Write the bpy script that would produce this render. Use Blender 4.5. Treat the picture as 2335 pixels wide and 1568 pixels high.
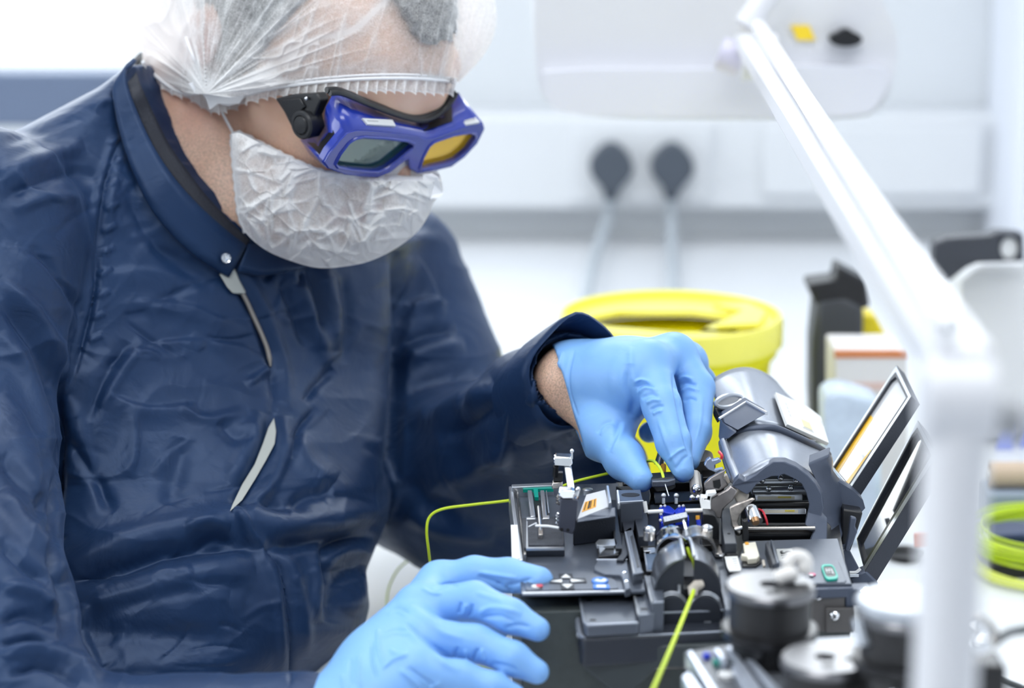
import bpy, bmesh, math, random
import numpy as np
import openvdb
from mathutils import Vector, Matrix
from mathutils.geometry import tessellate_polygon

random.seed(7); np.random.seed(7)
for o in list(bpy.data.objects): bpy.data.objects.remove(o)
SC = bpy.context.scene
COL = SC.collection
R = math.radians

# ------------------------------------------------------------------ camera
FPX, CXP, CYP, PIT, CH = 5513.2, 1167.5, 784.0, R(13.5), 1.312
cp, sp = math.cos(PIT), math.sin(PIT)
cam_d = bpy.data.cameras.new('camera')
cam_d.sensor_fit = 'HORIZONTAL'; cam_d.sensor_width = 36.0; cam_d.lens = 85.0
cam_d.clip_start = .05; cam_d.clip_end = 60
cam_d.dof.use_dof = True; cam_d.dof.focus_distance = 1.36; cam_d.dof.aperture_fstop = 5.4
cam_d.dof.aperture_blades = 0
cam = bpy.data.objects.new('camera', cam_d); COL.objects.link(cam)
cam.location = (0, 0, CH); cam.rotation_euler = (R(90) - PIT, 0, 0)
SC.camera = cam

# ------------------------------------------------------------------ light
SC.view_settings.view_transform = 'Standard'; SC.view_settings.look = 'None'
SC.view_settings.exposure = -0.68; SC.view_settings.gamma = 1.0
SC.view_settings.use_curve_mapping = False
SC.cycles.max_bounces = 8; SC.cycles.diffuse_bounces = 4; SC.cycles.glossy_bounces = 4
SC.cycles.transparent_max_bounces = 16; SC.cycles.transmission_bounces = 6
SC.cycles.sample_clamp_indirect = 6.0
SC.cycles.caustics_reflective = False; SC.cycles.caustics_refractive = False
w = bpy.data.worlds.new('overcast'); SC.world = w; w.use_nodes = True
bg = w.node_tree.nodes['Background']; bg.inputs[0].default_value = (.86, .94, 1, 1); bg.inputs[1].default_value = 2.6

def area(name, loc, rot, sx, sy, power, col=(1, 1, 1)):
    l = bpy.data.lights.new(name, 'AREA'); l.shape = 'RECTANGLE'; l.size = sx; l.size_y = sy
    l.energy = power; l.color = col
    o = bpy.data.objects.new(name, l); COL.objects.link(o); o.location = loc; o.rotation_euler = rot
    return o
# ceiling panels (the luminous panels themselves are built below as diffusers)
area('ceiling_light', (-.35, 2.05, 2.57), (0, 0, 0), 1.4, .6, 9, (.97, .99, 1))
area('ceiling_light', (.55, 1.0, 2.57), (0, 0, 0), 1.4, .6, 13, (.97, .99, 1))
area('ceiling_light', (-.6, -.1, 2.57), (0, 0, 0), 1.4, .6, 27, (.97, .99, 1))  # unseen panel, its power serves as fill from the camera side
# daylight: the seen window first, then two added windows outside the view
area('window_and_added_daylight', (-1.2, 3.5, 1.75), (R(-90), 0, 0), 2.6, 1.8, 60, (.92, .97, 1))
area('window_and_added_daylight', (.75, 3.5, 2.0), (R(-90), 0, 0), 1.6, 1.1, 60, (.92, .97, 1))  # light of the added high window, brightens plates and rims the smock
area('window_and_added_daylight', (-3.1, 1.2, 1.7), (0, R(-90), 0), 1.8, 2.8, 90, (.92, .97, 1))  # light of the added left window, side light on machine and smock

# ------------------------------------------------------------------ pixel <-> space
def U(px, py, d):
    "point seen at pixel (px,py) at camera depth d"
    x = (px - CXP) / FPX * d; v = -(py - CYP) / FPX * d
    return np.array([x, d * cp + v * sp, CH + v * cp - d * sp])
def ray(px, py):
    return U(px, py, 1.0) - np.array([0, 0, CH])
def Z(px, py, z):
    r = ray(px, py); t = (z - CH) / r[2]; return np.array([0, 0, CH]) + r * t
def Y(px, py, y):
    r = ray(px, py); return np.array([0, 0, CH]) + r * (y / r[1])
def PL(px, py, p0, n):
    r = ray(px, py); c = np.array([0, 0, CH]); t = np.dot(np.asarray(p0) - c, n) / np.dot(r, n); return c + r * t
def proj(V):
    V = np.asarray(V, float); x, y, z = V[..., 0], V[..., 1], V[..., 2] - CH
    d = y * cp - z * sp; v = y * sp + z * cp
    return CXP + FPX * x / d, CYP - FPX * v / d, d

# ------------------------------------------------------------------ materials
MT = {}
def sock(n, *names):
    for k in names:
        if k in n.inputs: return n.inputs[k]
def mat(name, col=(.8, .8, .8), rough=.5, metal=0, spec=.5, bump=0, bscale=200, nmix=0, nscale=20, coat=0, emit=0, alpha=1, trans=0, sheen=0, sss=0, ior=1.45, broughness=0):
    if name in MT: return MT[name]
    m = bpy.data.materials.new(name); m.use_nodes = True; nt = m.node_tree; N = nt.nodes; L = nt.links
    b = N['Principled BSDF']
    c = (*col, 1)
    b.inputs['Base Color'].default_value = c
    b.inputs['Roughness'].default_value = rough; b.inputs['Metallic'].default_value = metal
    b.inputs['Specular IOR Level'].default_value = spec; b.inputs['IOR'].default_value = ior
    b.inputs['Coat Weight'].default_value = coat; b.inputs['Coat Roughness'].default_value = .08
    b.inputs['Alpha'].default_value = alpha; b.inputs['Transmission Weight'].default_value = trans
    b.inputs['Sheen Weight'].default_value = sheen
    if sss:
        b.inputs['Subsurface Weight'].default_value = sss; b.inputs['Subsurface Radius'].default_value = (.012, .004, .002)
        b.inputs['Subsurface Scale'].default_value = 1
    if emit:
        b.inputs['Emission Color'].default_value = c; b.inputs['Emission Strength'].default_value = emit
    tc = N.new('ShaderNodeTexCoord')
    if nmix:
        n = N.new('ShaderNodeTexNoise'); n.inputs['Scale'].default_value = nscale; n.inputs['Detail'].default_value = 5
        L.new(tc.outputs['Object'], n.inputs['Vector'])
        r = N.new('ShaderNodeMapRange'); r.inputs['From Min'].default_value = .3; r.inputs['From Max'].default_value = .7
        L.new(n.outputs['Fac'], r.inputs['Value'])
        mx = N.new('ShaderNodeMix'); mx.data_type = 'RGBA'
        mx.inputs[6].default_value = tuple(min(1, k * (1 - nmix)) for k in col) + (1,)
        mx.inputs[7].default_value = tuple(min(1, k * (1 + nmix)) for k in col) + (1,)
        L.new(r.outputs['Result'], mx.inputs[0]); L.new(mx.outputs[2], b.inputs['Base Color'])
    if bump:
        n2 = N.new('ShaderNodeTexNoise'); n2.inputs['Scale'].default_value = bscale; n2.inputs['Detail'].default_value = 3
        L.new(tc.outputs['Object'], n2.inputs['Vector'])
        bp = N.new('ShaderNodeBump'); bp.inputs['Strength'].default_value = bump; bp.inputs['Distance'].default_value = .001
        L.new(n2.outputs['Fac'], bp.inputs['Height']); L.new(bp.outputs['Normal'], b.inputs['Normal'])
    MT[name] = m
    return m
WALL = mat('wall_paint', (.66, .685, .715), .6, nmix=.02, nscale=3)
TRUNK = mat('trunking_plastic', (.70, .72, .75), .45)
BENCH = mat('white_laminate', (.78, .80, .83), .3, nmix=.01, nscale=5)
DARK = mat('dark_grey_housing', (.026, .031, .044), .38, spec=.5, bump=.25, bscale=1500, nmix=.06, nscale=60)
PLATE = mat('satin_grey_top_plate', (.112, .130, .168), .28, metal=.35, spec=.7, bump=.2, bscale=1800, nmix=.05, nscale=50)
PANELG = mat('green_grey_panel', (.06, .072, .072), .5, bump=.3, bscale=1500, nmix=.08, nscale=200)
BLACK = mat('black_plastic', (.012, .013, .016), .35)
BLACKM = mat('black_anodised_metal', (.02, .02, .022), .28, metal=.3, spec=.6)
FOAM = mat('grey_foam', (.05, .055, .07), .8, bump=.8, bscale=900, nmix=.25, nscale=150)
SILV = mat('satin_silver', (.62, .65, .70), .28, metal=.85, nmix=.05, nscale=60)
CHROME = mat('chrome', (.85, .86, .88), .1, metal=1)
STEEL = mat('brushed_steel', (.50, .47, .44), .24, metal=1, nmix=.15, nscale=90)
COVER = mat('metallic_grey_cover', (.34, .37, .43), .27, metal=.55, spec=.6, bump=.1, bscale=2500, nmix=.03, nscale=300)
COVERD = mat('blue_grey_cover_edge', (.075, .092, .135), .4, metal=.25, bump=.1, bscale=2500)
LABEL = mat('label_white', (.80, .81, .80), .5)
LABELS = mat('label_silver', (.62, .66, .72), .35, metal=.3)
WHITEP = mat('white_plastic', (.83, .84, .85), .35)
CREAM = mat('cream_connector', (.78, .74, .62), .4, nmix=.06, nscale=100)
ORANGE = mat('orange_print', (.80, .38, .04), .5)
BLUEP = mat('royal_blue_plastic', (.02, .05, .62), .3)
BEIGE = mat('beige_plastic', (.55, .50, .44), .4)
YFIB = mat('yellow_green_fibre', (.62, .80, .03), .4, sss=0)
YBIN = mat('yellow_bin_plastic', (1.0, .92, .0), .45, emit=0)
GREENB = mat('teal_green', (.0, .42, .32), .35)
WINFR = mat('slate_window_frame', (.13, .17, .26), .5)
CORDG = mat('grey_cord_rubber', (.42, .46, .50), .5)
PLUGG = mat('plug_grey', (.07, .085, .11), .5)
LAMPW = mat('lamp_white', (.72, .725, .76), .35)
TXT = mat('black_ink', (.01, .01, .012), .6)
TXTW = mat('white_ink', (.85, .87, .88), .5)
REDP = mat('red_rubber', (.6, .03, .05), .4)
PCB = mat('green_circuit_board', (.0, .28, .22), .4)
ORB = mat('pale_orange', (.75, .28, .10), .5)

# ------------------------------------------------------------------ mesh builder
class MB:
    def __init__(s): s.v = []; s.f = []
    def add(s, v, f):
        b = len(s.v); s.v += [tuple(map(float, p)) for p in v]; s.f += [tuple(i + b for i in q) for q in f]; return s
    def slab(s, outer, off, holes=()):
        "planar 3D outline (with holes) thickened by the vector off"
        loops = [[Vector(map(float, p)) for p in outer]] + [[Vector(map(float, p)) for p in h] for h in holes]
        pts = [p for l in loops for p in l]; n = len(pts); off = Vector(map(float, off))
        # a common flat projection keeps slightly non planar outlines safe
        tris = tessellate_polygon(loops)
        f = []
        for t in tris:
            f.append(tuple(t)); f.append(tuple(n + i for i in reversed(t)))
        b = 0
        for l in loops:
            m = len(l)
            for i in range(m):
                j = (i + 1) % m; f.append((b + i, b + j, n + b + j, n + b + i))
            b += m
        s.add([tuple(p) for p in pts] + [tuple(p + off) for p in pts], f); return s
    def pz(s, px, zt, zb, holes=()):
        "outline in pixels lying on the height zt, going down to zb"
        return s.slab([Z(x, y, zt) for x, y in px], (0, 0, zb - zt), [[Z(x, y, zt) for x, y in h] for h in holes])
    def ring(s, outer, inner, off):
        "frame between two outlines with the same number of corners"
        n = len(outer); off = np.array(off, float); v = list(outer) + list(inner) + [p + off for p in outer] + [p + off for p in inner]; f = []
        for i in range(n):
            j = (i + 1) % n; f += [(i, j, n + j, n + i), (2 * n + i, 3 * n + i, 3 * n + j, 2 * n + j), (i, 2 * n + i, 2 * n + j, j), (n + i, n + j, 3 * n + j, 3 * n + i)]
        return s.add(v, f)
    def py(s, px, yf, yb, holes=()):
        "outline in pixels lying on the upright plane Y=yf, going back to yb"
        return s.slab([Y(x, y, yf) for x, y in px], (0, yb - yf, 0), [[Y(x, y, yf) for x, y in h] for h in holes])
    def box(s, c, sz, rz=0):
        c = np.array(c, float); h = np.array(sz, float) / 2; v = []
        for i in range(8):
            q = np.array([(-1, 1)[i & 1], (-1, 1)[i >> 1 & 1], (-1, 1)[i >> 2 & 1]]) * h
            v.append(c + (q[0] * math.cos(rz) - q[1] * math.sin(rz), q[0] * math.sin(rz) + q[1] * math.cos(rz), q[2]))
        return s.add(v, [(0, 2, 3, 1), (4, 5, 7, 6), (0, 1, 5, 4), (2, 6, 7, 3), (0, 4, 6, 2), (1, 3, 7, 5)])
    def tube(s, pts, r, n=12, cap=True, flat=1.0):
        pts = [np.array(p, float) for p in pts]; m = len(pts)
        rs = [r] * m if np.isscalar(r) else list(r)
        v = []; f = []; up = None
        for i in range(m):
            t = pts[min(i + 1, m - 1)] - pts[max(i - 1, 0)]; t /= np.linalg.norm(t) + 1e-12
            if up is None:
                a = np.array([0, 0, 1.]) if abs(t[2]) < .9 else np.array([0, 1., 0])
                up = np.cross(t, np.cross(a, t))
            up = up - t * np.dot(up, t); up /= np.linalg.norm(up) + 1e-12; sd = np.cross(t, up)
            for k in range(n):
                a = 2 * math.pi * k / n
                v.append(pts[i] + rs[i] * (math.cos(a) * sd + math.sin(a) * up * flat))
        for i in range(m - 1):
            for k in range(n):
                f.append((i * n + k, i * n + (k + 1) % n, (i + 1) * n + (k + 1) % n, (i + 1) * n + k))
        if cap:
            f.append(tuple(reversed(range(n)))); f.append(tuple(range((m - 1) * n, m * n)))
        return s.add(v, f)
    def lathe(s, c, ax, prof, n=40, e=None, cap=True):
        "prof: list of (along axis, radius)"
        ax = np.array(ax, float); ax /= np.linalg.norm(ax)
        a = np.array([1., 0, 0]) if abs(ax[0]) < .9 else np.array([0, 1., 0])
        u = np.cross(ax, a); u /= np.linalg.norm(u); w_ = np.cross(ax, u); c = np.array(c, float)
        v = []; f = []
        for h, r in prof:
            for k in range(n):
                t = 2 * math.pi * k / n; v.append(c + ax * h + r * (math.cos(t) * u + math.sin(t) * w_))
        m = len(prof)
        for i in range(m - 1):
            for k in range(n):
                f.append((i * n + k, i * n + (k + 1) % n, (i + 1) * n + (k + 1) % n, (i + 1) * n + k))
        if cap:
            if prof[0][1] > 1e-6: f.append(tuple(reversed(range(n))))
            if prof[-1][1] > 1e-6: f.append(tuple(range((m - 1) * n, m * n)))
        return s.add(v, f)
    def ball(s, c, r, n=16):
        rr = (r, r, r) if np.isscalar(r) else r
        v = []; f = []; c = np.array(c, float)
        for i in range(n // 2 + 1):
            a = math.pi * i / (n // 2)
            for k in range(n):
                b = 2 * math.pi * k / n
                v.append(c + np.array([rr[0] * math.sin(a) * math.cos(b), rr[1] * math.sin(a) * math.sin(b), rr[2] * math.cos(a)]))
        for i in range(n // 2):
            for k in range(n):
                f.append((i * n + k, (i + 1) * n + k, (i + 1) * n + (k + 1) % n, i * n + (k + 1) % n))
        return s.add(v, f)

def link_mesh(name, me, m, parent, root, smooth, sharp, bevel, kind=None, label=None):
    if smooth:
        me.polygons.foreach_set('use_smooth', [True] * len(me.polygons))
        if sharp: me.set_sharp_from_angle(angle=R(sharp))
    o = bpy.data.objects.new(name, me); COL.objects.link(o)
    if m is not None: me.materials.append(m)
    if parent is not None: o.parent = parent
    if bevel:
        b = o.modifiers.new('edge', 'BEVEL'); b.width = bevel; b.segments = 2; b.limit_method = 'ANGLE'; b.angle_limit = R(35)
        b.harden_normals = False
    if kind: o['kind'] = kind
    if label: o['label'] = label
    return o
def root_loc(o):
    while o is not None and o.parent is not None: o = o.parent
    return np.array(o.location) if o is not None else np.zeros(3)
def obj(name, mb, m, parent=None, smooth=True, sharp=35, bevel=0, kind=None, label=None):
    "a mesh given in world coordinates; its own origin is its root's base (or its own base when top-level)"
    V = np.array(mb.v, float); F = mb.f
    if parent is None:
        lo, hi = V.min(0), V.max(0); base = np.array([(lo[0] + hi[0]) / 2, (lo[1] + hi[1]) / 2, lo[2]])
    else: base = root_loc(parent)
    me = bpy.data.meshes.new(name); me.from_pydata((V - base).tolist(), [], F); me.update()
    bm = bmesh.new(); bm.from_mesh(me); bmesh.ops.recalc_face_normals(bm, faces=bm.faces); bm.to_mesh(me); bm.free()
    o = link_mesh(name, me, m, parent, None, smooth, sharp, bevel, kind, label)
    if parent is None: o.location = base
    return o
def tag(o, label, cat, group=None):
    o['label'] = label; o['category'] = cat
    if group: o['group'] = group
    return o
def thing(name, label, cat, loc, group=None):
    o = bpy.data.objects.new(name, None); COL.objects.link(o); o.location = tuple(map(float, loc)); o.empty_display_size = .02
    return tag(o, label, cat, group)
def struct(name, mb, m, **k):
    o = obj(name, mb, m, kind='structure', **k); return o
def text(name, s, m, parent, origin, xdir, ydir, size, extr=.00015):
    "lettering as mesh; origin = centre, xdir/ydir unit vectors of the writing plane"
    cu = bpy.data.curves.new(name, 'FONT'); cu.body = s; cu.size = 1; cu.align_x = 'CENTER'; cu.align_y = 'CENTER'; cu.extrude = 0.02
    t = bpy.data.objects.new('tmp', cu); COL.objects.link(t)
    dg = bpy.context.evaluated_depsgraph_get(); me = bpy.data.meshes.new_from_object(t.evaluated_get(dg))
    bpy.data.objects.remove(t)
    x = np.array(xdir, float); y = np.array(ydir, float); n = np.cross(x, y); n /= np.linalg.norm(n)
    mb = MB(); vs = [np.array(v.co) for v in me.vertices]
    mb.add([np.array(origin) + x * v[0] * size + y * v[1] * size + n * (v[2] / .02 * extr + extr) for v in vs], [tuple(p.vertices) for p in me.polygons])
    bpy.data.meshes.remove(me)
    return obj(name, mb, m, parent, smooth=False)
def smooth_path(P, n=8):
    "Catmull-Rom through 3D points"
    P = [np.array(p, float) for p in P]; Q = [2 * P[0] - P[1]] + P + [2 * P[-1] - P[-2]]; out = []
    for i in range(1, len(Q) - 2):
        for k in range(n):
            t = k / n; a, b, c, d = Q[i - 1], Q[i], Q[i + 1], Q[i + 2]
            out.append(.5 * ((2 * b) + (-a + c) * t + (2 * a - 5 * b + 4 * c - d) * t * t + (-a + 3 * b - 3 * c + d) * t ** 3))
    out.append(P[-1]); return out

# ------------------------------------------------------------------ room
TZ = .75                       # bench top
YW = 2.9                       # back wall
def wall_with_hole(name, x0, x1, z0, z1, holes, yf, yb):
    struct(name, MB().slab([(x0, yf, z0), (x1, yf, z0), (x1, yf, z1), (x0, yf, z1)], (0, yb - yf, 0),
                           [[(a, yf, c), (b, yf, c), (b, yf, d), (a, yf, d)] for a, b, c, d in holes]), WALL, smooth=False)
wx1 = Y(880, 100, YW)[0]; zs = Y(100, 286, YW)[2]; zt = Y(100, 166, YW)[2]
wall_with_hole('wall_back', -2.5, 1.6, 0, 2.6, [(-2.2, wx1, zs, 2.2), (.02, 1.45, 1.38, 2.35)], YW, YW + .12)
struct('floor', MB().box((-.45, .4, -.02), (4.3, 5.2, .04)), mat('grey_vinyl_floor', (.55, .58, .62), .35, nmix=.05), smooth=False)
struct('ceiling', MB().box((-.45, .4, 2.64), (4.3, 5.2, .05)), WALL, smooth=False)
struct('wall_right', MB().box((1.65, .4, 1.3), (.1, 5.2, 2.6)), WALL, smooth=False)
struct('wall_front', MB().box((-.45, -2.15, 1.3), (4.3, .1, 2.6)), WALL, smooth=False)
mb = MB().slab([(-2.5, -2.1, 0), (-2.5, 3, 0), (-2.5, 3, 2.6), (-2.5, -2.1, 2.6)], (-.1, 0, 0), [[(-2.5, 0, .9), (-2.5, 2.4, .9), (-2.5, 2.4, 2.3), (-2.5, 0, 2.3)]])
struct('wall_left', mb, WALL, smooth=False)
# window with a slate coloured bottom rail
fr = MB()
for (a, b_, c, d) in ((-2.2, wx1, 2.16, 2.2), (-2.2, -2.16, zs, 2.2), (wx1 - .04, wx1, zs, 2.2), (-1.2, -1.16, zt, 2.16)):
    fr.box(((a + b_) / 2, YW + .04, (c + d) / 2), (b_ - a, .05, d - c))
win = struct('window_1', fr, mat('white_window_frame', (.82, .85, .9), .4), smooth=False)
obj('bottom_rail', MB().box(((-2.2 + wx1) / 2, YW + .03, (zs + zt) / 2), (2.2 + wx1, .07, zt - zs)), WINFR, win, smooth=False, bevel=.004)
glass = bpy.data.materials.new('window_glass'); glass.use_nodes = True
nt = glass.node_tree; nt.nodes.remove(nt.nodes['Principled BSDF'])
g1 = nt.nodes.new('ShaderNodeBsdfTransparent'); g2 = nt.nodes.new('ShaderNodeBsdfGlossy'); g2.inputs['Roughness'].default_value = .02
mx = nt.nodes.new('ShaderNodeMixShader'); mx.inputs[0].default_value = .05
nt.links.new(g1.outputs[0], mx.inputs[1]); nt.links.new(g2.outputs[0], mx.inputs[2]); nt.links.new(mx.outputs[0], nt.nodes['Material Output'].inputs[0])
obj('pane', MB().box(((-2.2 + wx1) / 2, YW + .06, (zt + 2.18) / 2), (2.1, .004, 2.18 - zt)), glass, win, smooth=False)
w3 = struct('added_window_3', MB().box((.735, YW + .05, 1.40), (1.43, .05, .04)).box((.735, YW + .05, 2.33), (1.43, .05, .04)).box((.04, YW + .05, 1.865), (.04, .05, .97)).box((1.43, YW + .05, 1.865), (.04, .05, .97)).box((.735, YW + .05, 1.865), (.04, .05, .97)), MT['white_window_frame'], smooth=False)  # added window above the view, brightens the machine plates
obj('pane', MB().box((.735, YW + .06, 1.865), (1.38, .004, .93)), glass, w3, smooth=False)
w2 = struct('added_window_2', MB().box((-2.55, 1.2, .92), (.06, 2.4, .04)).box((-2.55, 1.2, 2.28), (.06, 2.4, .04)).box((-2.55, .02, 1.6), (.06, .04, 1.4)).box((-2.55, 2.38, 1.6), (.06, .04, 1.4)), MT['white_window_frame'], smooth=False)  # added window left of the view, gives side light
obj('pane', MB().box((-2.56, 1.2, 1.6), (.004, 2.34, 1.34)), glass, w2, smooth=False)
# luminous ceiling panels
em = mat('lit_diffuser', (1, 1, 1), emit=3.0)
for (x, y) in ((-.35, 2.05), (.55, 1.0), (-.6, -.1)):
    t = thing('ceiling_light_panel', 'white rectangular ceiling light panel over the bench', 'ceiling light', (x, y, 2.59), 'ceiling light panels')
    obj('frame', MB().box((x, y, 2.605), (1.5, .7, .02)), WHITEP, t, smooth=False)
    obj('diffuser', MB().box((x, y, 2.59), (1.4, .6, .01)), em, t, smooth=False)
# dado trunking along the wall
z1 = Y(1400, 262, YW - .06)[2]; z0 = Y(1400, 478, YW - .06)[2]
tr = MB().box((.25, YW - .03, (z0 + z1) / 2), (1.5, .06, z1 - z0))
trim = struct('trim_1', tr, TRUNK, bevel=.006)
z2 = Y(1900, 205, YW - .02)[2]; z3 = Y(1900, 455, YW - .02)[2]
xa = Y(1740, 300, YW - .06)[0]; xb = Y(2240, 300, YW - .06)[0]
obj('lid', MB().box(((xa + xb) / 2, YW - .065, (z0 + z1) / 2 + .004), (xb - xa, .012, z1 - z0 - .03)), TRUNK, trim, bevel=.003)
xe = Y(2290, 200, YW - .1)[0]
struct('trim_2', MB().box((xe + .15, YW - .09, 1.3), (.3, .18, 1.1)), mat('pale_blue_column', (.76, .79, .86), .5), bevel=.01)
# the bench
bt = thing('workbench', 'long white laminate workbench under the instruments along the wall', 'workbench', (.5, 1.6, 0))
edge = [(-.118, .35), (1.55, .35), (1.55, YW - .002), (-1.2, YW - .002), (-1.2, 2.25), (-.42, 2.2), (-.118, 1.95)]
obj('worktop', MB().slab([(x, y, TZ) for x, y in edge], (0, 0, -.04)), BENCH, bt, smooth=False, bevel=.003)
for (x, y) in ((-.1, .45), (1.45, .45), (1.45, 2.8), (-1.1, 2.8)):
    obj('leg', MB().box((x, y, .355), (.05, .05, .71)), SILV, bt, smooth=False)
# ================================================================== fusion splicer
PZ = .904
def mm(v): return PZ + v / 1000
base = Z(1560, 1340, TZ)
sp_ = thing('fusion_splicer', 'dark grey optical fibre splicing machine with its wind cover hinged open', 'machine', (Y(1560, 1340, 1.25)[0], 1.27, TZ))
def part(name, mb, m, **k): return obj(name, mb, m, sp_, **k)
B1 = .0006
# body under the top plate
part('body', MB().slab([(p[0], p[1], mm(-10)) for p in [Z(1190, 1352, PZ), Z(1168, 1112, PZ), Z(1895, 1092, PZ), Z(1943, 1333, PZ)]], (0, 0, TZ + .004 - mm(-10))), PANELG, bevel=.001)
for (x, y) in ((-.07, 1.19), (.14, 1.19), (-.07, 1.33), (.14, 1.33)):
    part('foot', MB().lathe((x, y, TZ), (0, 0, 1), [(0, .009), (.006, .009)], 16), BLACK)
# top plate with rounded front edge, recess for the mechanism left open
part('top_plate', MB().pz([(1189, 1351), (1166, 1108), (1410, 1100), (1472, 1345)], PZ, mm(-2.5)).pz([(1655, 1330), (1700, 1232), (1912, 1226), (1943, 1331)], PZ, mm(-2.5)), PLATE, bevel=.0009)
part('plate_edge_highlight', MB().tube([Z(1191, 1353, PZ - .0004), Z(1436, 1348, PZ - .0004)], .0007, 8), SILV)  # silver tube stands in for a highlight along the front edge
part('plate_edge_highlight', MB().tube([Z(1850, 1333, PZ - .0004), Z(1942, 1332, PZ - .0004)], .0006, 8), PLATE)  # bead added for the same highlight line on the right plate
part('inner_deck', MB().pz([(1440, 1345), (1405, 1100), (1895, 1085), (1935, 1330)], mm(-7), mm(-10)), BLACK)
part('side_rail', MB().pz([(1160, 1108), (1170, 1108), (1193, 1275), (1181, 1275)], mm(3), mm(-12)), SILV, bevel=.0005, label='pale side rail with a rounded top')
part('side_rail', MB().pz([(1176, 1107), (1181, 1107), (1200, 1262), (1194, 1262)], mm(4), mm(0)), STEEL, bevel=.0003)
part('side_panel', MB().slab([U(1165, 1200, 1.30), U(1180, 1200, 1.30), U(1188, 1290, 1.26), U(1168, 1290, 1.26)], (0, .003, 0)), WHITEP, label='white side panel')
part('rear_edge', MB().pz([(1166, 1104), (1262, 1100), (1264, 1106), (1167, 1110)], mm(6), mm(-4)), SILV, bevel=.0005)
# left front: keypad
kp = part('keypad_panel', MB().pz([(1197, 1335), (1203, 1318), (1300, 1300), (1385, 1308), (1407, 1325), (1410, 1340), (1396, 1342), (1199, 1345)], mm(.7), mm(0)), PLATE, bevel=.0003)
def key(name, px, m, h=1.4, col=None):
    return part(name, MB().pz(px, mm(h), mm(.6)), m, bevel=.0002)
def arrow(bx, tri):
    k = obj('arrow_key', MB().pz(bx, mm(1.2), mm(.6)), DARK, sp_, bevel=.0002)
    obj('arrow_mark', MB().pz(tri, mm(1.4), mm(1.2)), TXTW, k, smooth=False)
arrow([(1274, 1307), (1305, 1307), (1307, 1318), (1276, 1318)], [(1290, 1308), (1302, 1316), (1279, 1316)])
arrow([(1278, 1329), (1309, 1329), (1310, 1342), (1279, 1342)], [(1281, 1331), (1306, 1331), (1294, 1340)])
arrow([(1253, 1318), (1282, 1318), (1284, 1328), (1253, 1328)], [(1281, 1320), (1282, 1327), (1256, 1324)])
arrow([(1298, 1317), (1336, 1317), (1338, 1327), (1299, 1327)], [(1301, 1319), (1303, 1326), (1333, 1323)])
ov = [(1368 + 19 * math.cos(a), 1322 + 7.5 * math.sin(a)) for a in np.linspace(0, 2 * math.pi, 24, endpoint=False)]
k1 = part('function_key', MB().pz(ov, mm(1.6), mm(.6)), BLUEP, bevel=.0002, label='oval blue key')
BL2 = mat('light_blue_print', (.06, .22, .68), .45); k1.data.materials[0] = BL2
for q in ([(1355, 1322), (1362, 1319), (1370, 1322), (1377, 1318), (1384, 1321), (1378, 1325), (1369, 1325), (1362, 1324)],):
    obj('key_mark', MB().pz(q, mm(1.75), mm(1.6)), TXTW, k1, smooth=False)
k2 = part('function_key', MB().pz([(1352, 1331), (1388, 1331), (1391, 1340), (1353, 1340)], mm(1.6), mm(.6)), BL2, bevel=.0002, label='rectangular blue key')
obj('key_mark', MB().pz([(1360, 1333), (1381, 1333), (1382, 1338), (1360, 1338)], mm(1.75), mm(1.6)), TXTW, k2, smooth=False)
part('power_key', MB().pz([(1224 + 12 * math.cos(a), 1335 + 3.5 * math.sin(a)) for a in np.linspace(0, 6.283, 20, endpoint=False)], mm(1.4), mm(.6)), WHITEP, bevel=.0002)
part('power_key_ring', MB().pz([(1230 + 8 * math.cos(a), 1334 + 3 * math.sin(a)) for a in np.linspace(0, 6.283, 20, endpoint=False)], mm(1.7), mm(1.2)), REDP)
# left heater block with foam lid, rails and clamp arm
hz = thing_root = sp_
hb = part('heater_block', MB().pz([(1194, 1247), (1190, 1180), (1282, 1176), (1288, 1246)], mm(5.5), mm(0)), DARK, bevel=.0005)
obj('foam_pad', MB().pz([(1205, 1242), (1203, 1184), (1280, 1182), (1284, 1242)], mm(6.5), mm(5)), FOAM, hb, bevel=.0003)
obj('edge_strip', MB().pz([(1203, 1250), (1203, 1247), (1287, 1246), (1287, 1249)], mm(6.6), mm(5.4)), SILV, hb)
obj('edge_strip', MB().pz([(1200, 1250), (1200, 1188), (1203, 1188), (1204, 1250)], mm(6.6), mm(5.4)), SILV, hb)
for q in ([(1203, 1117), (1213, 1117), (1221, 1176), (1210, 1177)], [(1232, 1117), (1241, 1117), (1247, 1176), (1237, 1177)], [(1244, 1117), (1247, 1117), (1253, 1168), (1250, 1168)]):
    part('heater_rail', MB().pz(q, mm(7), mm(3)), SILV, bevel=.0004)
part('rail_seat', MB().pz([(1200, 1178), (1222, 1178), (1222, 1182), (1200, 1182)], mm(7.5), mm(0)).pz([(1237, 1174), (1253, 1174), (1253, 1181), (1237, 1181)], mm(7.5), mm(0)), SILV, bevel=.0004)
part('heater_trough', MB().pz([(1218, 1140), (1234, 1140), (1239, 1182), (1226, 1182)], mm(4), mm(1)), BLACK)
part('circuit_board', MB().pz([(1192, 1108), (1260, 1106), (1262, 1113), (1193, 1115)], mm(5), mm(3)).pz([(1216, 1113), (1226, 1112), (1228, 1133), (1219, 1133)], mm(6), mm(3)), PCB)
part('spring_pin', MB().tube([Z(1228, 1155, mm(9)), Z(1232, 1200, mm(9)), Z(1233, 1216, mm(8))], .0008, 8), STEEL)
part('pad_cap', MB().pz([(1227, 1203), (1237, 1203), (1238, 1218), (1228, 1218)], mm(9), mm(6)), STEEL, bevel=.0003)
part('lever_rod', MB().tube([U(1222, 1198, 1.285), U(1250, 1199, 1.28), U(1274, 1203, 1.278)], .0007, 8), WHITEP, label='thin white lever rod')
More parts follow.
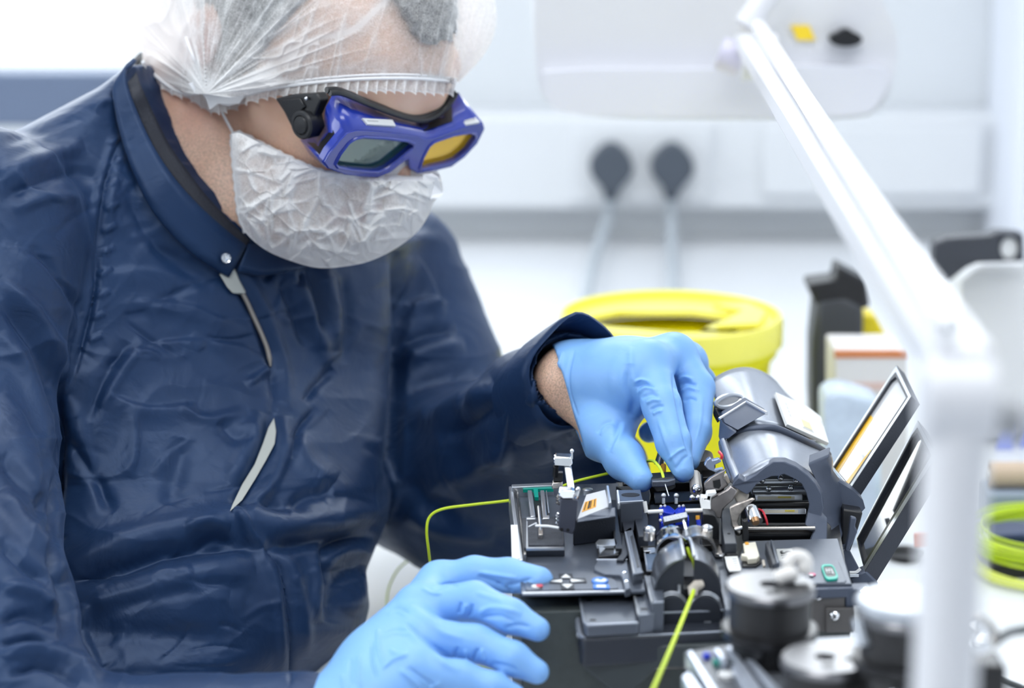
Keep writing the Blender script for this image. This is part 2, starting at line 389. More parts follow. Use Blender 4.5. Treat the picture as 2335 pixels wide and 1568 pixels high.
part('lever_tip', MB().tube([U(1205, 1201, 1.285), U(1224, 1192, 1.285)], .0004, 8), SILV)
# clamp arm
yc = U(1290, 1170, 1.285)[1]
part('clamp_plate', MB().py([(1278, 1137), (1313, 1139), (1318, 1142), (1312, 1205), (1306, 1218), (1276, 1210), (1273, 1202)], yc, yc + .004), mat('blue_grey_plate', (.055, .06, .085), .4), bevel=.0006)
for (x, y) in ((1281, 1207), (1295, 1208)):
    part('pivot_hole', MB().lathe(Y(x, y, yc - .0002), (0, -1, 0), [(0, .0009), (.0002, .0009)], 14), TXT)
part('clamp_head', MB().py([(1274, 1118), (1308, 1119), (1312, 1124), (1310, 1135), (1280, 1136), (1273, 1130)], yc - .001, yc + .007), CHROME, bevel=.0008)
part('clamp_arm', MB().slab([U(1286, 1064, 1.31), U(1303, 1064, 1.31), U(1311, 1119, 1.295), U(1295, 1120, 1.295)], (0, .003, 0)), SILV, bevel=.0005)
part('clamp_bar', MB().slab([U(1262, 1044, 1.31), U(1266, 1041, 1.31), U(1304, 1043, 1.31), U(1306, 1058, 1.31), U(1300, 1063, 1.31), U(1263, 1060, 1.31)], (0, .008, 0)), CHROME, bevel=.0008)
part('ball_pin', MB().tube([U(1304, 1046, 1.308), U(1304, 1028, 1.308)], .0006, 8).ball(U(1304, 1028, 1.308), .0012), CHROME)
part('clamp_link', MB().tube([U(1268, 1062, 1.315), U(1266, 1085, 1.32)], .0016, 10).slab([U(1262, 1078, 1.32), U(1284, 1078, 1.32), U(1283, 1098, 1.32), U(1262, 1098, 1.32)], (0, .004, 0)), BLACK, bevel=.0003)
part('clamp_base', MB().slab([U(1259, 1100, 1.32), U(1283, 1098, 1.32), U(1284, 1114, 1.32), U(1258, 1115, 1.32)], (0, .006, 0)), STEEL, bevel=.0006)
part('hook_pin', MB().tube([U(1313, 1136, 1.286), U(1319, 1114, 1.286)], .0009, 8).ball(U(1318, 1115, 1.286), .0013), CHROME)
part('clamp_spring', MB().tube([U(1270 + 3 * math.sin(t * 1.5), 1170 + t * 2.0, 1.29 + .001 * math.cos(t * 1.5)) for t in np.arange(0, 14, .5)], .0006, 6), CHROME)
part('clamp_spring', MB().tube([U(1272 + 3 * math.sin(t * 1.5), 1128 + t * 1.6, 1.29 + .001 * math.cos(t * 1.5)) for t in np.arange(0, 14, .5)], .0005, 6), STEEL)
# wedge unit with silver label
wz = mm(14)
part('wedge_block', MB().pz([(1307, 1187), (1318, 1130), (1388, 1122), (1404, 1176)], mm(14), mm(0)), DARK, bevel=.0008)
wl = [U(1337, 1127, 1.318), U(1380, 1116, 1.318), U(1388, 1154, 1.29), U(1317, 1182, 1.285)]
wn = np.cross(wl[1] - wl[0], wl[3] - wl[0]); wn /= np.linalg.norm(wn); wn = wn if wn[2] > 0 else -wn
lp = part('label_plate', MB().slab(wl, -wn * .0012), mat('silver_label_plate', (.66, .68, .72), .35, metal=.2), bevel=.0002)
part('wedge_front', MB().slab([U(1317, 1183, 1.284), U(1345, 1171, 1.284), U(1402, 1156, 1.29), U(1404, 1177, 1.283), U(1316, 1190, 1.281)], (0, .004, -.002)), PLATE, bevel=.0004)
def wp(a, b):  # bilinear on label
    return (wl[0] * (1 - a) * (1 - b) + wl[1] * a * (1 - b) + wl[2] * a * b + wl[3] * (1 - a) * b)
def wquad(a0, a1, b0, b1, m, e=.00025, n='print', par=None):
    obj(n, MB().slab([wp(a0, b0) + wn * e, wp(a1, b0) + wn * e, wp(a1, b1) + wn * e, wp(a0, b1) + wn * e], -wn * .0002), m, par or lp, smooth=False)
wquad(.08, .58, .36, .78, ORANGE, n='orange_sticker')
for a in (.14, .27, .36, .50): wquad(a, a + (.07 if a == .27 else .03), .40, .74, TXT, .00045, 'bar_mark')
part('fin', MB().slab([U(1382, 1106, 1.318), U(1388, 1106, 1.318), U(1394, 1144, 1.287), U(1387, 1146, 1.287)], (0, .001, -.004)), SILV, bevel=.0004)
part('dark_gap_panel', MB().pz([(1388, 1138), (1404, 1140), (1418, 1250), (1404, 1250)], mm(6), mm(0)), BLACK)
# slotted box
part('slotted_box', MB().pz([(1407, 1116), (1461, 1115), (1467, 1142), (1414, 1146)], mm(17), mm(0)), PLATE, bevel=.0008)
part('box_slot', MB().pz([(1438 + 21 * math.cos(a), 1127 + 4 * math.sin(a)) for a in np.linspace(0, 6.283, 20, endpoint=False)], mm(17.25), mm(16.5)), TXT)
part('box_lip', MB().slab([U(1405, 1116, 1.315), U(1411, 1116, 1.315), U(1414, 1145, 1.298), U(1408, 1146, 1.298)], (0, 0, -.004)), SILV, bevel=.0004)
part('lower_block', MB().pz([(1415, 1172), (1448, 1170), (1445, 1208), (1424, 1212)], mm(6), mm(-3)), DARK, bevel=.0005)
part('side_block', MB().pz([(1444, 1167), (1474, 1166), (1478, 1180), (1478, 1222), (1456, 1222)], mm(7), mm(-6)), DARK, bevel=.0005)
part('white_post', MB().tube([U(1470, 1143, 1.31), U(1474, 1168, 1.31)], .0011, 8), WHITEP)
# small chip holder in front of the wedge
part('chip_holder', MB().pz([(1358, 1236), (1365, 1229), (1405, 1228), (1408, 1240), (1400, 1243), (1361, 1243)], mm(6), mm(4.2)), SILV, bevel=.0003)
part('chip_body', MB().pz([(1362, 1244), (1408, 1243), (1411, 1264), (1364, 1268)], mm(4), mm(0)), BLACK, bevel=.0005)
part('chip_face', MB().pz([(1400, 1246), (1409, 1244), (1412, 1257), (1400, 1262)], mm(4.3), mm(4)).pz([(1366, 1248), (1378, 1246), (1380, 1250), (1368, 1262)], mm(4.3), mm(4)), SILV, smooth=False)
# stepped guide plate with two screws
part('guide_plate', MB().pz([(1360, 1282), (1362, 1276), (1430, 1276), (1434, 1300), (1438, 1340), (1425, 1344), (1419, 1318), (1415, 1310), (1380, 1308), (1355, 1298), (1354, 1290)], mm(2.2), mm(-2)), PLATE, bevel=.0004)
part('guide_wall', MB().pz([(1420, 1215), (1428, 1213), (1433, 1262), (1422, 1276), (1405, 1276), (1416, 1262)], mm(4), mm(0)), DARK, bevel=.0004)
for (x, y) in ((1424, 1305), (1428, 1325)):
    part('screw', MB().lathe(Z(x, y, mm(2.2)), (0, 0, 1), [(0, .0013), (.0006, .0011), (.0007, 0)], 14), CHROME)
# long rail
part('rail', MB().pz([(1424, 1209), (1441, 1199), (1466, 1303), (1444, 1309)], mm(6), mm(-6)), PLATE, bevel=.0006)
part('rail_groove', MB().pz([(1437, 1222), (1443, 1218), (1459, 1290), (1453, 1293)], mm(6.3), mm(5.5)), BLACK, bevel=.0002)
part('rail_edge_highlight', MB().tube([Z(1426, 1213, mm(6.2)), Z(1446, 1308, mm(6.2))], .0006, 8), SILV)  # silver tube stands in for the highlight down the left edge
# stepped front apron to the left of the dome
part('apron_step', MB().pz([(1443, 1345), (1446, 1322), (1474, 1318), (1492, 1398), (1456, 1403)], mm(-4), mm(-20)), PLATE, bevel=.0006)
part('apron_step', MB().pz([(1470, 1312), (1510, 1310), (1514, 1373), (1487, 1375)], mm(1), mm(-18)), PLATE, bevel=.0006)
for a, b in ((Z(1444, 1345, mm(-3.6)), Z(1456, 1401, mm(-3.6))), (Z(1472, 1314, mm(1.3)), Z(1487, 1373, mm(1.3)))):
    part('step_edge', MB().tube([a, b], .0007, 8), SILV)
part('apron_slot', MB().pz([(1461, 1386), (1476, 1386), (1477, 1389), (1461, 1389)], mm(-3.8), mm(-4.2)), TXT)
# front tray and the deep lower cover
tray = [(1322, 1362), (1445, 1356), (1456, 1420), (1338, 1426), (1331, 1420)]
part('front_tray', MB().pz(tray, mm(-7), mm(-13)), PLATE, bevel=.0008)
for (x, y) in ((1344, 1368), (1352, 1413)):
    part('tray_slot', MB().pz([(x + 8 * math.cos(a), y + 2.5 * math.sin(a)) for a in np.linspace(math.pi, 2 * math.pi, 9)] + [(x + 5, y + 1), (x - 5, y + 1)], mm(-6.8), mm(-7.4)), TXT)
zc = mm(-14)
low = [(1312, 1380), (1500, 1372), (1710, 1366), (1722, 1434), (1500, 1447), (1330, 1456), (1322, 1448)]
part('lower_cover', MB().pz(low, zc, mm(-29)), DARK, bevel=.0015)
yl = Z(1500, 1447, zc)[1]
part('cover_skirt', MB().slab([Y(1322, 1470, yl), Y(1720, 1470, yl), Y(1720, 1524, yl), Y(1497, 1524, yl), Y(1447, 1575, yl), Y(1388, 1575, yl), Y(1322, 1516, yl)], (0, .03, 0)), mat('dark_slate_cover', (.04, .05, .056), .45, bump=.25, bscale=1500), bevel=.0015)
part('cover_side', MB().tube([Z(1316, 1392, zc - .002), Z(1324, 1446, zc - .002)], .0022, 12), SILV if False else COVER)
part('latch_strip', MB().slab([Y(1494, 1521, yl + .012), Y(1560, 1519, yl + .012), Y(1560, 1524, yl + .012), Y(1494, 1525, yl + .012)], (0, .002, 0)), STEEL)
EDG = mat('edge_highlight', (.42, .46, .54), .3, metal=.6)  # bright tubes in this metal stand in for highlights on edges
def edge(P, r=.0006): part('highlight_bead', MB().tube([Z(x, y, z_) for x, y, z_ in P], r, 8), EDG)
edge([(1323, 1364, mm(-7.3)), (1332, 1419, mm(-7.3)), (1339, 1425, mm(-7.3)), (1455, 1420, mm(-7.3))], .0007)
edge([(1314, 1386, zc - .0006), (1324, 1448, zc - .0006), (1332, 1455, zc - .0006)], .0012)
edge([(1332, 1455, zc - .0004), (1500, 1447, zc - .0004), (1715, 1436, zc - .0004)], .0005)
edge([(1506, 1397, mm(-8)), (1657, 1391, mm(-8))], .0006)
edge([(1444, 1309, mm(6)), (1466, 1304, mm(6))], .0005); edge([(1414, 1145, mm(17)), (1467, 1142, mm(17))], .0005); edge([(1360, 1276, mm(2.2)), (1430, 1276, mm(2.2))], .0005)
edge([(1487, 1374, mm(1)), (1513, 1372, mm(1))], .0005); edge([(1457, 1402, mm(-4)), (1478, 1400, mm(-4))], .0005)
# twin barrel dome
dome = MB()
cxA, cyA = 1568, 1370
P0 = Y(1570, 1372, Z(1570, 1372, mm(-3))[1])      # front centre at deck level
def arch(y, r, x0=0, zc=None, a0=0., a1=180., n=24):
    return [(P0[0] + x0 + r * math.cos(R(a)), y, (P0[2] if zc is None else zc) + r * math.sin(R(a))) for a in np.linspace(a0, a1, n)]
def shell(mb, rings, th):
    "open shell through successive arches, given a thickness th towards the inside"
    n = len(rings[0]); out = [p for r_ in rings for p in r_]
    inn = []
    for r_ in rings:
        c = np.mean([r_[0], r_[-1]], 0)
        for p in r_:
            q = np.array(p); d = q - c; d[1] = 0; inn.append(tuple(q - d / (np.linalg.norm(d) + 1e-9) * th))
    m = len(rings); f = []; o = len(out)
    for i in range(m - 1):
        for k in range(n - 1):
            f.append((i * n + k, i * n + k + 1, (i + 1) * n + k + 1, (i + 1) * n + k)); f.append((o + i * n + k, o + (i + 1) * n + k, o + (i + 1) * n + k + 1, o + i * n + k + 1))
    for k in range(n - 1):
        f.append((k, o + k, o + k + 1, k + 1)); e = (m - 1) * n; f.append((e + k, e + k + 1, o + e + k + 1, o + e + k))
    for i in range(m - 1):
        for k in (0, n - 1):
            f.append((i * n + k, (i + 1) * n + k, o + (i + 1) * n + k, o + i * n + k))
    return mb.add(out + inn, f)
yF = P0[1] + .006; rD = .0172
zD = mm(1)
bar = mat('polished_grey_barrel', (.17, .185, .22), .22, metal=.65, spec=.8)
for side, a0, a1, xo in (('l', 97, 178, 0), ('r', 2, 80, 0)):
    rings = [arch(yF, rD * .99, xo, zD, a0, a1), arch(yF + .016, rD * 1.04, xo, zD, a0, a1), arch(yF + .030, rD * .98, xo, zD, a0, a1), arch(yF + .037, rD * .86, xo, zD, a0, a1)]
    part('barrel_half', shell(MB(), rings, .0016), bar, sharp=60)
    # raised inner lip
    ae = a0 if side == 'l' else a1
    lip = [(P0[0] + xo + rD * s_ * math.cos(R(ae)), y_, zD + rD * s_ * math.sin(R(ae)) + .0006) for y_, s_ in ((yF + .001, 1.0), (yF + .016, 1.05), (yF + .030, .99), (yF + .037, .87))]
    part('barrel_lip', MB().tube(smooth_path(lip, 4), .0009, 8), SILV)
    # front wall of the half barrel
    A = arch(yF + .0005, rD * .985, xo, zD, a0, a1, 18)
    xi = A[0][0] if side == 'l' else A[-1][0]
    ol = A + [(A[-1][0], yF, zD - .006), (xi, yF, zD - .006)] if side == 'l' else A + [(xi, yF, zD - .006), (A[0][0], yF, zD - .006)]
    part('barrel_face', MB().slab(ol, (0, .002, 0)), DARK, bevel=.0003)
    # lower half disc in front
    cx_ = P0[0] + (-.0082 if side == 'l' else .0088)
    A = [(cx_ + .0078 * math.cos(R(a)), yF - .006, zD - .0105 + .0092 * math.sin(R(a))) for a in np.linspace(0, 180, 22)]
    part('half_disc', MB().slab(A + [(cx_ - .0078, yF - .006, mm(-14)), (cx_ + .0078, yF - .006, mm(-14))], (0, .009, 0)), DARK, bevel=.0004)
    for s_ in (0, 1):
        part('disc_rim', MB().tube([(cx_ + (.0082 + s_ * .0006) * math.cos(R(a)), yF - .004 + s_ * .0022, zD - .0105 + (.0097 + s_ * .0006) * math.sin(R(a))) for a in np.linspace(10, 170, 18)], .0005, 6), SILV)
    part('rivet', MB().tube([(cx_ * 0 + P0[0] + (-.0045 if side == 'l' else .0045), yF - .001, zD + .0035), (P0[0] + (-.0045 if side == 'l' else .0045), yF - .001, zD - .003)], .0008, 8), SILV)
    part('notch', MB().box((cx_ + .001, yF - .0063, zD - .019 + .0045), (.0034, .001, .0007)), SILV)
part('dome_shelf', MB().pz([(1506, 1397), (1505, 1385), (1657, 1378), (1660, 1392)], mm(-8), mm(-24)), DARK, bevel=.0006)
part('dome_core', MB().box((P0[0], yF + .012, zD - .006), (.030, .02, .012)), BLACK)
part('right_deck', MB().pz([(1640, 1330), (1610, 1255), (1650, 1232), (1700, 1330), (1705, 1385), (1655, 1390)], mm(-2), mm(-16)), PLATE, bevel=.0005)
# fibre holder clamp in the slot
part('fibre_boot', MB().tube([U(1580, 1342, 1.222), U(1590, 1334, 1.222), U(1602, 1330, 1.223)], [.0026, .003, .002], 12).tube([U(1581, 1338, 1.22), U(1580, 1358, 1.218)], [.0029, .002], 12), BEIGE, label='beige fibre boot')
# chrome caps behind the dome
for (x, m_, sd) in ((1528, CHROME, 1), (1583, STEEL, -1)):
    c = U(x + 4, 1212, 1.275)
    rg = [[(c[0] + r_ * math.cos(R(a)) * 1.0, c[1] + yy, c[2] - .006 + r_ * math.sin(R(a))) for a in np.linspace(0, 180, 20)] for yy, r_ in ((-.018, .0098), (-.006, .0094), (-.005, .0088), (.004, .0084), (.006, .006))]
    part('chrome_cap', shell(MB(), rg, .001), m_, sharp=40)
part('cap_rib', MB().slab([U(1556, 1186, 1.262), U(1561, 1184, 1.262), U(1570, 1219, 1.255), U(1564, 1222, 1.255)], (0, .001, 0)), CHROME, bevel=.0003)
# silver tag, blue clamps, white rod
part('silver_tag', MB().slab([U(1511, 1178, 1.295), U(1566, 1166, 1.295), U(1569, 1178, 1.293), U(1514, 1190, 1.293)], (0, .003, -.003)), mat('engraved_silver', (.42, .45, .5), .35, metal=.6, bump=.6, bscale=900), bevel=.0004)
blue = [[(1502, 1157), (1510, 1152), (1527, 1152), (1541, 1163), (1536, 1170), (1518, 1168), (1503, 1162)], [(1537, 1163), (1548, 1153), (1562, 1152), (1565, 1158), (1560, 1166), (1541, 1170)],
        [(1504, 1172), (1512, 1172), (1514, 1190), (1508, 1192)], [(1566, 1172), (1571, 1174), (1572, 1186), (1569, 1186)]]
for q in blue:
    part('blue_clamp', MB().pz(q, mm(6), mm(-2)), BLUEP, bevel=.0005)
for (x, y) in ((1507, 1154), (1516, 1153), (1549, 1154), (1558, 1153), (1507, 1172), (1506, 1186)):
    part('clamp_bead', MB().ball(Z(x, y, mm(6.8)), .0009, 10), WHITEP)
part('ceramic_rod', MB().tube([U(1477, 1167, 1.303), U(1512, 1165, 1.303)], .0011, 10), WHITEP)
part('ceramic_rod', MB().tube([U(1563, 1164, 1.303), U(1602, 1163, 1.303)], .0011, 10), WHITEP)
part('mechanism_bed', MB().pz([(1478, 1215), (1474, 1150), (1640, 1146), (1650, 1240), (1600, 1250)], mm(-1), mm(-7)), BLACKM, bevel=.0005)
# chrome thumb screws on brackets
for (x, y) in ((1480, 1205), (1612, 1202)):
    c = U(x, y + 8, 1.272)
    part('screw_body', MB().lathe(c - (0, 0, .004), (0, 0, 1), [(0, .0030), (.0045, .0030), (.005, .0026)], 20), STEEL)
    n = 10; pr = MB()
    pr.lathe(c + (0, 0, .0008), (0, 0, 1), [(0, .0030), (.0012, .0031), (.002, .0024), (.0026, .0010), (.0026, 0)], 8)
    part('screw_knob', pr, CHROME, smooth=False)
part('bracket', MB().pz([(1457, 1229), (1497, 1227), (1504, 1244), (1460, 1246)], mm(1.5), mm(-5)), BLACKM, bevel=.0003)
part('bracket_plate', MB().pz([(1466, 1246), (1500, 1244), (1498, 1258), (1480, 1260), (1484, 1255), (1468, 1256)], mm(1.0), mm(.2)), SILV, bevel=.0002)
part('bracket_plate', MB().pz([(1470, 1262), (1500, 1261), (1498, 1300), (1476, 1302)], mm(.5), mm(-.2)), mat('steel_blue_plate', (.12, .17, .25), .3, metal=.5), bevel=.0002)
part('bracket_rim', MB().tube([Z(1470, 1260, mm(1)), Z(1476, 1301, mm(1)), Z(1494, 1301, mm(1))], .0005, 6), SILV)
part('bracket', MB().pz([(1596, 1225), (1634, 1222), (1645, 1240), (1600, 1244)], mm(1.5), mm(-5)), BLACKM, bevel=.0003)
part('bracket_plate', MB().pz([(1618, 1240), (1640, 1239), (1648, 1262), (1632, 1262)], mm(1), mm(-1)), STEEL, bevel=.0003)
# right of the dome: white block, black block, posts
part('white_block', MB().slab([U(1596, 1142, 1.315), U(1599, 1132, 1.315), U(1610, 1134, 1.315), U(1612, 1124, 1.315), U(1634, 1122, 1.315), U(1634, 1127, 1.315), U(1622, 1134, 1.315), U(1621, 1150, 1.315), U(1622, 1171, 1.312), U(1601, 1171, 1.312)], (0, .006, 0)), WHITEP, bevel=.0007)
part('black_housing', MB().py([(1602, 1171), (1622, 1172), (1634, 1178), (1640, 1195), (1640, 1240), (1603, 1240)], U(1620, 1180, 1.30)[1], U(1620, 1180, 1.30)[1] + .01), BLACK, bevel=.0006)
part('orange_cap', MB().tube([U(1591, 1175, 1.30), U(1591, 1184, 1.30)], .0011, 10), ORANGE)
part('blue_plug', MB().tube([U(1592, 1184, 1.30), U(1594, 1200, 1.30)], .0012, 10), BLUEP)
part('barrel_pin', MB().tube([U(1584, 1082, 1.36), U(1588, 1118, 1.345)], [.0032, .0036], 16), mat('warm_grey_pin', (.45, .43, .40), .3, metal=.4))
part('barrel_tip', MB().ball(U(1588, 1114, 1.337), .0026).ball(U(1578, 1134, 1.33), .0016).ball(U(1592, 1134, 1.33), .0016), CHROME)
part('grey_bushing', MB().tube([U(1601, 1040, 1.40), U(1606, 1066, 1.395)], [.0062, .0066], 20), BEIGE)
part('screw_post', MB().tube([U(1509, 1030, 1.40), U(1503, 1060, 1.40)], [.0022, .003], 12), STEEL)
part('brass_stub', MB().tube([U(1513, 1060, 1.39), U(1512, 1085, 1.385)], .0016, 10), ORANGE)
for (x, d) in ((1513, 1.325), (1542, 1.325)):
    part('guide_pin', MB().tube([U(x, 1131, d), U(x, 1148, d)], .0010, 8).ball(U(x, 1130, d), .0015), SILV)
# rear machinery: dark blocks stepped one behind another
for q, h0, h1 in (([(1404, 1108), (1480, 1106), (1484, 1128), (1480, 1150), (1470, 1150)], 4, -7), ([(1490, 1122), (1598, 1118), (1602, 1140), (1492, 1146)], 0, -7), ([(1420, 1085), (1640, 1078), (1646, 1098), (1420, 1104)], 3, -7), ([(1600, 1072), (1650, 1070), (1652, 1085), (1602, 1088)], 12, -7)):
    part('rear_block', MB().pz(q, mm(h0), mm(h1)), BLACKM, bevel=.0005)
part('rear_screw', MB().lathe(Z(1340, 1115, mm(2)), (0, 0, 1), [(-.002, .003), (0, .003), (.0005, .002)], 16), SILV)
# folded steel hooks under the cover
def ribbon(pts, w, th=.001):
    P = smooth_path(pts, 6); return MB().tube(P, w, 10, flat=th / w)
hk = mat('smoky_steel', (.30, .275, .27), .22, metal=.9, nmix=.3, nscale=120)
part('hook', MB().slab([U(x, y, 1.335) for x, y in ((1606, 1061), (1612, 1048), (1620, 1044), (1624, 1050), (1640, 1046), (1646, 1052), (1630, 1060), (1629, 1072), (1650, 1068), (1634, 1078), (1615, 1070))], (0, .004, 0)), mat('blue_steel', (.30, .35, .47), .25, metal=.8), bevel=.0004)
part('hook_arm', MB().slab([U(x, y, 1.33) for x, y in ((1655, 1070), (1640, 1078), (1618, 1090), (1606, 1102), (1607, 1120), (1622, 1120), (1645, 1118), (1662, 1106), (1650, 1088))], (0, .003, 0)), hk, bevel=.0005)
part('hook_pad', MB().slab([U(x, y, 1.328) for x, y in ((1626, 1096), (1642, 1092), (1644, 1108), (1640, 1114), (1628, 1112))], (0, .001, 0)), BLACK)
part('spacer', MB().slab([U(x, y, 1.335) for x, y in ((1642, 1090), (1658, 1082), (1666, 1100), (1650, 1110))], (0, .004, 0)), BEIGE, bevel=.0004)
part('hook_arm', MB().slab([U(x, y, 1.318) for x, y in ((1666, 1108), (1655, 1118), (1622, 1136), (1619, 1150), (1622, 1168), (1634, 1180), (1645, 1182), (1648, 1162), (1662, 1148), (1672, 1140), (1682, 1118))], (0, .003, 0)), hk, bevel=.0006)
part('spacer', MB().slab([U(x, y, 1.322) for x, y in ((1672, 1132), (1683, 1118), (1710, 1128), (1704, 1142), (1680, 1148))], (0, .006, 0)), BEIGE, bevel=.001)
part('fan_blade', MB().slab([U(x, y, 1.305) for x, y in ((1664, 1157), (1680, 1149), (1715, 1136), (1722, 1138), (1700, 1156), (1688, 1172), (1682, 1190), (1684, 1198), (1692, 1202), (1690, 1206), (1678, 1208), (1670, 1200), (1666, 1180))], (0, .002, 0)), mat('ribbed_steel', (.48, .43, .39), .25, metal=.9, nmix=.4, nscale=300), bevel=.0004)
part('fan_rod', MB().tube([U(1676, 1207, 1.30), U(1692, 1202, 1.30)], .0008, 8), CHROME)
part('steel_ball', MB().ball(U(1684, 1212, 1.303), .0022), STEEL)
part('black_post', MB().pz([(1645, 1165), (1652, 1158), (1666, 1158), (1668, 1198), (1676, 1214), (1680, 1238), (1652, 1239), (1646, 1200)], mm(8), mm(-6)), mat('dark_blue_grey', (.04, .048, .062), .4), bevel=.0005)
part('pivot_hole', MB().lathe(Z(1662, 1216, mm(8.1)), (0, 0, 1), [(0, .0009), (.0002, .0009)], 12), TXT)
part('black_post', MB().pz([(1654, 1246), (1680, 1244), (1682, 1262), (1656, 1263)], mm(3), mm(-6)), BLACK, bevel=.0004)
part('fork', MB().slab([U(x, y, 1.30) for x, y in ((1692, 1184), (1698, 1188), (1706, 1184), (1707, 1232), (1694, 1234))], (0, .004, 0)), BLACK, bevel=.0005)
# rods and printed strips beneath the cover
yr = U(1780, 1205, 1.325)[1]
for y_, r_, m_, d_ in ((1151, .0024, BLACKM, 1.345), (1206, .0016, STEEL, 1.32), (1197, .0012, BLACK, 1.325), (1220, .0036, BLACK, 1.33), (1120, .0030, SILV, 1.36), (1104, .0030, WHITEP, 1.37)):
    part('cross_rod', MB().tube([U(1706 if y_ > 1130 else 1716, y_, d_), U(1858, y_ - 1, d_)], r_, 14), m_)
for (xa_, xb_, y_, hh, d_) in ((1722, 1830, 1135, 13, 1.35), (1738, 1838, 1166, 12, 1.34)):
    s_ = part('printed_strip', MB().slab([U(xa_, y_ - hh / 2, d_), U(xb_, y_ - hh / 2, d_), U(xb_, y_ + hh / 2, d_), U(xa_, y_ + hh / 2, d_)], (0, .002, 0)), SILV, bevel=.0003)
    obj('strip_label', MB().slab([U(xa_ + 6, y_ - 3.5, d_ - .0005), U(xb_ - 18, y_ - 3.5, d_ - .0005), U(xb_ - 18, y_ + 3.5, d_ - .0005), U(xa_ + 6, y_ + 3.5, d_ - .0005)], (0, .0004, 0)), CREAM, s_, smooth=False)
    obj('strip_label', MB().slab([U(xa_ + 52, y_ - 3.4, d_ - .0008), U(xb_ - 26, y_ - 3.4, d_ - .0008), U(xb_ - 26, y_ + 0, d_ - .0008), U(xa_ + 52, y_ + 0, d_ - .0008)], (0, .0004, 0)), mat('pale_yellow_print', (.85, .70, .12), .5), s_, smooth=False)
part('rear_frame', MB().slab([U(1700, 1078, 1.375), U(1846, 1078, 1.375), U(1850, 1098, 1.372), U(1700, 1104, 1.372)], (0, .004, 0)), SILV, bevel=.0005)
part('rear_frame', MB().slab([U(1690, 1108, 1.38), U(1850, 1108, 1.38), U(1858, 1240, 1.345), U(1690, 1240, 1.345)], (0, .003, 0)), BLACK)
for (x, y) in ((1753, 1114), (1803, 1112), (1738, 1095), (1780, 1090), (1815, 1096)):
    part('frame_screw', MB().ball(U(x, y, 1.353), .0018, 10), CHROME)
mo = part('motor', MB().tube([U(1713, 1160, 1.31), U(1723, 1190, 1.305)], [.0036, .0042], 18), CHROME)
obj('motor_cap', MB().tube([U(1711, 1156, 1.311), U(1715, 1166, 1.309)], [.0026, .0034], 16), WHITEP, mo)
obj('motor_bore', MB().tube([U(1721, 1183, 1.302), U(1724, 1192, 1.30)], [.0024, .002], 14), mat('brass_shade', (.35, .2, .1), .3, metal=.8), mo)
part('red_wire', MB().tube(smooth_path([U(1722, 1160, 1.315), U(1738, 1164, 1.31), U(1746, 1180, 1.305), U(1750, 1196, 1.305)], 6), .0006, 6), REDP)
part('red_wire', MB().tube(smooth_path([U(1640, 1030, 1.335), U(1646, 1038, 1.33), U(1645, 1046, 1.33)], 6), .0009, 6), REDP)
# white connector, chip label, brackets
part('connector', MB().pz([(1694, 1238), (1723, 1234), (1732, 1266), (1726, 1272), (1705, 1274), (1703, 1268), (1690, 1266), (1690, 1262), (1698, 1261)], mm(4), mm(1)), CREAM, bevel=.0004)
part('connector_base', MB().pz([(1692, 1276), (1723, 1275), (1736, 1270), (1736, 1282), (1724, 1290), (1692, 1290)], mm(1), mm(-6)), BLACK, bevel=.0005)
part('connector_slot', MB().pz([(1698, 1236), (1706, 1235), (1708, 1240), (1700, 1241)], mm(4.3), mm(4)), ORANGE)
part('white_tag', MB().pz([(1652, 1268), (1682, 1267), (1690, 1297), (1688, 1300), (1663, 1301), (1658, 1292)], mm(2), mm(1.2)), LABEL, bevel=.0002)
for k in range(5):
    part('tag_print', MB().pz([(1670 + k, 1273 + k * 5), (1680 + k, 1272.4 + k * 5), (1680.4 + k, 1274 + k * 5), (1670.4 + k, 1274.6 + k * 5)], mm(2.1), mm(2)), mat('grey_ink', (.45, .46, .48), .6), smooth=False)
part('bracket_arm', MB().pz([(1745, 1238), (1752, 1230), (1770, 1282), (1762, 1288), (1756, 1270)], mm(6), mm(-4)), DARK, bevel=.0005)
part('bracket_arm', MB().pz([(1757, 1228), (1763, 1232), (1778, 1280), (1770, 1284)], mm(5), mm(-4)), PLATE, bevel=.0005)
part('small_stub', MB().pz([(1737, 1276), (1743, 1275), (1746, 1288), (1740, 1290)], mm(1), mm(-4)), BEIGE, bevel=.0003)
part('silver_hook', MB().pz([(1638, 1262), (1648, 1259), (1654, 1262), (1646, 1266), (1640, 1266)], mm(3), mm(2)), CHROME, bevel=.0003)
# right keypad
part('note_label', MB().pz([(1770, 1251), (1806, 1250), (1814, 1274), (1776, 1279)], mm(.5), mm(0)), mat('grey_label', (.48, .49, .48), .5), smooth=False)
A = Z(1792, 1264, mm(.55)); dx = Z(1800, 1264, mm(.55)) - A; dx /= np.linalg.norm(dx); dy = np.array([dx[1], -dx[0], 0])
dy = Z(1794, 1272, mm(.55)) - Z(1790, 1256, mm(.55)); dy /= np.linalg.norm(dy)
text('label_lettering', 'S/R', TXT, sp_, A, dy, dx, .009)
kq = [(1866, 1285), (1872, 1281), (1897, 1280), (1903, 1284), (1918, 1318), (1916, 1324), (1882, 1327), (1876, 1322)]
part('keypad_panel', MB().pz([(1836, 1284), (1905, 1278), (1914, 1284), (1930, 1321), (1926, 1327), (1838, 1330)], mm(.6), mm(0)), PLATE, bevel=.0003, label='right keypad panel')
g = [(1871 + 3, 1288), (1900, 1287), (1911, 1316), (1883, 1319)]
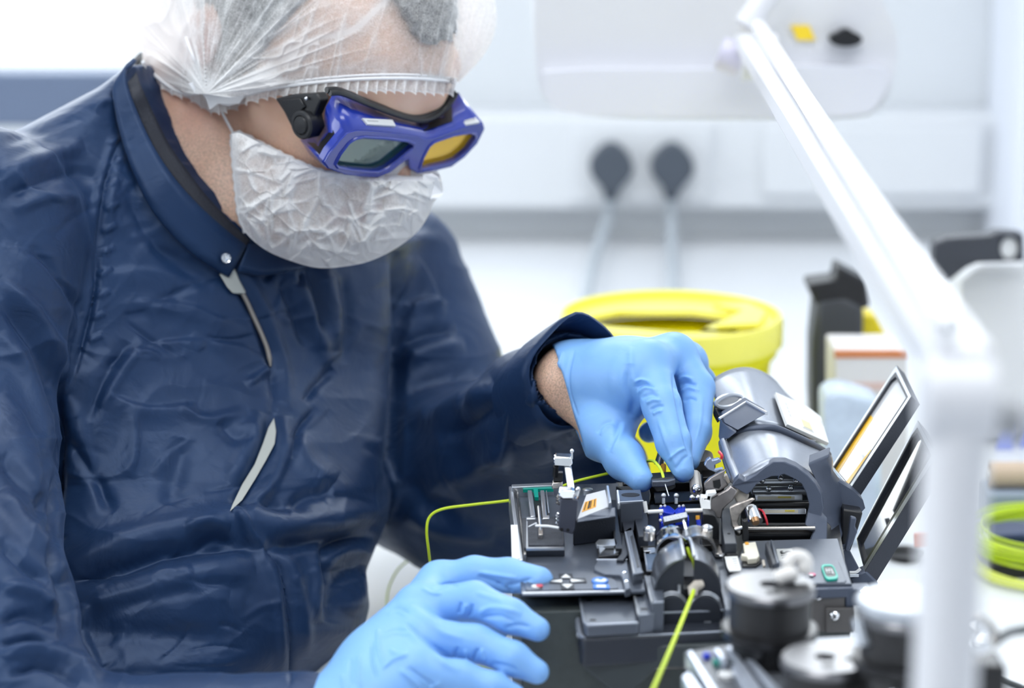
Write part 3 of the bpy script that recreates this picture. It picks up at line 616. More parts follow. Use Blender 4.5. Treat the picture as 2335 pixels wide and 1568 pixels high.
def rrect(q, r=.25, n=4):
    q = [np.array(p, float) for p in q]; o = []
    for i in range(4):
        a, b, c = q[i - 1], q[i], q[(i + 1) % 4]
        p1 = b + (a - b) * r; p2 = b + (c - b) * r
        for k in range(n + 1):
            t = k / n; o.append(tuple((1 - t) ** 2 * p1 + 2 * t * (1 - t) * b + t * t * p2))
    return o
part('set_key', MB().pz(rrect([(1876, 1290), (1898, 1289), (1909, 1314), (1885, 1316)], .25), mm(1.6), mm(.6)), BLACK, bevel=.0002)
part('set_key_ring', MB().pz(rrect([(1870, 1286), (1900, 1285), (1914, 1318), (1883, 1321)], .3), mm(1.9), mm(.6), [rrect([(1876, 1290), (1898, 1289), (1908, 1313), (1885, 1315)], .28)]), GREENB, bevel=.0002, label='teal green ring around the set key')
A = Z(1890.5, 1303, mm(1.7)); ex = Z(1895, 1302.7, mm(1.7)) - A; ex /= np.linalg.norm(ex); ey = Z(1894, 1312, mm(1.7)) - Z(1887, 1294, mm(1.7)); ey /= np.linalg.norm(ey)
text('set_lettering', 'SET', TXTW, sp_, A, ey, ex, .0052)
part('round_key', MB().lathe(Z(1843, 1293, mm(.6)), (0, 0, 1), [(0, .0018), (.0008, .0018)], 20), BL2, bevel=.0002)
part('round_key_mark', MB().lathe(Z(1842, 1293, mm(1.4)), (0, 0, 1), [(0, .0009), (.0001, .0009)], 14), TXTW)
part('round_key', MB().lathe(Z(1852, 1311, mm(.6)), (0, 0, 1), [(0, .0019), (.0008, .0019)], 20), mat('pink_print', (.7, .12, .25), .4), bevel=.0002, label='round pink ringed key')
part('round_key_mark', MB().lathe(Z(1850, 1311, mm(1.4)), (0, 0, 1), [(0, .0012), (.0001, .0012)], 14), TXTW)
# right front: ledge, bracket plates and screws
part('front_ledge', MB().pz([(1845, 1333), (1943, 1331), (1946, 1340), (1845, 1344)], mm(-1), mm(-6)), COVERD, bevel=.0005)
yb = Z(1900, 1334, PZ)[1] - .0015
bz = mat('warm_grey_bracket', (.11, .105, .105), .4, bump=.2, bscale=1500)
part('front_bracket', MB().py([(1850, 1346), (1925, 1344), (1926, 1386), (1908, 1386), (1908, 1440), (1850, 1440)], yb, yb + .002), bz, bevel=.0003)
part('front_bracket', MB().py([(1884, 1388), (1946, 1387), (1946, 1442), (1884, 1442)], yb - .0025, yb - .0005), bz, bevel=.0003)
part('front_block', MB().py([(1928, 1345), (1985, 1342), (1986, 1384), (1928, 1386)], yb, yb + .01), COVERD, bevel=.0006)
part('white_edge', MB().py([(1947, 1384), (1960, 1384), (1960, 1442), (1948, 1442)], yb - .002, yb + .004), WHITEP)
for (x, y, o_) in ((1865, 1358, 0), (1903, 1404, -.003), (1972, 1348, -.001)):
    c = Y(x, y, yb + o_)
    s_ = part('panel_screw', MB().lathe(c, (0, -1, 0), [(0, .0025), (.0006, .0025), (.0014, .0018), (.0016, .0)], 20), CHROME)
    obj('screw_recess', MB().box(c - (0, .0016, 0), (.0020, .0004, .0005)).box(c - (0, .0016, 0), (.0005, .0004, .0020)), TXT, s_, smooth=False)
# ------------------------------------------------------------------ hinged wind cover (part of the machine)
def facets(V, F, th=None):
    mb = MB(); pts = [U(*v) for v in V]; mb.add(pts, F); return mb
def shellobj(name, V, F, m, th=.0022, bev=.0008, sharp=28, sub=0, **k):
    o = part(name, facets(V, F), m, sharp=sharp, **k)
    if sub:
        s_ = o.modifiers.new('sub', 'SUBSURF'); s_.levels = sub; s_.render_levels = sub
    md = o.modifiers.new('thick', 'SOLIDIFY'); md.thickness = th; md.offset = 0
    if bev:
        b = o.modifiers.new('edge', 'BEVEL'); b.width = bev; b.segments = 2; b.limit_method = 'ANGLE'; b.angle_limit = R(30)
    return o
# grid of rows running from the back (top left) to the front (bottom), columns from the left edge over the ridge to the right
rows = [
 [(1621, 872, 1.455), (1640, 858, 1.46), (1668, 845, 1.47), (1697, 840, 1.48), (1722, 844, 1.49), (1748, 856, 1.50), (1770, 874, 1.51), (1788, 903, 1.52)],
 [(1632, 918, 1.425), (1654, 902, 1.43), (1690, 888, 1.435), (1712, 884, 1.44), (1735, 889, 1.45), (1763, 903, 1.46), (1795, 916, 1.47), (1830, 932, 1.49)],
 [(1646, 955, 1.41), (1672, 940, 1.405), (1702, 922, 1.41), (1726, 926, 1.41), (1752, 938, 1.42), (1788, 952, 1.43), (1830, 958, 1.45), (1868, 952, 1.47)],
 [(1644, 985, 1.395), (1668, 978, 1.39), (1700, 968, 1.385), (1738, 974, 1.385), (1765, 972, 1.39), (1800, 988, 1.40), (1845, 1005, 1.42), (1887, 1000, 1.44)],
]
nr, nc = len(rows), len(rows[0])
V = [p for r_ in rows for p in r_]
F = [(i * nc + k, i * nc + k + 1, (i + 1) * nc + k + 1, (i + 1) * nc + k) for i in range(nr - 1) for k in range(nc - 1)]
wc = shellobj('cover_barrel', V, F, COVER, .003, 0, 50, sub=2)
rows = [
 [(1641, 1008, 1.385), (1647, 1004, 1.38), (1668, 993, 1.375), (1700, 980, 1.375), (1740, 976, 1.375), (1775, 978, 1.38), (1830, 1005, 1.395), (1880, 1026, 1.415), (1893, 1037, 1.425)],
 [(1652, 1050, 1.368), (1660, 1048, 1.362), (1686, 1036, 1.355), (1716, 1012, 1.352), (1760, 1000, 1.352), (1800, 1014, 1.358), (1848, 1042, 1.372), (1888, 1062, 1.39), (1896, 1072, 1.40)],
 [(1669, 1108, 1.335), (1678, 1104, 1.33), (1697, 1096, 1.325), (1722, 1080, 1.322), (1762, 1056, 1.322), (1800, 1060, 1.328), (1842, 1088, 1.34), (1874, 1112, 1.36), (1890, 1128, 1.372)],
]
nr, nc = len(rows), len(rows[0])
V = [p for r_ in rows for p in r_]
F = [(i * nc + k, i * nc + k + 1, (i + 1) * nc + k + 1, (i + 1) * nc + k) for i in range(nr - 1) for k in range(nc - 1)]
shellobj('cover_front_shell', V, F, COVER, .003, 0, 60, sub=2)
# dark stepped edge between the two shells
part('cover_step', MB().tube(smooth_path([U(1668, 992, 1.375), U(1700, 980, 1.372), U(1728, 977, 1.37), U(1765, 976, 1.37), U(1815, 996, 1.38), U(1860, 1018, 1.398), U(1890, 1036, 1.418)], 6), [.0008] + [.0022] * 35 + [.0016], 12), COVERD)
# dark angled chamfer block and scoop
c3 = [U(1647, 951, 1.386), U(1702, 917, 1.392), U(1682, 981, 1.366)]; cn = np.cross(c3[1] - c3[0], c3[2] - c3[0]); cn /= np.linalg.norm(cn)
part('chamfer_lit_edge', MB().tube([PL(1640, 955, c3[0], cn), PL(1702, 917, c3[0], cn), PL(1748, 942, c3[0], cn)], .0011, 8), SILV)  # silver tube stands in for light catching the chamfer's top edge
part('cover_chamfer', MB().slab([PL(x, y, c3[0], cn) for x, y in ((1647, 951), (1702, 917), (1748, 943), (1716, 961), (1682, 981), (1650, 963))], (0, .012, 0)), COVERD, bevel=.0008)
part('cover_side_edge', MB().slab([U(1641, 1006, 1.372), U(1645, 960, 1.385), U(1664, 974, 1.372), U(1682, 984, 1.366), U(1662, 1000, 1.366)], (0, .010, 0)), COVERD, bevel=.0008)
sc = [(1661 + 29 * math.cos(a) * 1 + 0, 914 + (13 * math.sin(a)) - 11 * math.cos(a) * .55, 1.4225 + .003 * math.cos(a)) for a in np.linspace(0, 2 * math.pi, 28, endpoint=False)]
sco = [U(a_, b_, c_ - .012) for a_, b_, c_ in sc]
part('scoop_rim', MB().tube(sco + [sco[0]], .0014, 8), SILV)
part('scoop_dish', MB().slab(sco, (0, .004, -.004)), mat('scoop_metal', (.45, .45, .47), .2, metal=.9), label='polished scoop')
part('latch_tab', MB().slab([U(1630, 928, 1.405), U(1646, 955, 1.40), U(1636, 965, 1.40), U(1627, 948, 1.405)], (0, .006, 0)), BLACK, bevel=.0006)
# left side column of the front shell, bright ridge
part('cover_left_ridge', MB().tube([U(1650, 1006, 1.372), U(1664, 1050, 1.355), U(1684, 1103, 1.325)], [.0024, .0026, .0026], 12), COVER)
# arch shaped front rim
rim = [(1669, 1108), (1672, 1100), (1684, 1088), (1698, 1098), (1722, 1083), (1742, 1066), (1762, 1053), (1790, 1053), (1815, 1064), (1842, 1084), (1860, 1104), (1874, 1128), (1878, 1160), (1872, 1176), (1886, 1192), (1884, 1268), (1872, 1266), (1858, 1258), (1862, 1252), (1845, 1240), (1852, 1222), (1858, 1208), (1835, 1196), (1842, 1168), (1845, 1150), (1838, 1124), (1828, 1104), (1812, 1092), (1788, 1081), (1775, 1086), (1760, 1086), (1738, 1096), (1726, 1103), (1715, 1118), (1704, 1128), (1696, 1124)]
part('cover_front_rim', MB().slab([U(x, y, 1.318 + max(0, x - 1700) * .00006 - max(0, y - 1180) * .00025) for x, y in rim], (.001, .006, .001)), COVERD, bevel=.0009)
outer = [(1842, 1058), (1893, 1037), (1888, 1048), (1895, 1068), (1895, 1088), (1912, 1112), (1920, 1150), (1924, 1185), (1921, 1222), (1914, 1250), (1895, 1246), (1894, 1200), (1886, 1192), (1872, 1176), (1874, 1128), (1860, 1096)]
part('cover_side_wall', MB().slab([U(x, y, 1.335 + (x - 1850) * .0004 - max(0, y - 1180) * .00025) for x, y in outer], (.002, .012, .002)), COVERD, bevel=.0012)
part('hinge_arm', MB().slab([U(x, y, 1.365) for x, y in ((1890, 1085), (1905, 1094), (1945, 1118), (1968, 1140), (1973, 1158), (1960, 1172), (1940, 1178), (1920, 1160), (1905, 1128))], (0, .012, 0)), COVERD, bevel=.0025)
part('hinge_block', MB().slab([U(x, y, 1.355) for x, y in ((1922, 1160), (1968, 1168), (1962, 1190), (1952, 1222), (1938, 1260), (1918, 1254))], (0, .012, 0)), BLACK, bevel=.001)
part('hinge_link', MB().slab([U(x, y, 1.34) for x, y in ((1940, 1178), (1954, 1182), (1950, 1200), (1956, 1212), (1944, 1240), (1936, 1258), (1926, 1256), (1936, 1214))], (0, .004, 0)), COVERD, bevel=.0008)
part('rear_plate', MB().slab([U(1722, 1072, 1.372), U(1842, 1070, 1.372), U(1850, 1124, 1.366), U(1712, 1126, 1.366)], (0, .002, 0)), mat('pale_grey_plate', (.60, .63, .66), .3, metal=.3), bevel=.0004)
part('rear_plate', MB().slab([U(1700, 1096, 1.362), U(1850, 1094, 1.362), U(1850, 1102, 1.362), U(1700, 1104, 1.362)], (0, .003, 0)), SILV, bevel=.0004)
# label on the cover
ll = [U(1763, 902, 1.4505), U(1834, 933, 1.476), U(1866, 958, 1.474), U(1884, 1018, 1.4225), U(1789, 975, 1.3865)]
ln = np.cross(ll[1] - ll[0], ll[4] - ll[0]); ln /= np.linalg.norm(ln); ln = ln if ln[1] < 0 else -ln
ll = [p + ln * .0028 for p in ll]
cl = part('cover_label', MB().slab(ll, -ln * .0022), LABEL, bevel=.0003, label='white label on the cover')
def lq(a, b): return ll[0] * (1 - a) * (1 - b) + (ll[0] + (ll[3] - ll[4])) * a * (1 - b) + ll[3] * a * b + ll[4] * (1 - a) * b
def lquad(a0, a1, b0, b1, m, e=.0002, n='label_print'):
    obj(n, MB().slab([lq(a0, b0) + ln * e, lq(a1, b0) + ln * e, lq(a1, b1) + ln * e, lq(a0, b1) + ln * e], -ln * .0002), m, cl, smooth=False)
lquad(.40, .66, .22, .90, mat('pale_grey_print', (.6, .6, .58), .5)); lquad(.42, .64, .26, .86, LABEL, .0004); lquad(.43, .63, .62, .84, mat('pale_yellow', (.82, .76, .45), .5), .0006)
for k in range(4): lquad(.15 + .0 * k, .20, .25 + .12 * k, .33 + .12 * k, MT['pale_grey_print'])
for k in range(3): lquad(.76 + .05 * k, .78 + .05 * k, .35, .8, mat('faint_print', (.70, .71, .71), .5))
# ------------------------------------------------------------------ two open flaps with glossy panes
def flap(o4, i4, thick, name, lab):
    "o4 outer corners (px,py,d) [top-left, tip, right, lower right, lower left]; thick = vector to the back"
    k3 = [U(*o4[i]) for i in (0, 2, 3)]; pn_ = np.cross(k3[1] - k3[0], k3[2] - k3[0]); pn_ /= np.linalg.norm(pn_)
    O = [PL(p[0], p[1], k3[0], pn_) for p in o4]; I = [PL(p[0], p[1], k3[0], pn_) for p in i4]
    f = part(name, MB().ring(O, I, thick), DARK, bevel=.0008, label=lab)
    O2 = [O[k] + (I[k] - O[k]) * .08 for k in range(len(O))]; e_ = np.array(thick) * .02
    obj('pane_rim', MB().ring([p - e_ for p in O2], [O[k] + (I[k] - O[k]) * .6 - e_ for k in range(len(O))], e_ * 2), SILV, f, smooth=False)
    return f, O, I
GLS = bpy.data.materials.new('flap_pane'); GLS.use_nodes = True
b_ = GLS.node_tree.nodes['Principled BSDF']; b_.inputs['Base Color'].default_value = (.02, .022, .026, 1); b_.inputs['Roughness'].default_value = .07; b_.inputs['Specular IOR Level'].default_value = 1.0; b_.inputs['Coat Weight'].default_value = 1; b_.inputs['Coat Roughness'].default_value = .03
for o5, i5, th, lab, pm in (
    ([(1898, 1062, 1.44), (2028, 858, 1.47), (2044, 832, 1.475), (2079, 903, 1.405), (1941, 1113, 1.37)], [(1900, 1066, 1.436), (2030, 868, 1.466), (2042, 858, 1.468), (2066, 906, 1.411), (1932, 1108, 1.375)], (.0055, .002, -.0055), 'rear open flap with an amber edged pane', WHITEP),
    ([(1952, 1228, 1.40), (2078, 986, 1.43), (2094, 958, 1.435), (2136, 1038, 1.365), (1972, 1303, 1.33)], [(1955, 1228, 1.396), (2080, 996, 1.426), (2092, 986, 1.426), (2118, 1038, 1.372), (1968, 1286, 1.338)], (.0065, .002, -.0075), 'front open flap with a dark reflecting pane', GLS)):
    f, O, I = flap(o5, i5, th, 'flap', lab)
    mid = np.array(th) * .25
    pn = obj('pane', MB().slab([p + mid for p in I], np.array(th) * .15), pm, f, smooth=False)
    if pm is WHITEP:
        pn.data.materials[0] = mat('milky_pane', (.70, .71, .73), .12, coat=.6)
        am = mat('amber_edge', (.90, .52, .02), .3)
        e = mid * .9
        def mixp(a, b, t): return a + (b - a) * t
        obj('amber_strip', MB().slab([I[0] + e, mixp(I[0], I[1], .62) + e, mixp(mixp(I[0], I[1], .62), mixp(I[4], I[3], .62), .16) + e, mixp(I[0], I[4], .2) + e], mid * .08), am, f, smooth=False)
        obj('amber_strip', MB().slab([mixp(I[0], I[4], .72) + e, mixp(mixp(I[0], I[1], .4), mixp(I[4], I[3], .4), .84) + e, mixp(I[4], I[3], .4) + e, I[4] + e], mid * .08), am, f, smooth=False)
part('flap_hinge', MB().slab([U(x, y, 1.35) for x, y in ((1935, 1318), (1975, 1300), (2005, 1332), (1990, 1345), (1945, 1342))], (0, .01, 0)), COVERD, bevel=.0012)
part('side_bay', MB().slab([U(x, y, 1.345) for x, y in ((1914, 1255), (1935, 1250), (1965, 1308), (1955, 1316), (1936, 1318))], (0, .01, 0)), COVERD, bevel=.001)
part('bay_edge', MB().tube(smooth_path([U(1937, 1305, 1.338), U(1952, 1304, 1.338), U(1962, 1296, 1.338)], 5), .0009, 8), WHITEP)
part('bay_edge', MB().tube([U(1938, 1312, 1.335), U(1958, 1312, 1.335)], .0008, 8), SILV)
# ------------------------------------------------------------------ held fibre holder with fibre and its pins
fh = thing('fibre_holder', 'small black fibre holder pinched between gloved thumb and forefinger above the machine', 'holder', U(1512, 1116, 1.345))
obj('body', MB().slab([U(x, y, 1.345) for x, y in ((1485, 1092), (1538, 1088), (1541, 1112), (1534, 1116), (1496, 1121), (1490, 1112))], (0, .012, 0)), BLACK, fh, bevel=.0006)
obj('lid', MB().slab([U(1483, 1078, 1.357), U(1510, 1075, 1.357), U(1538, 1082, 1.357), U(1540, 1092, 1.343), U(1524, 1096, 1.342), U(1487, 1097, 1.342)], (0, .0, -.0035)), PLATE, fh, bevel=.0006)
obj('front_strip', MB().slab([U(1491, 1103, 1.3445), U(1534, 1098, 1.3445), U(1534, 1102, 1.3445), U(1491, 1107, 1.3445)], (0, .001, 0)), SILV, fh, bevel=.0002)
fib = thing('optical_fibre', 'yellow green fibre running from the held holder behind the glove past the clamp arm', 'fibre', U(1512, 1100, 1.345))
obj('coating', MB().tube(smooth_path([U(1515, 1101, 1.344), U(1510, 1078, 1.350), U(1500, 1060, 1.355), U(1484, 1050, 1.37), U(1440, 1058, 1.40), U(1405, 1074, 1.40), U(1310, 1098, 1.40), U(1240, 1125, 1.41), U(1165, 1140, 1.42), U(1080, 1150, 1.42), U(1010, 1160, 1.42), U(980, 1178, 1.42), U(973, 1210, 1.42), U(978, 1260, 1.425), U(984, 1310, 1.44), U(985, 1340, 1.46)], 8), .00085, 8), YFIB, fib)
obj('bare_end', MB().tube([U(1516, 1102, 1.343), U(1525, 1131, 1.335)], .00035, 6), SILV, fib)
fib2 = obj('optical_fibre', MB().tube(smooth_path([U(1568, 1250, 1.250), U(1573, 1264, 1.243), U(1581, 1279, 1.24), U(1586, 1300, 1.236), U(1588, 1325, 1.228), U(1582, 1345, 1.218), U(1575, 1365, 1.205), U(1545, 1440, 1.16), U(1520, 1500, 1.12), U(1490, 1570, 1.08), U(1470, 1620, 1.06)], 8), .0010, 10), YFIB)
tag(fib2, 'taut yellow green fibre rising from the lower edge into the slot between the twin domes', 'fibre')
# ================================================================== clay: signed distance sculpting
class Clay:
    def __init__(s, lo, hi, vox, bg=.03):
        s.lo = np.array(lo, float); s.vox = vox; s.bg = bg
        s.n = np.ceil((np.array(hi) - s.lo) / vox).astype(int) + 1
        s.a = np.full(tuple(s.n), bg, np.float32)
    def _sub(s, lo, hi):
        i0 = np.clip(np.floor((np.array(lo) - s.lo) / s.vox).astype(int), 0, s.n); i1 = np.clip(np.ceil((np.array(hi) - s.lo) / s.vox).astype(int) + 1, 0, s.n)
        if np.any(i1 <= i0): return None, None
        g = [((np.arange(i0[k], i1[k]) * s.vox) + s.lo[k]).astype(np.float32) for k in range(3)]
        P = np.stack(np.meshgrid(*g, indexing='ij'), -1)
        return (slice(i0[0], i1[0]), slice(i0[1], i1[1]), slice(i0[2], i1[2])), P
    def put(s, sl, d, k, op='u'):
        a = s.a[sl]
        if op == 'u':
            if k > 0:
                h = np.maximum(k - np.abs(a - d), 0) / k; a2 = np.minimum(a, d) - h * h * k * .25
            else: a2 = np.minimum(a, d)
        elif op == 's':
            b = -d; h = np.maximum(k - np.abs(a - b), 0) / k if k > 0 else 0; a2 = np.maximum(a, b) + h * h * k * .25
        elif op == 'i': a2 = np.maximum(a, d)
        s.a[sl] = a2
    def cap(s, A, B, ra, rb, k=.004, op='u', sq=None):
        A = np.array(A, float); B = np.array(B, float); m = max(ra, rb) + k + .012
        sl, P = s._sub(np.minimum(A, B) - m, np.maximum(A, B) + m)
        if sl is None: return s
        ba = (B - A).astype(np.float32); pa = P - A.astype(np.float32)
        h = np.clip((pa @ ba) / max(1e-12, float(ba @ ba)), 0, 1)
        d = np.linalg.norm(pa - h[..., None] * ba, axis=-1) - (ra + (rb - ra) * h)
        s.put(sl, d, k, op); return s
    def chain(s, pts, rs, k=.004):
        for i in range(len(pts) - 1): s.cap(pts[i], pts[i + 1], rs[i], rs[i + 1], k)
        return s
    def ell(s, c, r, M=None, k=.004, op='u'):
        c = np.array(c, float); r = np.array(r, float); m = r.max() + k + .012
        sl, P = s._sub(c - m, c + m)
        if sl is None: return s
        q = P - c.astype(np.float32)
        if M is not None: q = q @ np.asarray(M, np.float32)
        k0 = np.linalg.norm(q / r.astype(np.float32), axis=-1); k1 = np.linalg.norm(q / (r * r).astype(np.float32), axis=-1)
        s.put(sl, k0 * (k0 - 1) / np.maximum(k1, 1e-6), k, op); return s
    def fn(s, lo, hi, f, k=.004, op='u'):
        sl, P = s._sub(lo, hi)
        if sl is None: return s
        s.put(sl, f(P).astype(np.float32), k, op); return s
    def mesh(s, it=3, thr=0.0):
        a = np.clip(s.a, -s.bg, s.bg); a[0] = a[-1] = s.bg; a[:, 0] = a[:, -1] = s.bg; a[:, :, 0] = a[:, :, -1] = s.bg
        G = openvdb.FloatGrid(background=s.bg); G.copyFromArray(np.ascontiguousarray(a), tolerance=0.0)
        v, q = G.convertToQuads(thr)
        V = v.astype(np.float64) * s.vox + s.lo; Q = q.astype(np.int64)[:, ::-1]
        c = V.mean(0); n_ = np.cross(V[Q[:, 2]] - V[Q[:, 0]], V[Q[:, 3]] - V[Q[:, 1]])
        if ((V[Q[:, 0]] - c) * n_).sum() < 0: Q = Q[:, ::-1].copy()
        for i in range(it):
            V = lap(V, Q, .6); V = lap(V, Q, -.45)
        return V, Q
def edges(Q):
    e = np.concatenate([Q[:, [i, (i + 1) % Q.shape[1]]] for i in range(Q.shape[1])]); return e
def lap(V, Q, l):
    e = edges(Q); acc = np.zeros_like(V); cnt = np.zeros(len(V))
    for a, b in ((0, 1), (1, 0)):
        for c in range(3): acc[:, c] += np.bincount(e[:, a], V[e[:, b], c], len(V))
        cnt += np.bincount(e[:, a], minlength=len(V))
    return V + l * (acc / np.maximum(cnt, 1)[:, None] - V)
def normals(V, Q):
    n = np.cross(V[Q[:, 2]] - V[Q[:, 0]], V[Q[:, 3]] - V[Q[:, 1]]) if Q.shape[1] == 4 else np.cross(V[Q[:, 1]] - V[Q[:, 0]], V[Q[:, 2]] - V[Q[:, 0]])
    N = np.zeros_like(V)
    for i in range(Q.shape[1]):
        for c in range(3): N[:, c] += np.bincount(Q[:, i], n[:, c], len(V))
    return N / (np.linalg.norm(N, axis=1)[:, None] + 1e-12)
def quads_obj(name, V, Q, m, parent, attrs=None, kind=None, label=None, smooth=True):
    me = bpy.data.meshes.new(name); base = root_loc(parent) if parent is not None else np.array([(V[:, 0].min() + V[:, 0].max()) / 2, (V[:, 1].min() + V[:, 1].max()) / 2, V[:, 2].min()])
    W = (V - base).astype(np.float32); k = Q.shape[1]
    me.vertices.add(len(W)); me.vertices.foreach_set('co', W.ravel())
    me.loops.add(Q.size); me.loops.foreach_set('vertex_index', Q.astype(np.int32).ravel())
    me.polygons.add(len(Q)); me.polygons.foreach_set('loop_start', np.arange(0, Q.size, k, dtype=np.int32)); me.polygons.foreach_set('loop_total', np.full(len(Q), k, np.int32))
    me.update(calc_edges=True); me.validate()
    for an, av in (attrs or {}).items():
        at = me.attributes.new(an, 'FLOAT', 'POINT'); at.data.foreach_set('value', np.asarray(av, np.float32))
    if smooth: me.polygons.foreach_set('use_smooth', [True] * len(me.polygons))
    o = bpy.data.objects.new(name, me); COL.objects.link(o)
    me.materials.append(m)
    if parent is not None: o.parent = parent
    else: o.location = base
    if kind: o['kind'] = kind
    if label: o['label'] = label
    return o
def refine(V, Q):
    "split the faces that look at the camera inside the frame into four"
    N = normals(V, Q); px, py, d = proj(V); C = np.array([0, 0, CH]); vd = C - V; vd /= np.linalg.norm(vd, axis=1)[:, None]
    ok = ((N * vd).sum(1) > -.05) & (px > -60) & (px < 2400) & (py > -60) & (py < 1640)
    m = ok[Q].all(1); A = Q[m]; B_ = Q[~m]
    e = np.concatenate([A[:, [i, (i + 1) % 4]] for i in range(4)]); es = np.sort(e, 1); key = es[:, 0] * (len(V) + 1) + es[:, 1]
    uk, inv = np.unique(key, return_inverse=True); first = np.zeros(len(uk), int); first[inv] = np.arange(len(key))
    mid = (V[es[first, 0]] + V[es[first, 1]]) / 2; nA = len(A); ei = inv.reshape(4, nA) + len(V); cen = V[A].mean(1); ci = np.arange(nA) + len(V) + len(mid)
    Q4 = np.concatenate([np.stack([A[:, i], ei[i], ci, ei[(i - 1) % 4]], 1) for i in range(4)])
    return np.concatenate([V, mid, cen]), np.concatenate([B_, Q4])
# strokes: folds pushed into a surface along lines, on the side of the surface they belong to
def seg_dist(px, py, L):
    L = np.array(L, float); best = np.full(px.shape, 1e9); sgn = np.zeros(px.shape); tt = np.zeros(px.shape)
    ln = np.hypot(*np.diff(L, axis=0).T); cum = np.concatenate([[0], np.cumsum(ln)]); tot = cum[-1]
    for i in range(len(L) - 1):
        a, b = L[i], L[i + 1]; ab = b - a; h = np.clip(((px - a[0]) * ab[0] + (py - a[1]) * ab[1]) / (ab @ ab), 0, 1)
        dx = px - a[0] - h * ab[0]; dy = py - a[1] - h * ab[1]; d = np.hypot(dx, dy)
        m = d < best; best = np.where(m, d, best); sgn = np.where(m, np.sign(ab[0] * dy - ab[1] * dx), sgn); tt = np.where(m, (cum[i] + h * ln[i]) / tot, tt)
    return best, sgn, tt
def curve2(L, n=6):
    return [tuple(p[:2]) for p in smooth_path([(a, b, 0) for a, b in L], n)]
def strokes(V, Q, S, AMP=1.0):
    N = normals(V, Q); px, py, d = proj(V); C = np.array([0, 0, CH]); vd = C - V; vd /= np.linalg.norm(vd, axis=1)[:, None]
    face = np.clip((N * vd).sum(1) * 4, 0, 1); D = np.zeros(len(V))
    for st in S:
        L, wd, amp = st[:3]; kind = st[3] if len(st) > 3 else 'g'; dr = st[4] if len(st) > 4 else None
        L2 = curve2(L) if len(L) > 2 else L
        xs = [p[0] for p in L2]; ys = [p[1] for p in L2]; m = 3.2 * wd
        idx = np.where((px > min(xs) - m) & (px < max(xs) + m) & (py > min(ys) - m) & (py < max(ys) + m) & (face > 0))[0]
        if dr is not None: idx = idx[(d[idx] > dr[0]) & (d[idx] < dr[1])]
        if not len(idx): continue
        b, sg, t = seg_dist(px[idx], py[idx], L2); x = b / wd; tp = np.clip(np.minimum(t, 1 - t) * 5, 0, 1) ** .7
        if kind == 'g': y = np.exp(-x * x)
        elif kind == 'v': y = np.exp(-(x * 1.6)) * (x < 3)                # sharp crease
        elif kind == 'f': y = np.exp(-x * x) * sg * x * 2.3               # one side up, one side down
        elif kind == 'c':                                                 # crisp fold: slow rise, quick fall
            y = np.where(sg > 0, np.exp(-(x / 1.9) ** 2), np.exp(-(x / .55) ** 2))
        elif kind == 's':                                                 # overhang step, positive side raised
            y = np.where(sg > 0, np.exp(-(x / 2) ** 2), -.5 * np.exp(-(x * 1.5) ** 2))
        D[idx] += amp * AMP * y * tp
    return V + N * (D * face / 1000.0)[:, None]
# smooth value noise in 2D and 3D
def vnoise(x, y, seed=0):
    rs = np.random.RandomState(seed); T = rs.rand(256, 256)
    xi = np.floor(x).astype(int); yi = np.floor(y).astype(int); fx = x - xi; fy = y - yi; fx = fx * fx * (3 - 2 * fx); fy = fy * fy * (3 - 2 * fy)
    g = lambda a, b: T[a % 256, b % 256]
    return (g(xi, yi) * (1 - fx) + g(xi + 1, yi) * fx) * (1 - fy) + (g(xi, yi + 1) * (1 - fx) + g(xi + 1, yi + 1) * fx) * fy
def ridge(x, y, seed=0, p=4):
    return (1 - np.abs(2 * vnoise(x, y, seed) - 1)) ** p

# ================================================================== the person
HC = U(680, 141, 1.55); HS = .88
def rotm(yaw, pit, rol):
    c, s = math.cos, math.sin
    return np.array([[c(yaw), -s(yaw), 0], [s(yaw), c(yaw), 0], [0, 0, 1]]) @ np.array([[c(pit), 0, s(pit)], [0, 1, 0], [-s(pit), 0, c(pit)]]) @ np.array([[1, 0, 0], [0, c(rol), -s(rol)], [0, s(rol), c(rol)]])
HR = rotm(R(-38.5), R(30), R(2.6))
def H(x, y, z): return HC + HR @ (np.array([x, y, z]) * HS)
def toH(P): return ((np.asarray(P) - HC) @ HR) / HS
hx, hy, hzv = HR[:, 0], HR[:, 1], HR[:, 2]
pr = thing('person', 'person in navy smock, hairnet and mask leaning over the machine with gloved hands', 'person', (HC[0] - .15, HC[1], .45))

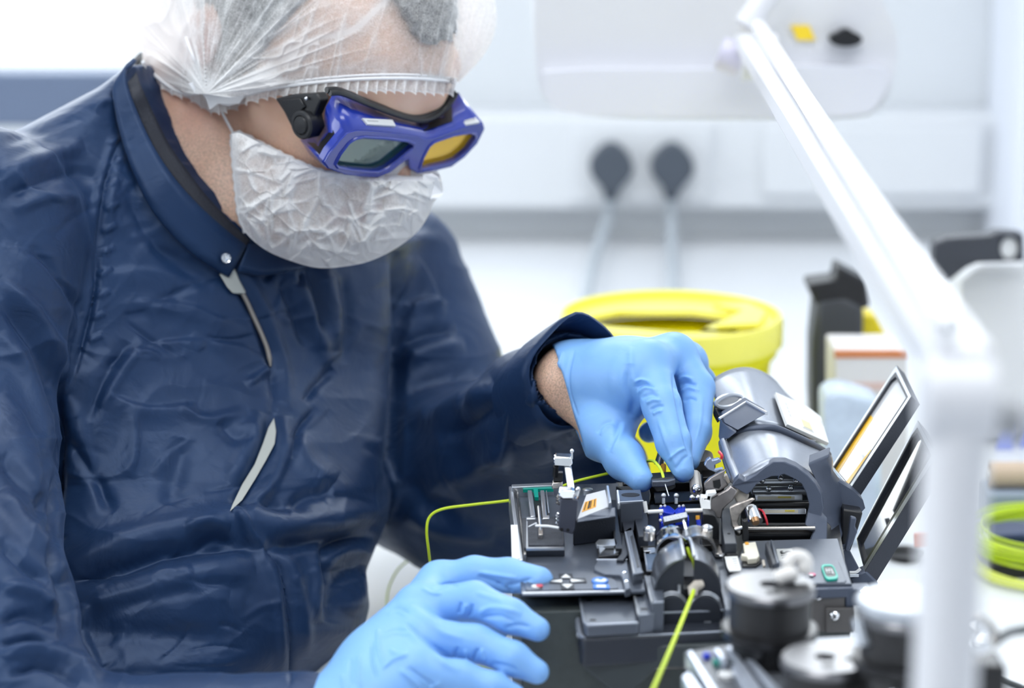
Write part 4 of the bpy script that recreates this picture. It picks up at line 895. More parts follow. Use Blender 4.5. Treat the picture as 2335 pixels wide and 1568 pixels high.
# ---- sleeve, torso and hand measures
NB = U(418, 455, 1.60)                    # neck base
RH = dict(w=[(560, 1720, 1.20), (800, 1665, 1.195)],
          mcp=[(1000, 1326, 1.262), (955, 1385, 1.235), (950, 1452, 1.212), (930, 1528, 1.190)])
LH_w = [(1225, 905, 1.475), (1300, 870, 1.44)]
body = Clay((-.36, 1.08, .62), (.13, 1.86, 1.27), .0026)
body.ell(H(-.008, 0, .055), np.array([.100, .078, .088]) * HS, HR, .01)
body.ell(H(.026, 0, .052), np.array([.084, .073, .074]) * HS, HR, .015)
body.ell(H(.035, 0, .0), np.array([.066, .066, .085]) * HS, HR, .02)
body.ell(H(.042, 0, -.055), np.array([.050, .050, .058]) * HS, HR, .02)
body.ell(H(.083, 0, -.098), np.array([.018, .022, .018]) * HS, HR, .02)
for sd in (-1, 1):
    body.ell(H(.07, .033 * sd, -.018), np.array([.024, .024, .024]) * HS, HR, .014)          # cheekbone
    body.cap(H(.0, .056 * sd, -.055), H(.07, .022 * sd, -.098), .014 * HS, .014 * HS, .02)     # jaw line
    body.ell(H(.098, .031 * sd, .012), np.array([.014, .016, .012]) * HS, HR, .008, 's')       # eye socket
    body.ell(H(.087, .031 * sd, .012), np.array([.0125, .0125, .0125]) * HS, HR, .003)         # eyeball under the lid
    body.cap(H(.098, .012 * sd, .030), H(.090, .045 * sd, .030), .006 * HS, .005 * HS, .01)
    # ear
    EM = HR @ rotm(R(8 * sd), R(14), 0)
    ec = H(-.030, .077 * sd, .006)
    body.ell(ec, np.array([.020, .0075, .034]) * HS, EM, .004)
    body.ell(ec + HR @ np.array([.003, .0075 * sd, .006]) * HS, np.array([.012, .006, .020]) * HS, EM, .003, 's')
    body.cap(ec + HR @ np.array([.006, .006 * sd, -.014]) * HS, ec + HR @ np.array([.009, .005 * sd, -.004]) * HS, .003, .003, .003)
body.cap(H(.098, 0, .028), H(.122, 0, -.030), .0085 * HS, .0115 * HS, .010)
for sd in (-1, 1): body.ell(H(.112, .012 * sd, -.033), np.array([.009, .008, .008]) * HS, HR, .006)
body.cap(H(.101, -.016, -.060), H(.101, .016, -.060), .0055 * HS, .0055 * HS, .005)
body.cap(H(.097, -.014, -.071), H(.097, .014, -.071), .006 * HS, .006 * HS, .005)
body.cap(H(-.03, 0, -.02), NB + np.array([-.01, .01, .0]), .056 * HS, .056, .02)
body.cap(H(.01, 0, -.06), NB + np.array([.01, -.01, -.01]), .046, .05, .02)
body.cap(NB, U(-20, 580, 1.47), .042, .04, .03); body.cap(NB + (0, 0, -.02), U(850, 680, 1.72), .04, .032, .03)
body.cap(NB, U(330, 1250, 1.55), .065, .075, .05); body.cap(NB + (0, 0, -.06), U(560, 1100, 1.63), .05, .06, .05)
def arm_chain(pts, rs, cl): cl.chain([U(*p) for p in pts], rs, .01)
arm_chain([(-40, 560, 1.45), (-80, 1000, 1.38), (-60, 1500, 1.26), (150, 1740, 1.22), (560, 1720, 1.20), (800, 1665, 1.195)], [.042, .036, .032, .030, .026, .024], body)
arm_chain([(870, 680, 1.74), (985, 1070, 1.67), (1140, 1010, 1.57), (1225, 915, 1.485), (1300, 870, 1.44)], [.03, .03, .024, .019, .0195], body)

def right_hand(cl, g=0.0, k=.0035):
    w_ = U(800, 1665, 1.195)
    M = [U(*p) for p in ((1003, 1330, 1.262), (958, 1388, 1.235), (955, 1455, 1.212), (935, 1530, 1.190))]
    rp = [.0115, .0125, .0125, .0115]
    P = [[(1082, 1308, 1.258), (1160, 1311, 1.252), (1228, 1325, 1.243)], [(1082, 1368, 1.225), (1165, 1405, 1.212), (1226, 1434, 1.206)], [(1085, 1466, 1.205), (1170, 1502, 1.198), (1224, 1531, 1.196)], [(1050, 1545, 1.19), (1125, 1568, 1.188), (1172, 1584, 1.188)]]
    rr = [[.0090, .0086, .0078], [.0094, .0086, .0062], [.0090, .0084, .0062], [.0085, .0075, .0056]]
    mid = U(880, 1560, 1.20)
    for i in range(4):
        q = M[i] * .35 + w_ * .65
        cl.cap(w_, q, .026 + g, .021 + g, .012); cl.cap(q, M[i], .021 + g, rp[i] + g, .010)
    for i in range(3): cl.cap((M[i] + w_) / 2, (M[i + 1] + w_) / 2, .018 + g, .018 + g, .012); cl.cap(M[i], M[i + 1], .0095 + g, .0095 + g, .006)
    for i in range(4):
        ch = [M[i]] + [U(*p) for p in P[i]]
        r_ = [rp[i] * .93] + rr[i]
        for j in range(3): cl.cap(ch[j], ch[j + 1], r_[j] + g, r_[j + 1] + g, k)
    # thumb, under the hand towards the side of the machine
    th = [w_ + (.01, .02, .0), U(960, 1480, 1.25), U(1060, 1440, 1.262), U(1130, 1425, 1.262)]
    for j in range(3): cl.cap(th[j], th[j + 1], (.017, .0125, .0105)[j] + g, (.0125, .0105, .0080)[j] + g, .004)
def left_hand(cl, g=0.0, k=.003):
    a = U(1240, 893, 1.47); w_ = U(1305, 868, 1.44)
    M = [U(1478, 832, 1.405), U(1535, 815, 1.435), U(1560, 830, 1.462), U(1562, 855, 1.485)]
    cl.cap(a, w_, .0185 + g, .019 + g, .01)
    for i, r_ in enumerate((.0140, .0125, .0115, .0105)):
        q = w_ * .45 + M[i] * .55
        cl.cap(w_, q, .0180 + g, .0165 + g, .012); cl.cap(q, M[i], .0165 + g, r_ + g, .010)
    for i in range(3): cl.cap(M[i], M[i + 1], .0125 + g, .011 + g, .008)
    cl.cap(U(1380, 880, 1.42), U(1440, 870, 1.40), .021 + g, .0175 + g, .012)
    # thumb
    T = [U(1330, 915, 1.435), U(1376, 985, 1.405), U(1424, 1048, 1.375), U(1462, 1094, 1.352)]
    for j in range(3): cl.cap(T[j], T[j + 1], (.0185, .0138, .0108)[j] + g, (.0138, .0108, .0070)[j] + g, .006)
    cl.cap(T[1], U(1440, 900, 1.41), .012 + g, .012 + g, .014)
    # index, middle, ring, little
    F_ = [[(1478, 832, 1.405), (1509, 925, 1.378), (1536, 1010, 1.362), (1558, 1074, 1.352)],
          [(1540, 812, 1.435), (1589, 885, 1.42), (1586, 985, 1.392), (1572, 1050, 1.372)],
          [(1562, 830, 1.462), (1596, 872, 1.478), (1570, 960, 1.468), (1530, 985, 1.44)],
          [(1562, 855, 1.485), (1570, 905, 1.505), (1530, 975, 1.49), (1480, 985, 1.462)]]
    rr = [[.0128, .0110, .0098, .0062], [.0122, .0104, .0090, .0060], [.0112, .0096, .0086, .0068], [.0105, .0088, .0078, .0064]]
    for i in range(4):
        ch = [U(*p) for p in F_[i]]
        for j in range(3): cl.cap(ch[j], ch[j + 1], rr[i][j] + g, rr[i][j + 1] + g, k)
right_hand(body, -.0034); left_hand(body, -.0034)
body.cap(U(440, 270, 1.575), U(560, 500, 1.545), .040, .038, .02)
body.cap(H(.088, -.03, .034), H(.070, .058, .034), .018 * HS, .016 * HS, .012)
body.cap(H(.086, .03, .032), H(.066, .068, .032), .020 * HS, .018 * HS, .012)
V, Q = body.mesh(2)
lc = toH(V)
stub = np.clip((-.02 - lc[:, 2] + .35 * (lc[:, 0] - .02)) / .03, 0, 1) * np.clip((.14 - np.abs(lc[:, 2] + .03)) / .04, 0, 1) * (lc[:, 2] > -.2)
lips = ((np.abs(lc[:, 2] + .065) < .011) & (np.abs(lc[:, 1]) < .024) & (lc[:, 0] > .09)).astype(float)
earr = np.exp(-(((lc[:, 0] + .012) / .03) ** 2 + ((np.abs(lc[:, 1]) - .08) / .014) ** 2 + (lc[:, 2] / .045) ** 2))
sk = bpy.data.materials.new('skin'); sk.use_nodes = True; nt = sk.node_tree; NN = nt.nodes; LL = nt.links; b_ = NN['Principled BSDF']
b_.inputs['Roughness'].default_value = .42; b_.inputs['Subsurface Weight'].default_value = .25; b_.inputs['Subsurface Radius'].default_value = (.009, .003, .0015); b_.inputs['Subsurface Scale'].default_value = 1
def attr(nodes, n):
    a = nodes.new('ShaderNodeAttribute'); a.attribute_name = n; return a
def mixc(nt, f, a, b, fac=None):
    m = nt.nodes.new('ShaderNodeMix'); m.data_type = 'RGBA'
    for i, v in ((6, a), (7, b)):
        if isinstance(v, tuple): m.inputs[i].default_value = (*v, 1)
        else: nt.links.new(v, m.inputs[i])
    if isinstance(f, float): m.inputs[0].default_value = f
    else: nt.links.new(f, m.inputs[0])
    return m.outputs[2]
def noise(nt, sc, det=4, dist=0, vec=None):
    n = nt.nodes.new('ShaderNodeTexNoise'); n.inputs['Scale'].default_value = sc; n.inputs['Detail'].default_value = det; n.inputs['Distortion'].default_value = dist
    if vec is None:
        tc = nt.nodes.new('ShaderNodeTexCoord'); vec = tc.outputs['Object']
    nt.links.new(vec, n.inputs['Vector']); return n.outputs['Fac']
def remap(nt, v, a, b, c=0., d=1.):
    r = nt.nodes.new('ShaderNodeMapRange'); r.inputs[1].default_value = a; r.inputs[2].default_value = b; r.inputs[3].default_value = c; r.inputs[4].default_value = d
    nt.links.new(v, r.inputs[0]); return r.outputs[0]
def mth(nt, op, a, b=None):
    m = nt.nodes.new('ShaderNodeMath'); m.operation = op
    for i, v in ((0, a), (1, b)):
        if v is None: continue
        if isinstance(v, (int, float)): m.inputs[i].default_value = v
        else: nt.links.new(v, m.inputs[i])
    return m.outputs[0]
c = mixc(nt, remap(nt, noise(nt, 35, 3), .35, .65), (.78, .49, .35), (.86, .58, .44))
c = mixc(nt, attr(NN, 'ear').outputs['Fac'], c, (.62, .25, .19))
sb = mth(nt, 'MULTIPLY', attr(NN, 'stubble').outputs['Fac'], remap(nt, noise(nt, 900, 2), .42, .62, .08, .42))
c = mixc(nt, sb, c, (.16, .11, .09)); c = mixc(nt, attr(NN, 'lip').outputs['Fac'], c, (.5, .2, .17))
LL.new(c, b_.inputs['Base Color'])
bp = NN.new('ShaderNodeBump'); bp.inputs['Strength'].default_value = .25; bp.inputs['Distance'].default_value = .0006
LL.new(noise(nt, 700, 3), bp.inputs['Height']); LL.new(bp.outputs['Normal'], b_.inputs['Normal'])
bodyo = quads_obj('body', V, Q, sk, pr, {'stubble': stub, 'lip': lips, 'ear': earr})
from mathutils.bvhtree import BVHTree
BV = BVHTree.FromPolygons([Vector(p) for p in V], [tuple(map(int, q)) for q in Q])
CAMV = Vector((0, 0, CH))
def cast(px, py, bv=BV):
    r = ray(px, py); n = np.linalg.norm(r); h = bv.ray_cast(CAMV, Vector(r / n))
    return None if h[0] is None else h[3] / n        # camera depth
# ---- hair under the net
def hairfn(P):
    L_ = ((P - HC.astype(np.float32)) @ HR.astype(np.float32)) / HS
    x, y, z = L_[..., 0], L_[..., 1], L_[..., 2]
    k0 = np.sqrt(((x - .006) / .112) ** 2 + (y / .0825) ** 2 + ((z - .055) / .093) ** 2)
    d = (k0 - 1) * .085
    ay = np.abs(y)
    front_l = .090 + 1.7 * np.clip(ay - .016, 0, .04)
    side_l = np.interp(x, [-.03, .0, .012, .030, .052], [-.06, -.045, -.03, .045, .16])
    line = np.where(ay > .05, side_l, np.where(x > .02, front_l, .0)); line = np.where((ay > .03) & (ay <= .05) & (x > .02), np.minimum(front_l, side_l + .05), line)
    return np.maximum(d, (line - z) * .8) * HS
hc = Clay(HC - .16, HC + .16, .0020)
hc.fn(HC - .155, HC + .155, hairfn, .002)
for sd in (-1, 1):  # free the ear
    hc.ell(H(-.032, .084 * sd, .0), np.array([.026, .022, .040]) * HS, HR, .003, 's')
    hc.cap(H(.004, .076 * sd, .03), H(.002, .0745 * sd, -.018), .006, .004, .004)
Vh, Qh = hc.mesh(2)
Vh += normals(Vh, Qh) * ((vnoise(toH(Vh)[:, 0] * 300, toH(Vh)[:, 1] * 300 + toH(Vh)[:, 2] * 60, 3) - .5) * .003)[:, None]
hm = mat('dark_hair', (.035, .028, .026), .5, nmix=.5, nscale=400, bump=.8, bscale=900)
quads_obj('hair', Vh, Qh, hm, pr)
eb = MB()
for sd in (-1, 1):
    eb.tube(smooth_path([H(.106, .010 * sd, .030), H(.104, .026 * sd, .037), H(.092, .046 * sd, .034)], 5), [.0018] + [.003] * 9 + [.0012], 8)
obj('eyebrows', eb, hm, pr)

# ================================================================== smock
jk = Clay((-.36, 1.08, .60), (.14, 1.90, 1.27), .0024)
rowsT = np.array([(150, 292, 440, 1.60, .04), (200, 225, 520, 1.60, .065), (260, 110, 580, 1.60, .09), (350, -60, 660, 1.59, .105), (450, -140, 800, 1.59, .115), (540, -150, 950, 1.60, .12), (650, -130, 940, 1.60, .125), (800, -110, 915, 1.59, .125), (950, -100, 900, 1.57, .125), (1100, -90, 892, 1.55, .125), (1180, -90, 884, 1.53, .125), (1250, -90, 850, 1.51, .12), (1310, -90, 832, 1.50, .12), (1380, -90, 843, 1.495, .12), (1440, -90, 828, 1.49, .12), (1520, -90, 730, 1.475, .12), (1600, -90, 660, 1.47, .12), (1900, -90, 640, 1.46, .12), (2200, -90, 640, 1.46, .12)])
def torso(P):
    x, y, z = P[..., 0], P[..., 1], P[..., 2] - CH
    d = y * cp - z * sp; v = y * sp + z * cp; px = CXP + FPX * x / d; py = CYP - FPX * v / d
    L_ = np.interp(py, rowsT[:, 0], rowsT[:, 1]); R_ = np.interp(py, rowsT[:, 0], rowsT[:, 2]); D_ = np.interp(py, rowsT[:, 0], rowsT[:, 3]); T_ = np.interp(py, rowsT[:, 0], rowsT[:, 4])
    c = (L_ + R_) / 2; hw = (R_ - L_) / 2; u = (px - c) / hw
    dc = D_ + .085 * np.clip(u, -1.2, 1.2) * np.clip((1250 - py) / 400, .35, 1)
    w_ = (d - dc) / T_
    e = (np.abs(u) ** 2.3 + np.abs(w_) ** 2.3) ** (1 / 2.3)
    dd = (e - 1) * np.minimum(hw / FPX * d, T_)
    return np.maximum(dd, (150 - py) / FPX * d)
jk.fn((-.36, 1.08, .60), (.14, 1.90, 1.27), torso, 0)
# near sleeve
jk.chain([U(*p) for p in ((-60, 545, 1.44), (-95, 800, 1.40), (-85, 1000, 1.37), (-75, 1180, 1.32), (-60, 1400, 1.265), (-40, 1600, 1.235), (150, 1735, 1.215), (420, 1735, 1.205), (690, 1700, 1.20))], [.068, .056, .051, .049, .050, .052, .044, .0405, .0365], .012)
# far sleeve
jk.chain([U(*p) for p in ((905, 610, 1.725), (930, 760, 1.72), (960, 900, 1.70), (985, 1060, 1.67), (1060, 1105, 1.63))], [.046, .052, .058, .060, .060], .02)
jk.chain([U(*p) for p in ((1060, 1105, 1.63), (1140, 1030, 1.57), (1215, 935, 1.50), (1290, 862, 1.447))], [.058, .044, .034, .0275], .018)
jk.cap(U(1190, 1035, 1.56), U(1390, 1062, 1.51), .036, .024, .03)
jk.cap(U(1120, 1180, 1.60), U(1160, 1200, 1.60), .03, .03, .03)
# collar stand
def ringpts(n=30):
    out = []
    for i in range(n):
        a = 2 * math.pi * i / n; out.append(a)
    return out
neck_ax = (H(-.02, 0, -.03) - NB); neck_ax /= np.linalg.norm(neck_ax)
cuff_c = U(1300, 858, 1.44); cuff_ax = U(1340, 835, 1.43) - U(1225, 900, 1.475); cuff_ax /= np.linalg.norm(cuff_ax)
# hollow the far cuff and the neck opening
jk.cap(cuff_c - cuff_ax * .010, cuff_c + cuff_ax * .03, .0235, .0245, .002, 's')
jk.cap(NB + np.array([-.002, -.002, -.005]), H(-.02, 0, -.03), .061, .066, .004, 's')
for dd_ in (1.50, 1.46): jk.cap(U(452, 252, dd_), U(578, 430, dd_ - .005), .031, .026, .004, 's')
Vj, Qj = jk.mesh(3)
Vj, Qj = refine(Vj, Qj)
ST = [
 # raglan seam on the near shoulder
 ([(285, 285), (245, 400), (222, 540), (212, 680), (175, 830), (150, 905)], 6, -1.6, 'g'), ([(272, 285), (232, 400), (206, 540), (196, 680), (160, 830)], 9, 1.6, 'g'), ([(300, 285), (262, 400), (240, 540), (228, 680), (192, 830)], 12, 1.4, 'g'),
 # seam puckers
 *[([(228 + dx + (y < 600) * (600 - y) * .06, y), (262 + dx + (y < 600) * (600 - y) * .06, y - 18)], 6, 1.3, 'g') for dx, y in zip([0, 2, -4, 3, -2, 0, -6, -10, -20, -26], range(330, 830, 50))],
 # placket
 ([(505, 590), (545, 655), (590, 745), (615, 830), (624, 900), (620, 950)], 9, -3.0, 'g'), ([(530, 590), (580, 660), (625, 760), (650, 850), (655, 940)], 14, 2.5, 'g'),
 ([(620, 940), (600, 1020), (562, 1095), (525, 1165)], 16, -3.5, 'g'), ([(645, 950), (640, 1050), (600, 1130), (550, 1180)], 16, 4, 'g'), ([(590, 940), (560, 1030), (520, 1100)], 20, 3, 'g'),
 ([(600, 1245), (635, 1290), (655, 1370), (665, 1450), (660, 1568)], 7, -3.5, 'v'), ([(625, 1245), (662, 1300), (690, 1400), (695, 1500)], 18, 3.5, 'g'), ([(590, 1250), (625, 1320), (640, 1420), (640, 1540)], 12, 2, 'g'),
 # waist tuck
 ([(130, 1330), (260, 1300), (380, 1262), (480, 1245), (600, 1248)], 22, -9, 'g'), ([(130, 1290), (260, 1240), (400, 1205), (520, 1185), (640, 1200), (760, 1190), (880, 1160)], 30, 6, 'g'),
 ([(600, 1250), (700, 1235), (800, 1215), (880, 1190)], 18, -6, 'g'), ([(150, 1390), (300, 1350), (450, 1310), (580, 1290)], 30, 5, 'g'),
 ([(530, 1170), (560, 1215), (600, 1245)], 10, 4, 'g'), ([(540, 1160), (600, 1150), (660, 1165)], 14, -4, 'g'), ([(660, 1165), (700, 1130), (760, 1120)], 18, -4, 'g'), ([(420, 1215), (470, 1200), (520, 1212)], 12, 3.5, 'g'), ([(440, 1240), (490, 1222), (540, 1232)], 8, -3, 'g'),
 # hip pocket opening
 ([(745, 1330), (740, 1270), (775, 1240), (860, 1225)], 14, -7, 'g'), ([(755, 1420), (770, 1330), (830, 1260)], 26, -5, 'g'), ([(720, 1420), (724, 1320), (730, 1250)], 18, 4, 'g'), ([(800, 1400), (830, 1330), (836, 1290)], 20, 4, 'g'),
 # far chest
 ([(655, 610), (690, 680), (720, 760), (745, 830)], 18, 5, 'g'), ([(640, 640), (672, 720), (700, 790)], 10, -4, 'g'), ([(700, 600), (720, 680), (730, 760)], 10, -4, 'g'), ([(730, 600), (755, 700), (762, 800)], 20, 5, 'g'), ([(780, 620), (790, 720), (780, 830)], 12, -3, 'g'),
 ([(625, 590), (650, 620), (700, 600), (720, 590)], 10, 3, 'g'), ([(640, 570), (620, 620), (600, 640)], 8, -3, 'g'), ([(690, 590), (680, 640), (660, 650)], 8, -3, 'g'),
 ([(690, 920), (720, 880), (760, 840)], 12, -3.5, 'g'), ([(660, 1050), (680, 980), (720, 930)], 10, -3, 'g'), ([(670, 1000), (700, 1060), (760, 1100)], 24, 4, 'g'),
 ([(860, 600), (850, 800), (840, 1000), (850, 1120)], 40, 5, 'g'), ([(905, 570), (912, 700), (905, 850), (893, 1000), (890, 1120)], 16, -12, 'g'),
 # chest wrinkles
 ([(270, 840), (360, 790), (470, 780)], 16, 2.2, 'c'), ([(470, 780), (560, 800), (620, 850)], 16, 2.2, 'c'), ([(240, 900), (330, 935), (450, 925)], 14, 2, 'c'), ([(560, 880), (600, 850), (622, 840)], 10, 2.5, 'g'), ([(410, 930), (470, 955), (560, 940)], 12, 1.8, 'g'),
 ([(290, 780), (240, 860), (200, 960)], 14, -2.5, 'g'), ([(330, 770), (270, 860), (230, 930)], 12, 2, 'g'), ([(150, 900), (180, 960), (210, 1080), (220, 1180)], 24, 3, 'c'), ([(130, 960), (190, 1050), (260, 1170)], 14, -3, 'g'),
 ([(300, 930), (310, 1000), (300, 1090)], 12, 1.6, 'c'), ([(420, 1000), (400, 1090), (380, 1150)], 24, -3, 'g'), ([(500, 960), (540, 1000), (580, 990)], 16, -2.5, 'g'), ([(200, 640), (330, 620), (460, 640)], 20, 1.2, 'c'), ([(300, 690), (420, 700), (560, 760)], 16, 1.2, 'c'),
 ([(340, 560), (440, 600), (520, 640)], 14, -2, 'g'), ([(290, 420), (330, 520), (400, 600), (490, 650)], 20, -3, 'g'), ([(310, 380), (360, 480), (430, 560), (500, 610)], 14, 3, 'g'), ([(330, 700), (470, 640), (530, 630)], 10, -1.5, 'g'),
 ([(250, 1420), (400, 1380), (560, 1370)], 40, 3, 'c'), ([(180, 1470), (340, 1450), (520, 1460)], 30, -3, 'g'), ([(420, 1290), (440, 1340), (520, 1350)], 14, 2, 'c'), ([(200, 1380), (190, 1450), (230, 1540)], 20, 3, 'c'),
 # near shoulder and sleeve
 ([(0, 400), (80, 370), (190, 330)], 20, 4, 'g'), ([(0, 455), (80, 420), (160, 395), (220, 400)], 14, -3, 'g'), ([(30, 480), (110, 450), (190, 455)], 14, 2.5, 'g'), ([(0, 330), (120, 290), (220, 250)], 14, -2, 'g'), ([(210, 250), (250, 230), (300, 280)], 10, 2.5, 'g'),
 ([(0, 560), (90, 620), (150, 720), (170, 830)], 26, 3, 'c'), ([(70, 560), (130, 640), (180, 720)], 12, -2.5, 'g'), ([(0, 690), (60, 760), (110, 850), (132, 940)], 16, -5, 'g'), ([(0, 640), (70, 710), (130, 810), (150, 900)], 16, 4.5, 'g'), ([(0, 760), (50, 830), (90, 930), (110, 1040)], 18, 4, 'g'),
 ([(0, 900), (50, 980), (80, 1080), (70, 1180)], 24, 4, 'c'), ([(0, 1040), (60, 1120), (110, 1180)], 16, -4, 'g'), ([(0, 1120), (60, 1200), (125, 1270)], 18, 5, 'g'), ([(0, 1230), (50, 1290), (110, 1330)], 14, -4, 'g'), ([(0, 1340), (60, 1350), (130, 1390)], 16, 5, 'g'), ([(0, 1420), (60, 1400), (130, 1430)], 12, -4, 'g'),
 ([(128, 900), (140, 1000), (128, 1150), (120, 1260), (150, 1380), (140, 1470)], 12, -8, 'g'), ([(0, 1490), (80, 1480), (150, 1505), (230, 1555)], 14, 5, 'g'), ([(20, 1540), (100, 1520), (180, 1560)], 10, -4, 'g'), ([(0, 1470), (70, 1455), (120, 1470)], 8, -4, 'g'),
 # far sleeve
 ([(920, 700), (970, 690), (1020, 700)], 16, 4, 'c'), ([(915, 790), (970, 760), (1040, 750)], 14, -5, 'g'), ([(915, 830), (980, 800), (1060, 790)], 18, 5, 'g'), ([(910, 900), (980, 870), (1080, 850)], 18, -4, 'g'), ([(930, 960), (1020, 930), (1130, 880)], 24, 5, 'g'), ([(1000, 1000), (1080, 960), (1180, 890)], 16, -5, 'g'),
 ([(1180, 890), (1160, 980), (1150, 1080)], 22, 5, 'c'), ([(1230, 850), (1225, 940), (1260, 1050)], 20, 4, 'c'), ([(1020, 1100), (1100, 1060), (1170, 1010)], 22, 4, 'g'), ([(920, 1090), (980, 1150), (1060, 1180)], 24, -4, 'g'), ([(930, 1170), (1020, 1210), (1130, 1220)], 20, 4, 'g'), ([(940, 580), (975, 640), (1010, 720)], 14, 3, 'c'), ([(1280, 960), (1330, 1010), (1380, 1030)], 14, 4, 'c'),
]
rs = random.Random(4)
for k in range(90):     # small crinkles of the thin cloth
    x, y = rs.uniform(-20, 900), rs.uniform(330, 1540)
    if y < 560 and x > 520: continue
    a = rs.gauss(-.25, .6); l = rs.uniform(50, 150); cv = rs.uniform(-.25, .25)
    ST.append(([(x, y), (x + l * .5 * math.cos(a) - l * cv * math.sin(a) * .5, y + l * .5 * math.sin(a) + l * cv * math.cos(a) * .5), (x + l * math.cos(a), y + l * math.sin(a))], rs.uniform(4, 11), rs.uniform(.3, 1.0) * rs.choice((-1, 1)), rs.choice('gcc')))
Vj = strokes(Vj, Qj, ST, 1.0)
jx, jy, jd = proj(Vj); Nj = normals(Vj, Qj)
wxx = jx + 60 * (vnoise(jx / 110, jy / 110, 201) - .5); wyy = jy + 60 * (vnoise(jx / 110, jy / 110, 202) - .5)
Vj += Nj * ((ridge(wxx / 170 + wyy / 400, wyy / 95, 203, 3) * 1.2 + ridge((wxx + wyy) / 85, (wyy - wxx) / 150, 204, 4) * .35 + ridge(wxx / 60, wyy / 48, 205, 5) * .15 * vnoise(jx / 90, jy / 90, 206)) / 1000)[:, None]
cl = bpy.data.materials.new('navy_smock_cloth'); cl.use_nodes = True; nt = cl.node_tree; NN = nt.nodes; LL = nt.links; b_ = NN['Principled BSDF']
b_.inputs['Roughness'].default_value = .42; b_.inputs['Specular IOR Level'].default_value = .45; b_.inputs['Specular Tint'].default_value = (.55, .70, 1, 1); b_.inputs['Sheen Weight'].default_value = .10; b_.inputs['Sheen Roughness'].default_value = .4; b_.inputs['Sheen Tint'].default_value = (.4, .55, .9, 1)
LL.new(mixc(nt, remap(nt, noise(nt, 14, 3), .35, .65), (.0075, .0225, .067), (.0105, .031, .088)), b_.inputs['Base Color'])
bp = NN.new('ShaderNodeBump'); bp.inputs['Strength'].default_value = .12; bp.inputs['Distance'].default_value = .0004; LL.new(noise(nt, 900, 2), bp.inputs['Height'])
bp2 = NN.new('ShaderNodeBump'); bp2.inputs['Strength'].default_value = .3; bp2.inputs['Distance'].default_value = .004
nA = noise(nt, 32, 3, 1.2); LL.new(nA, bp2.inputs['Height']); LL.new(bp.outputs['Normal'], bp2.inputs['Normal']); LL.new(bp2.outputs['Normal'], b_.inputs['Normal'])
SMOCK = cl
smk = quads_obj('smock', Vj, Qj, cl, pr)
BJ = BVHTree.FromPolygons([Vector(p) for p in Vj], [tuple(map(int, q)) for q in Qj])
def on(px, py, off, bv=None, dflt=1.55):
    d = cast(px, py, bv or BJ); return U(px, py, (d if d else dflt) - off)
# collar: a standing band; outer face in the smock cloth, inner face dark
def band(name, top, bot, m, th, par=pr, dback=.0):
    if dback:
        bd = [(cast(x, y, BJ) or d_) - dback for x, y, d_ in bot]; k_ = np.array(bd); k_[1:-1] = (k_[:-2] + k_[1:-1] * 2 + k_[2:]) / 4
        top = [(x, y, a_ + .006) for (x, y, _), a_ in zip(top, k_)]; bot = [(x, y, a_) for (x, y, _), a_ in zip(bot, k_)]
    T = smooth_path([U(*p) for p in top], 6); B_ = smooth_path([U(*p) for p in bot], 6); n = len(T); mb = MB()
    V = []; 
    for i in range(n):
        for k in range(5):
            t = k / 4; p = T[i] * (1 - t) + B_[i] * t; V.append(p)
    F = [(i * 5 + k, (i + 1) * 5 + k, (i + 1) * 5 + k + 1, i * 5 + k + 1) for i in range(n - 1) for k in range(4)]
    mb.add(V, F); o = obj(name, mb, m, par, sharp=80)
    s_ = o.modifiers.new('thick', 'SOLIDIFY'); s_.thickness = th; s_.offset = 0
    return o
navy2 = mat('dark_navy_rib', (.018, .022, .035), .6, bump=.6, bscale=700)
band('collar', [(308, 135, 1.64), (288, 158, 1.594), (294, 206, 1.532), (318, 268, 1.503), (354, 342, 1.482), (400, 410, 1.470), (450, 466, 1.464), (510, 521, 1.464), (560, 560, 1.468)],
     [(285, 165, 1.65), (258, 200, 1.60), (262, 250, 1.53), (278, 320, 1.488), (306, 400, 1.466), (346, 478, 1.452), (404, 548, 1.446), (462, 596, 1.448), (520, 632, 1.455)], SMOCK, .003, dback=.004)
band('collar_trim', [(324, 120, 1.642), (310, 145, 1.602), (320, 195, 1.548), (341, 245, 1.521), (382, 327, 1.497), (422, 385, 1.484), (463, 441, 1.478), (520, 505, 1.478), (566, 550, 1.480)],
     [(306, 138, 1.638), (284, 164, 1.592), (292, 210, 1.530), (316, 270, 1.502), (352, 345, 1.480), (398, 412, 1.468), (448, 468, 1.462), (508, 522, 1.462), (558, 562, 1.468)], navy2, .003, dback=.006)
band('collar_lining', [(325, 118, 1.645), (335, 122, 1.65), (352, 150, 1.645), (366, 176, 1.64), (372, 186, 1.64)], [(300, 150, 1.62), (312, 180, 1.60), (328, 200, 1.585), (340, 212, 1.58), (345, 222, 1.575)], BLACK, .002)
# far side of the collar
band('collar', [(566, 556, 1.475), (600, 560, 1.50), (640, 560, 1.53), (700, 560, 1.57), (760, 540, 1.62)], [(540, 618, 1.46), (590, 628, 1.48), (650, 620, 1.515), (720, 606, 1.565), (790, 590, 1.63)], SMOCK, .003, dback=.004)
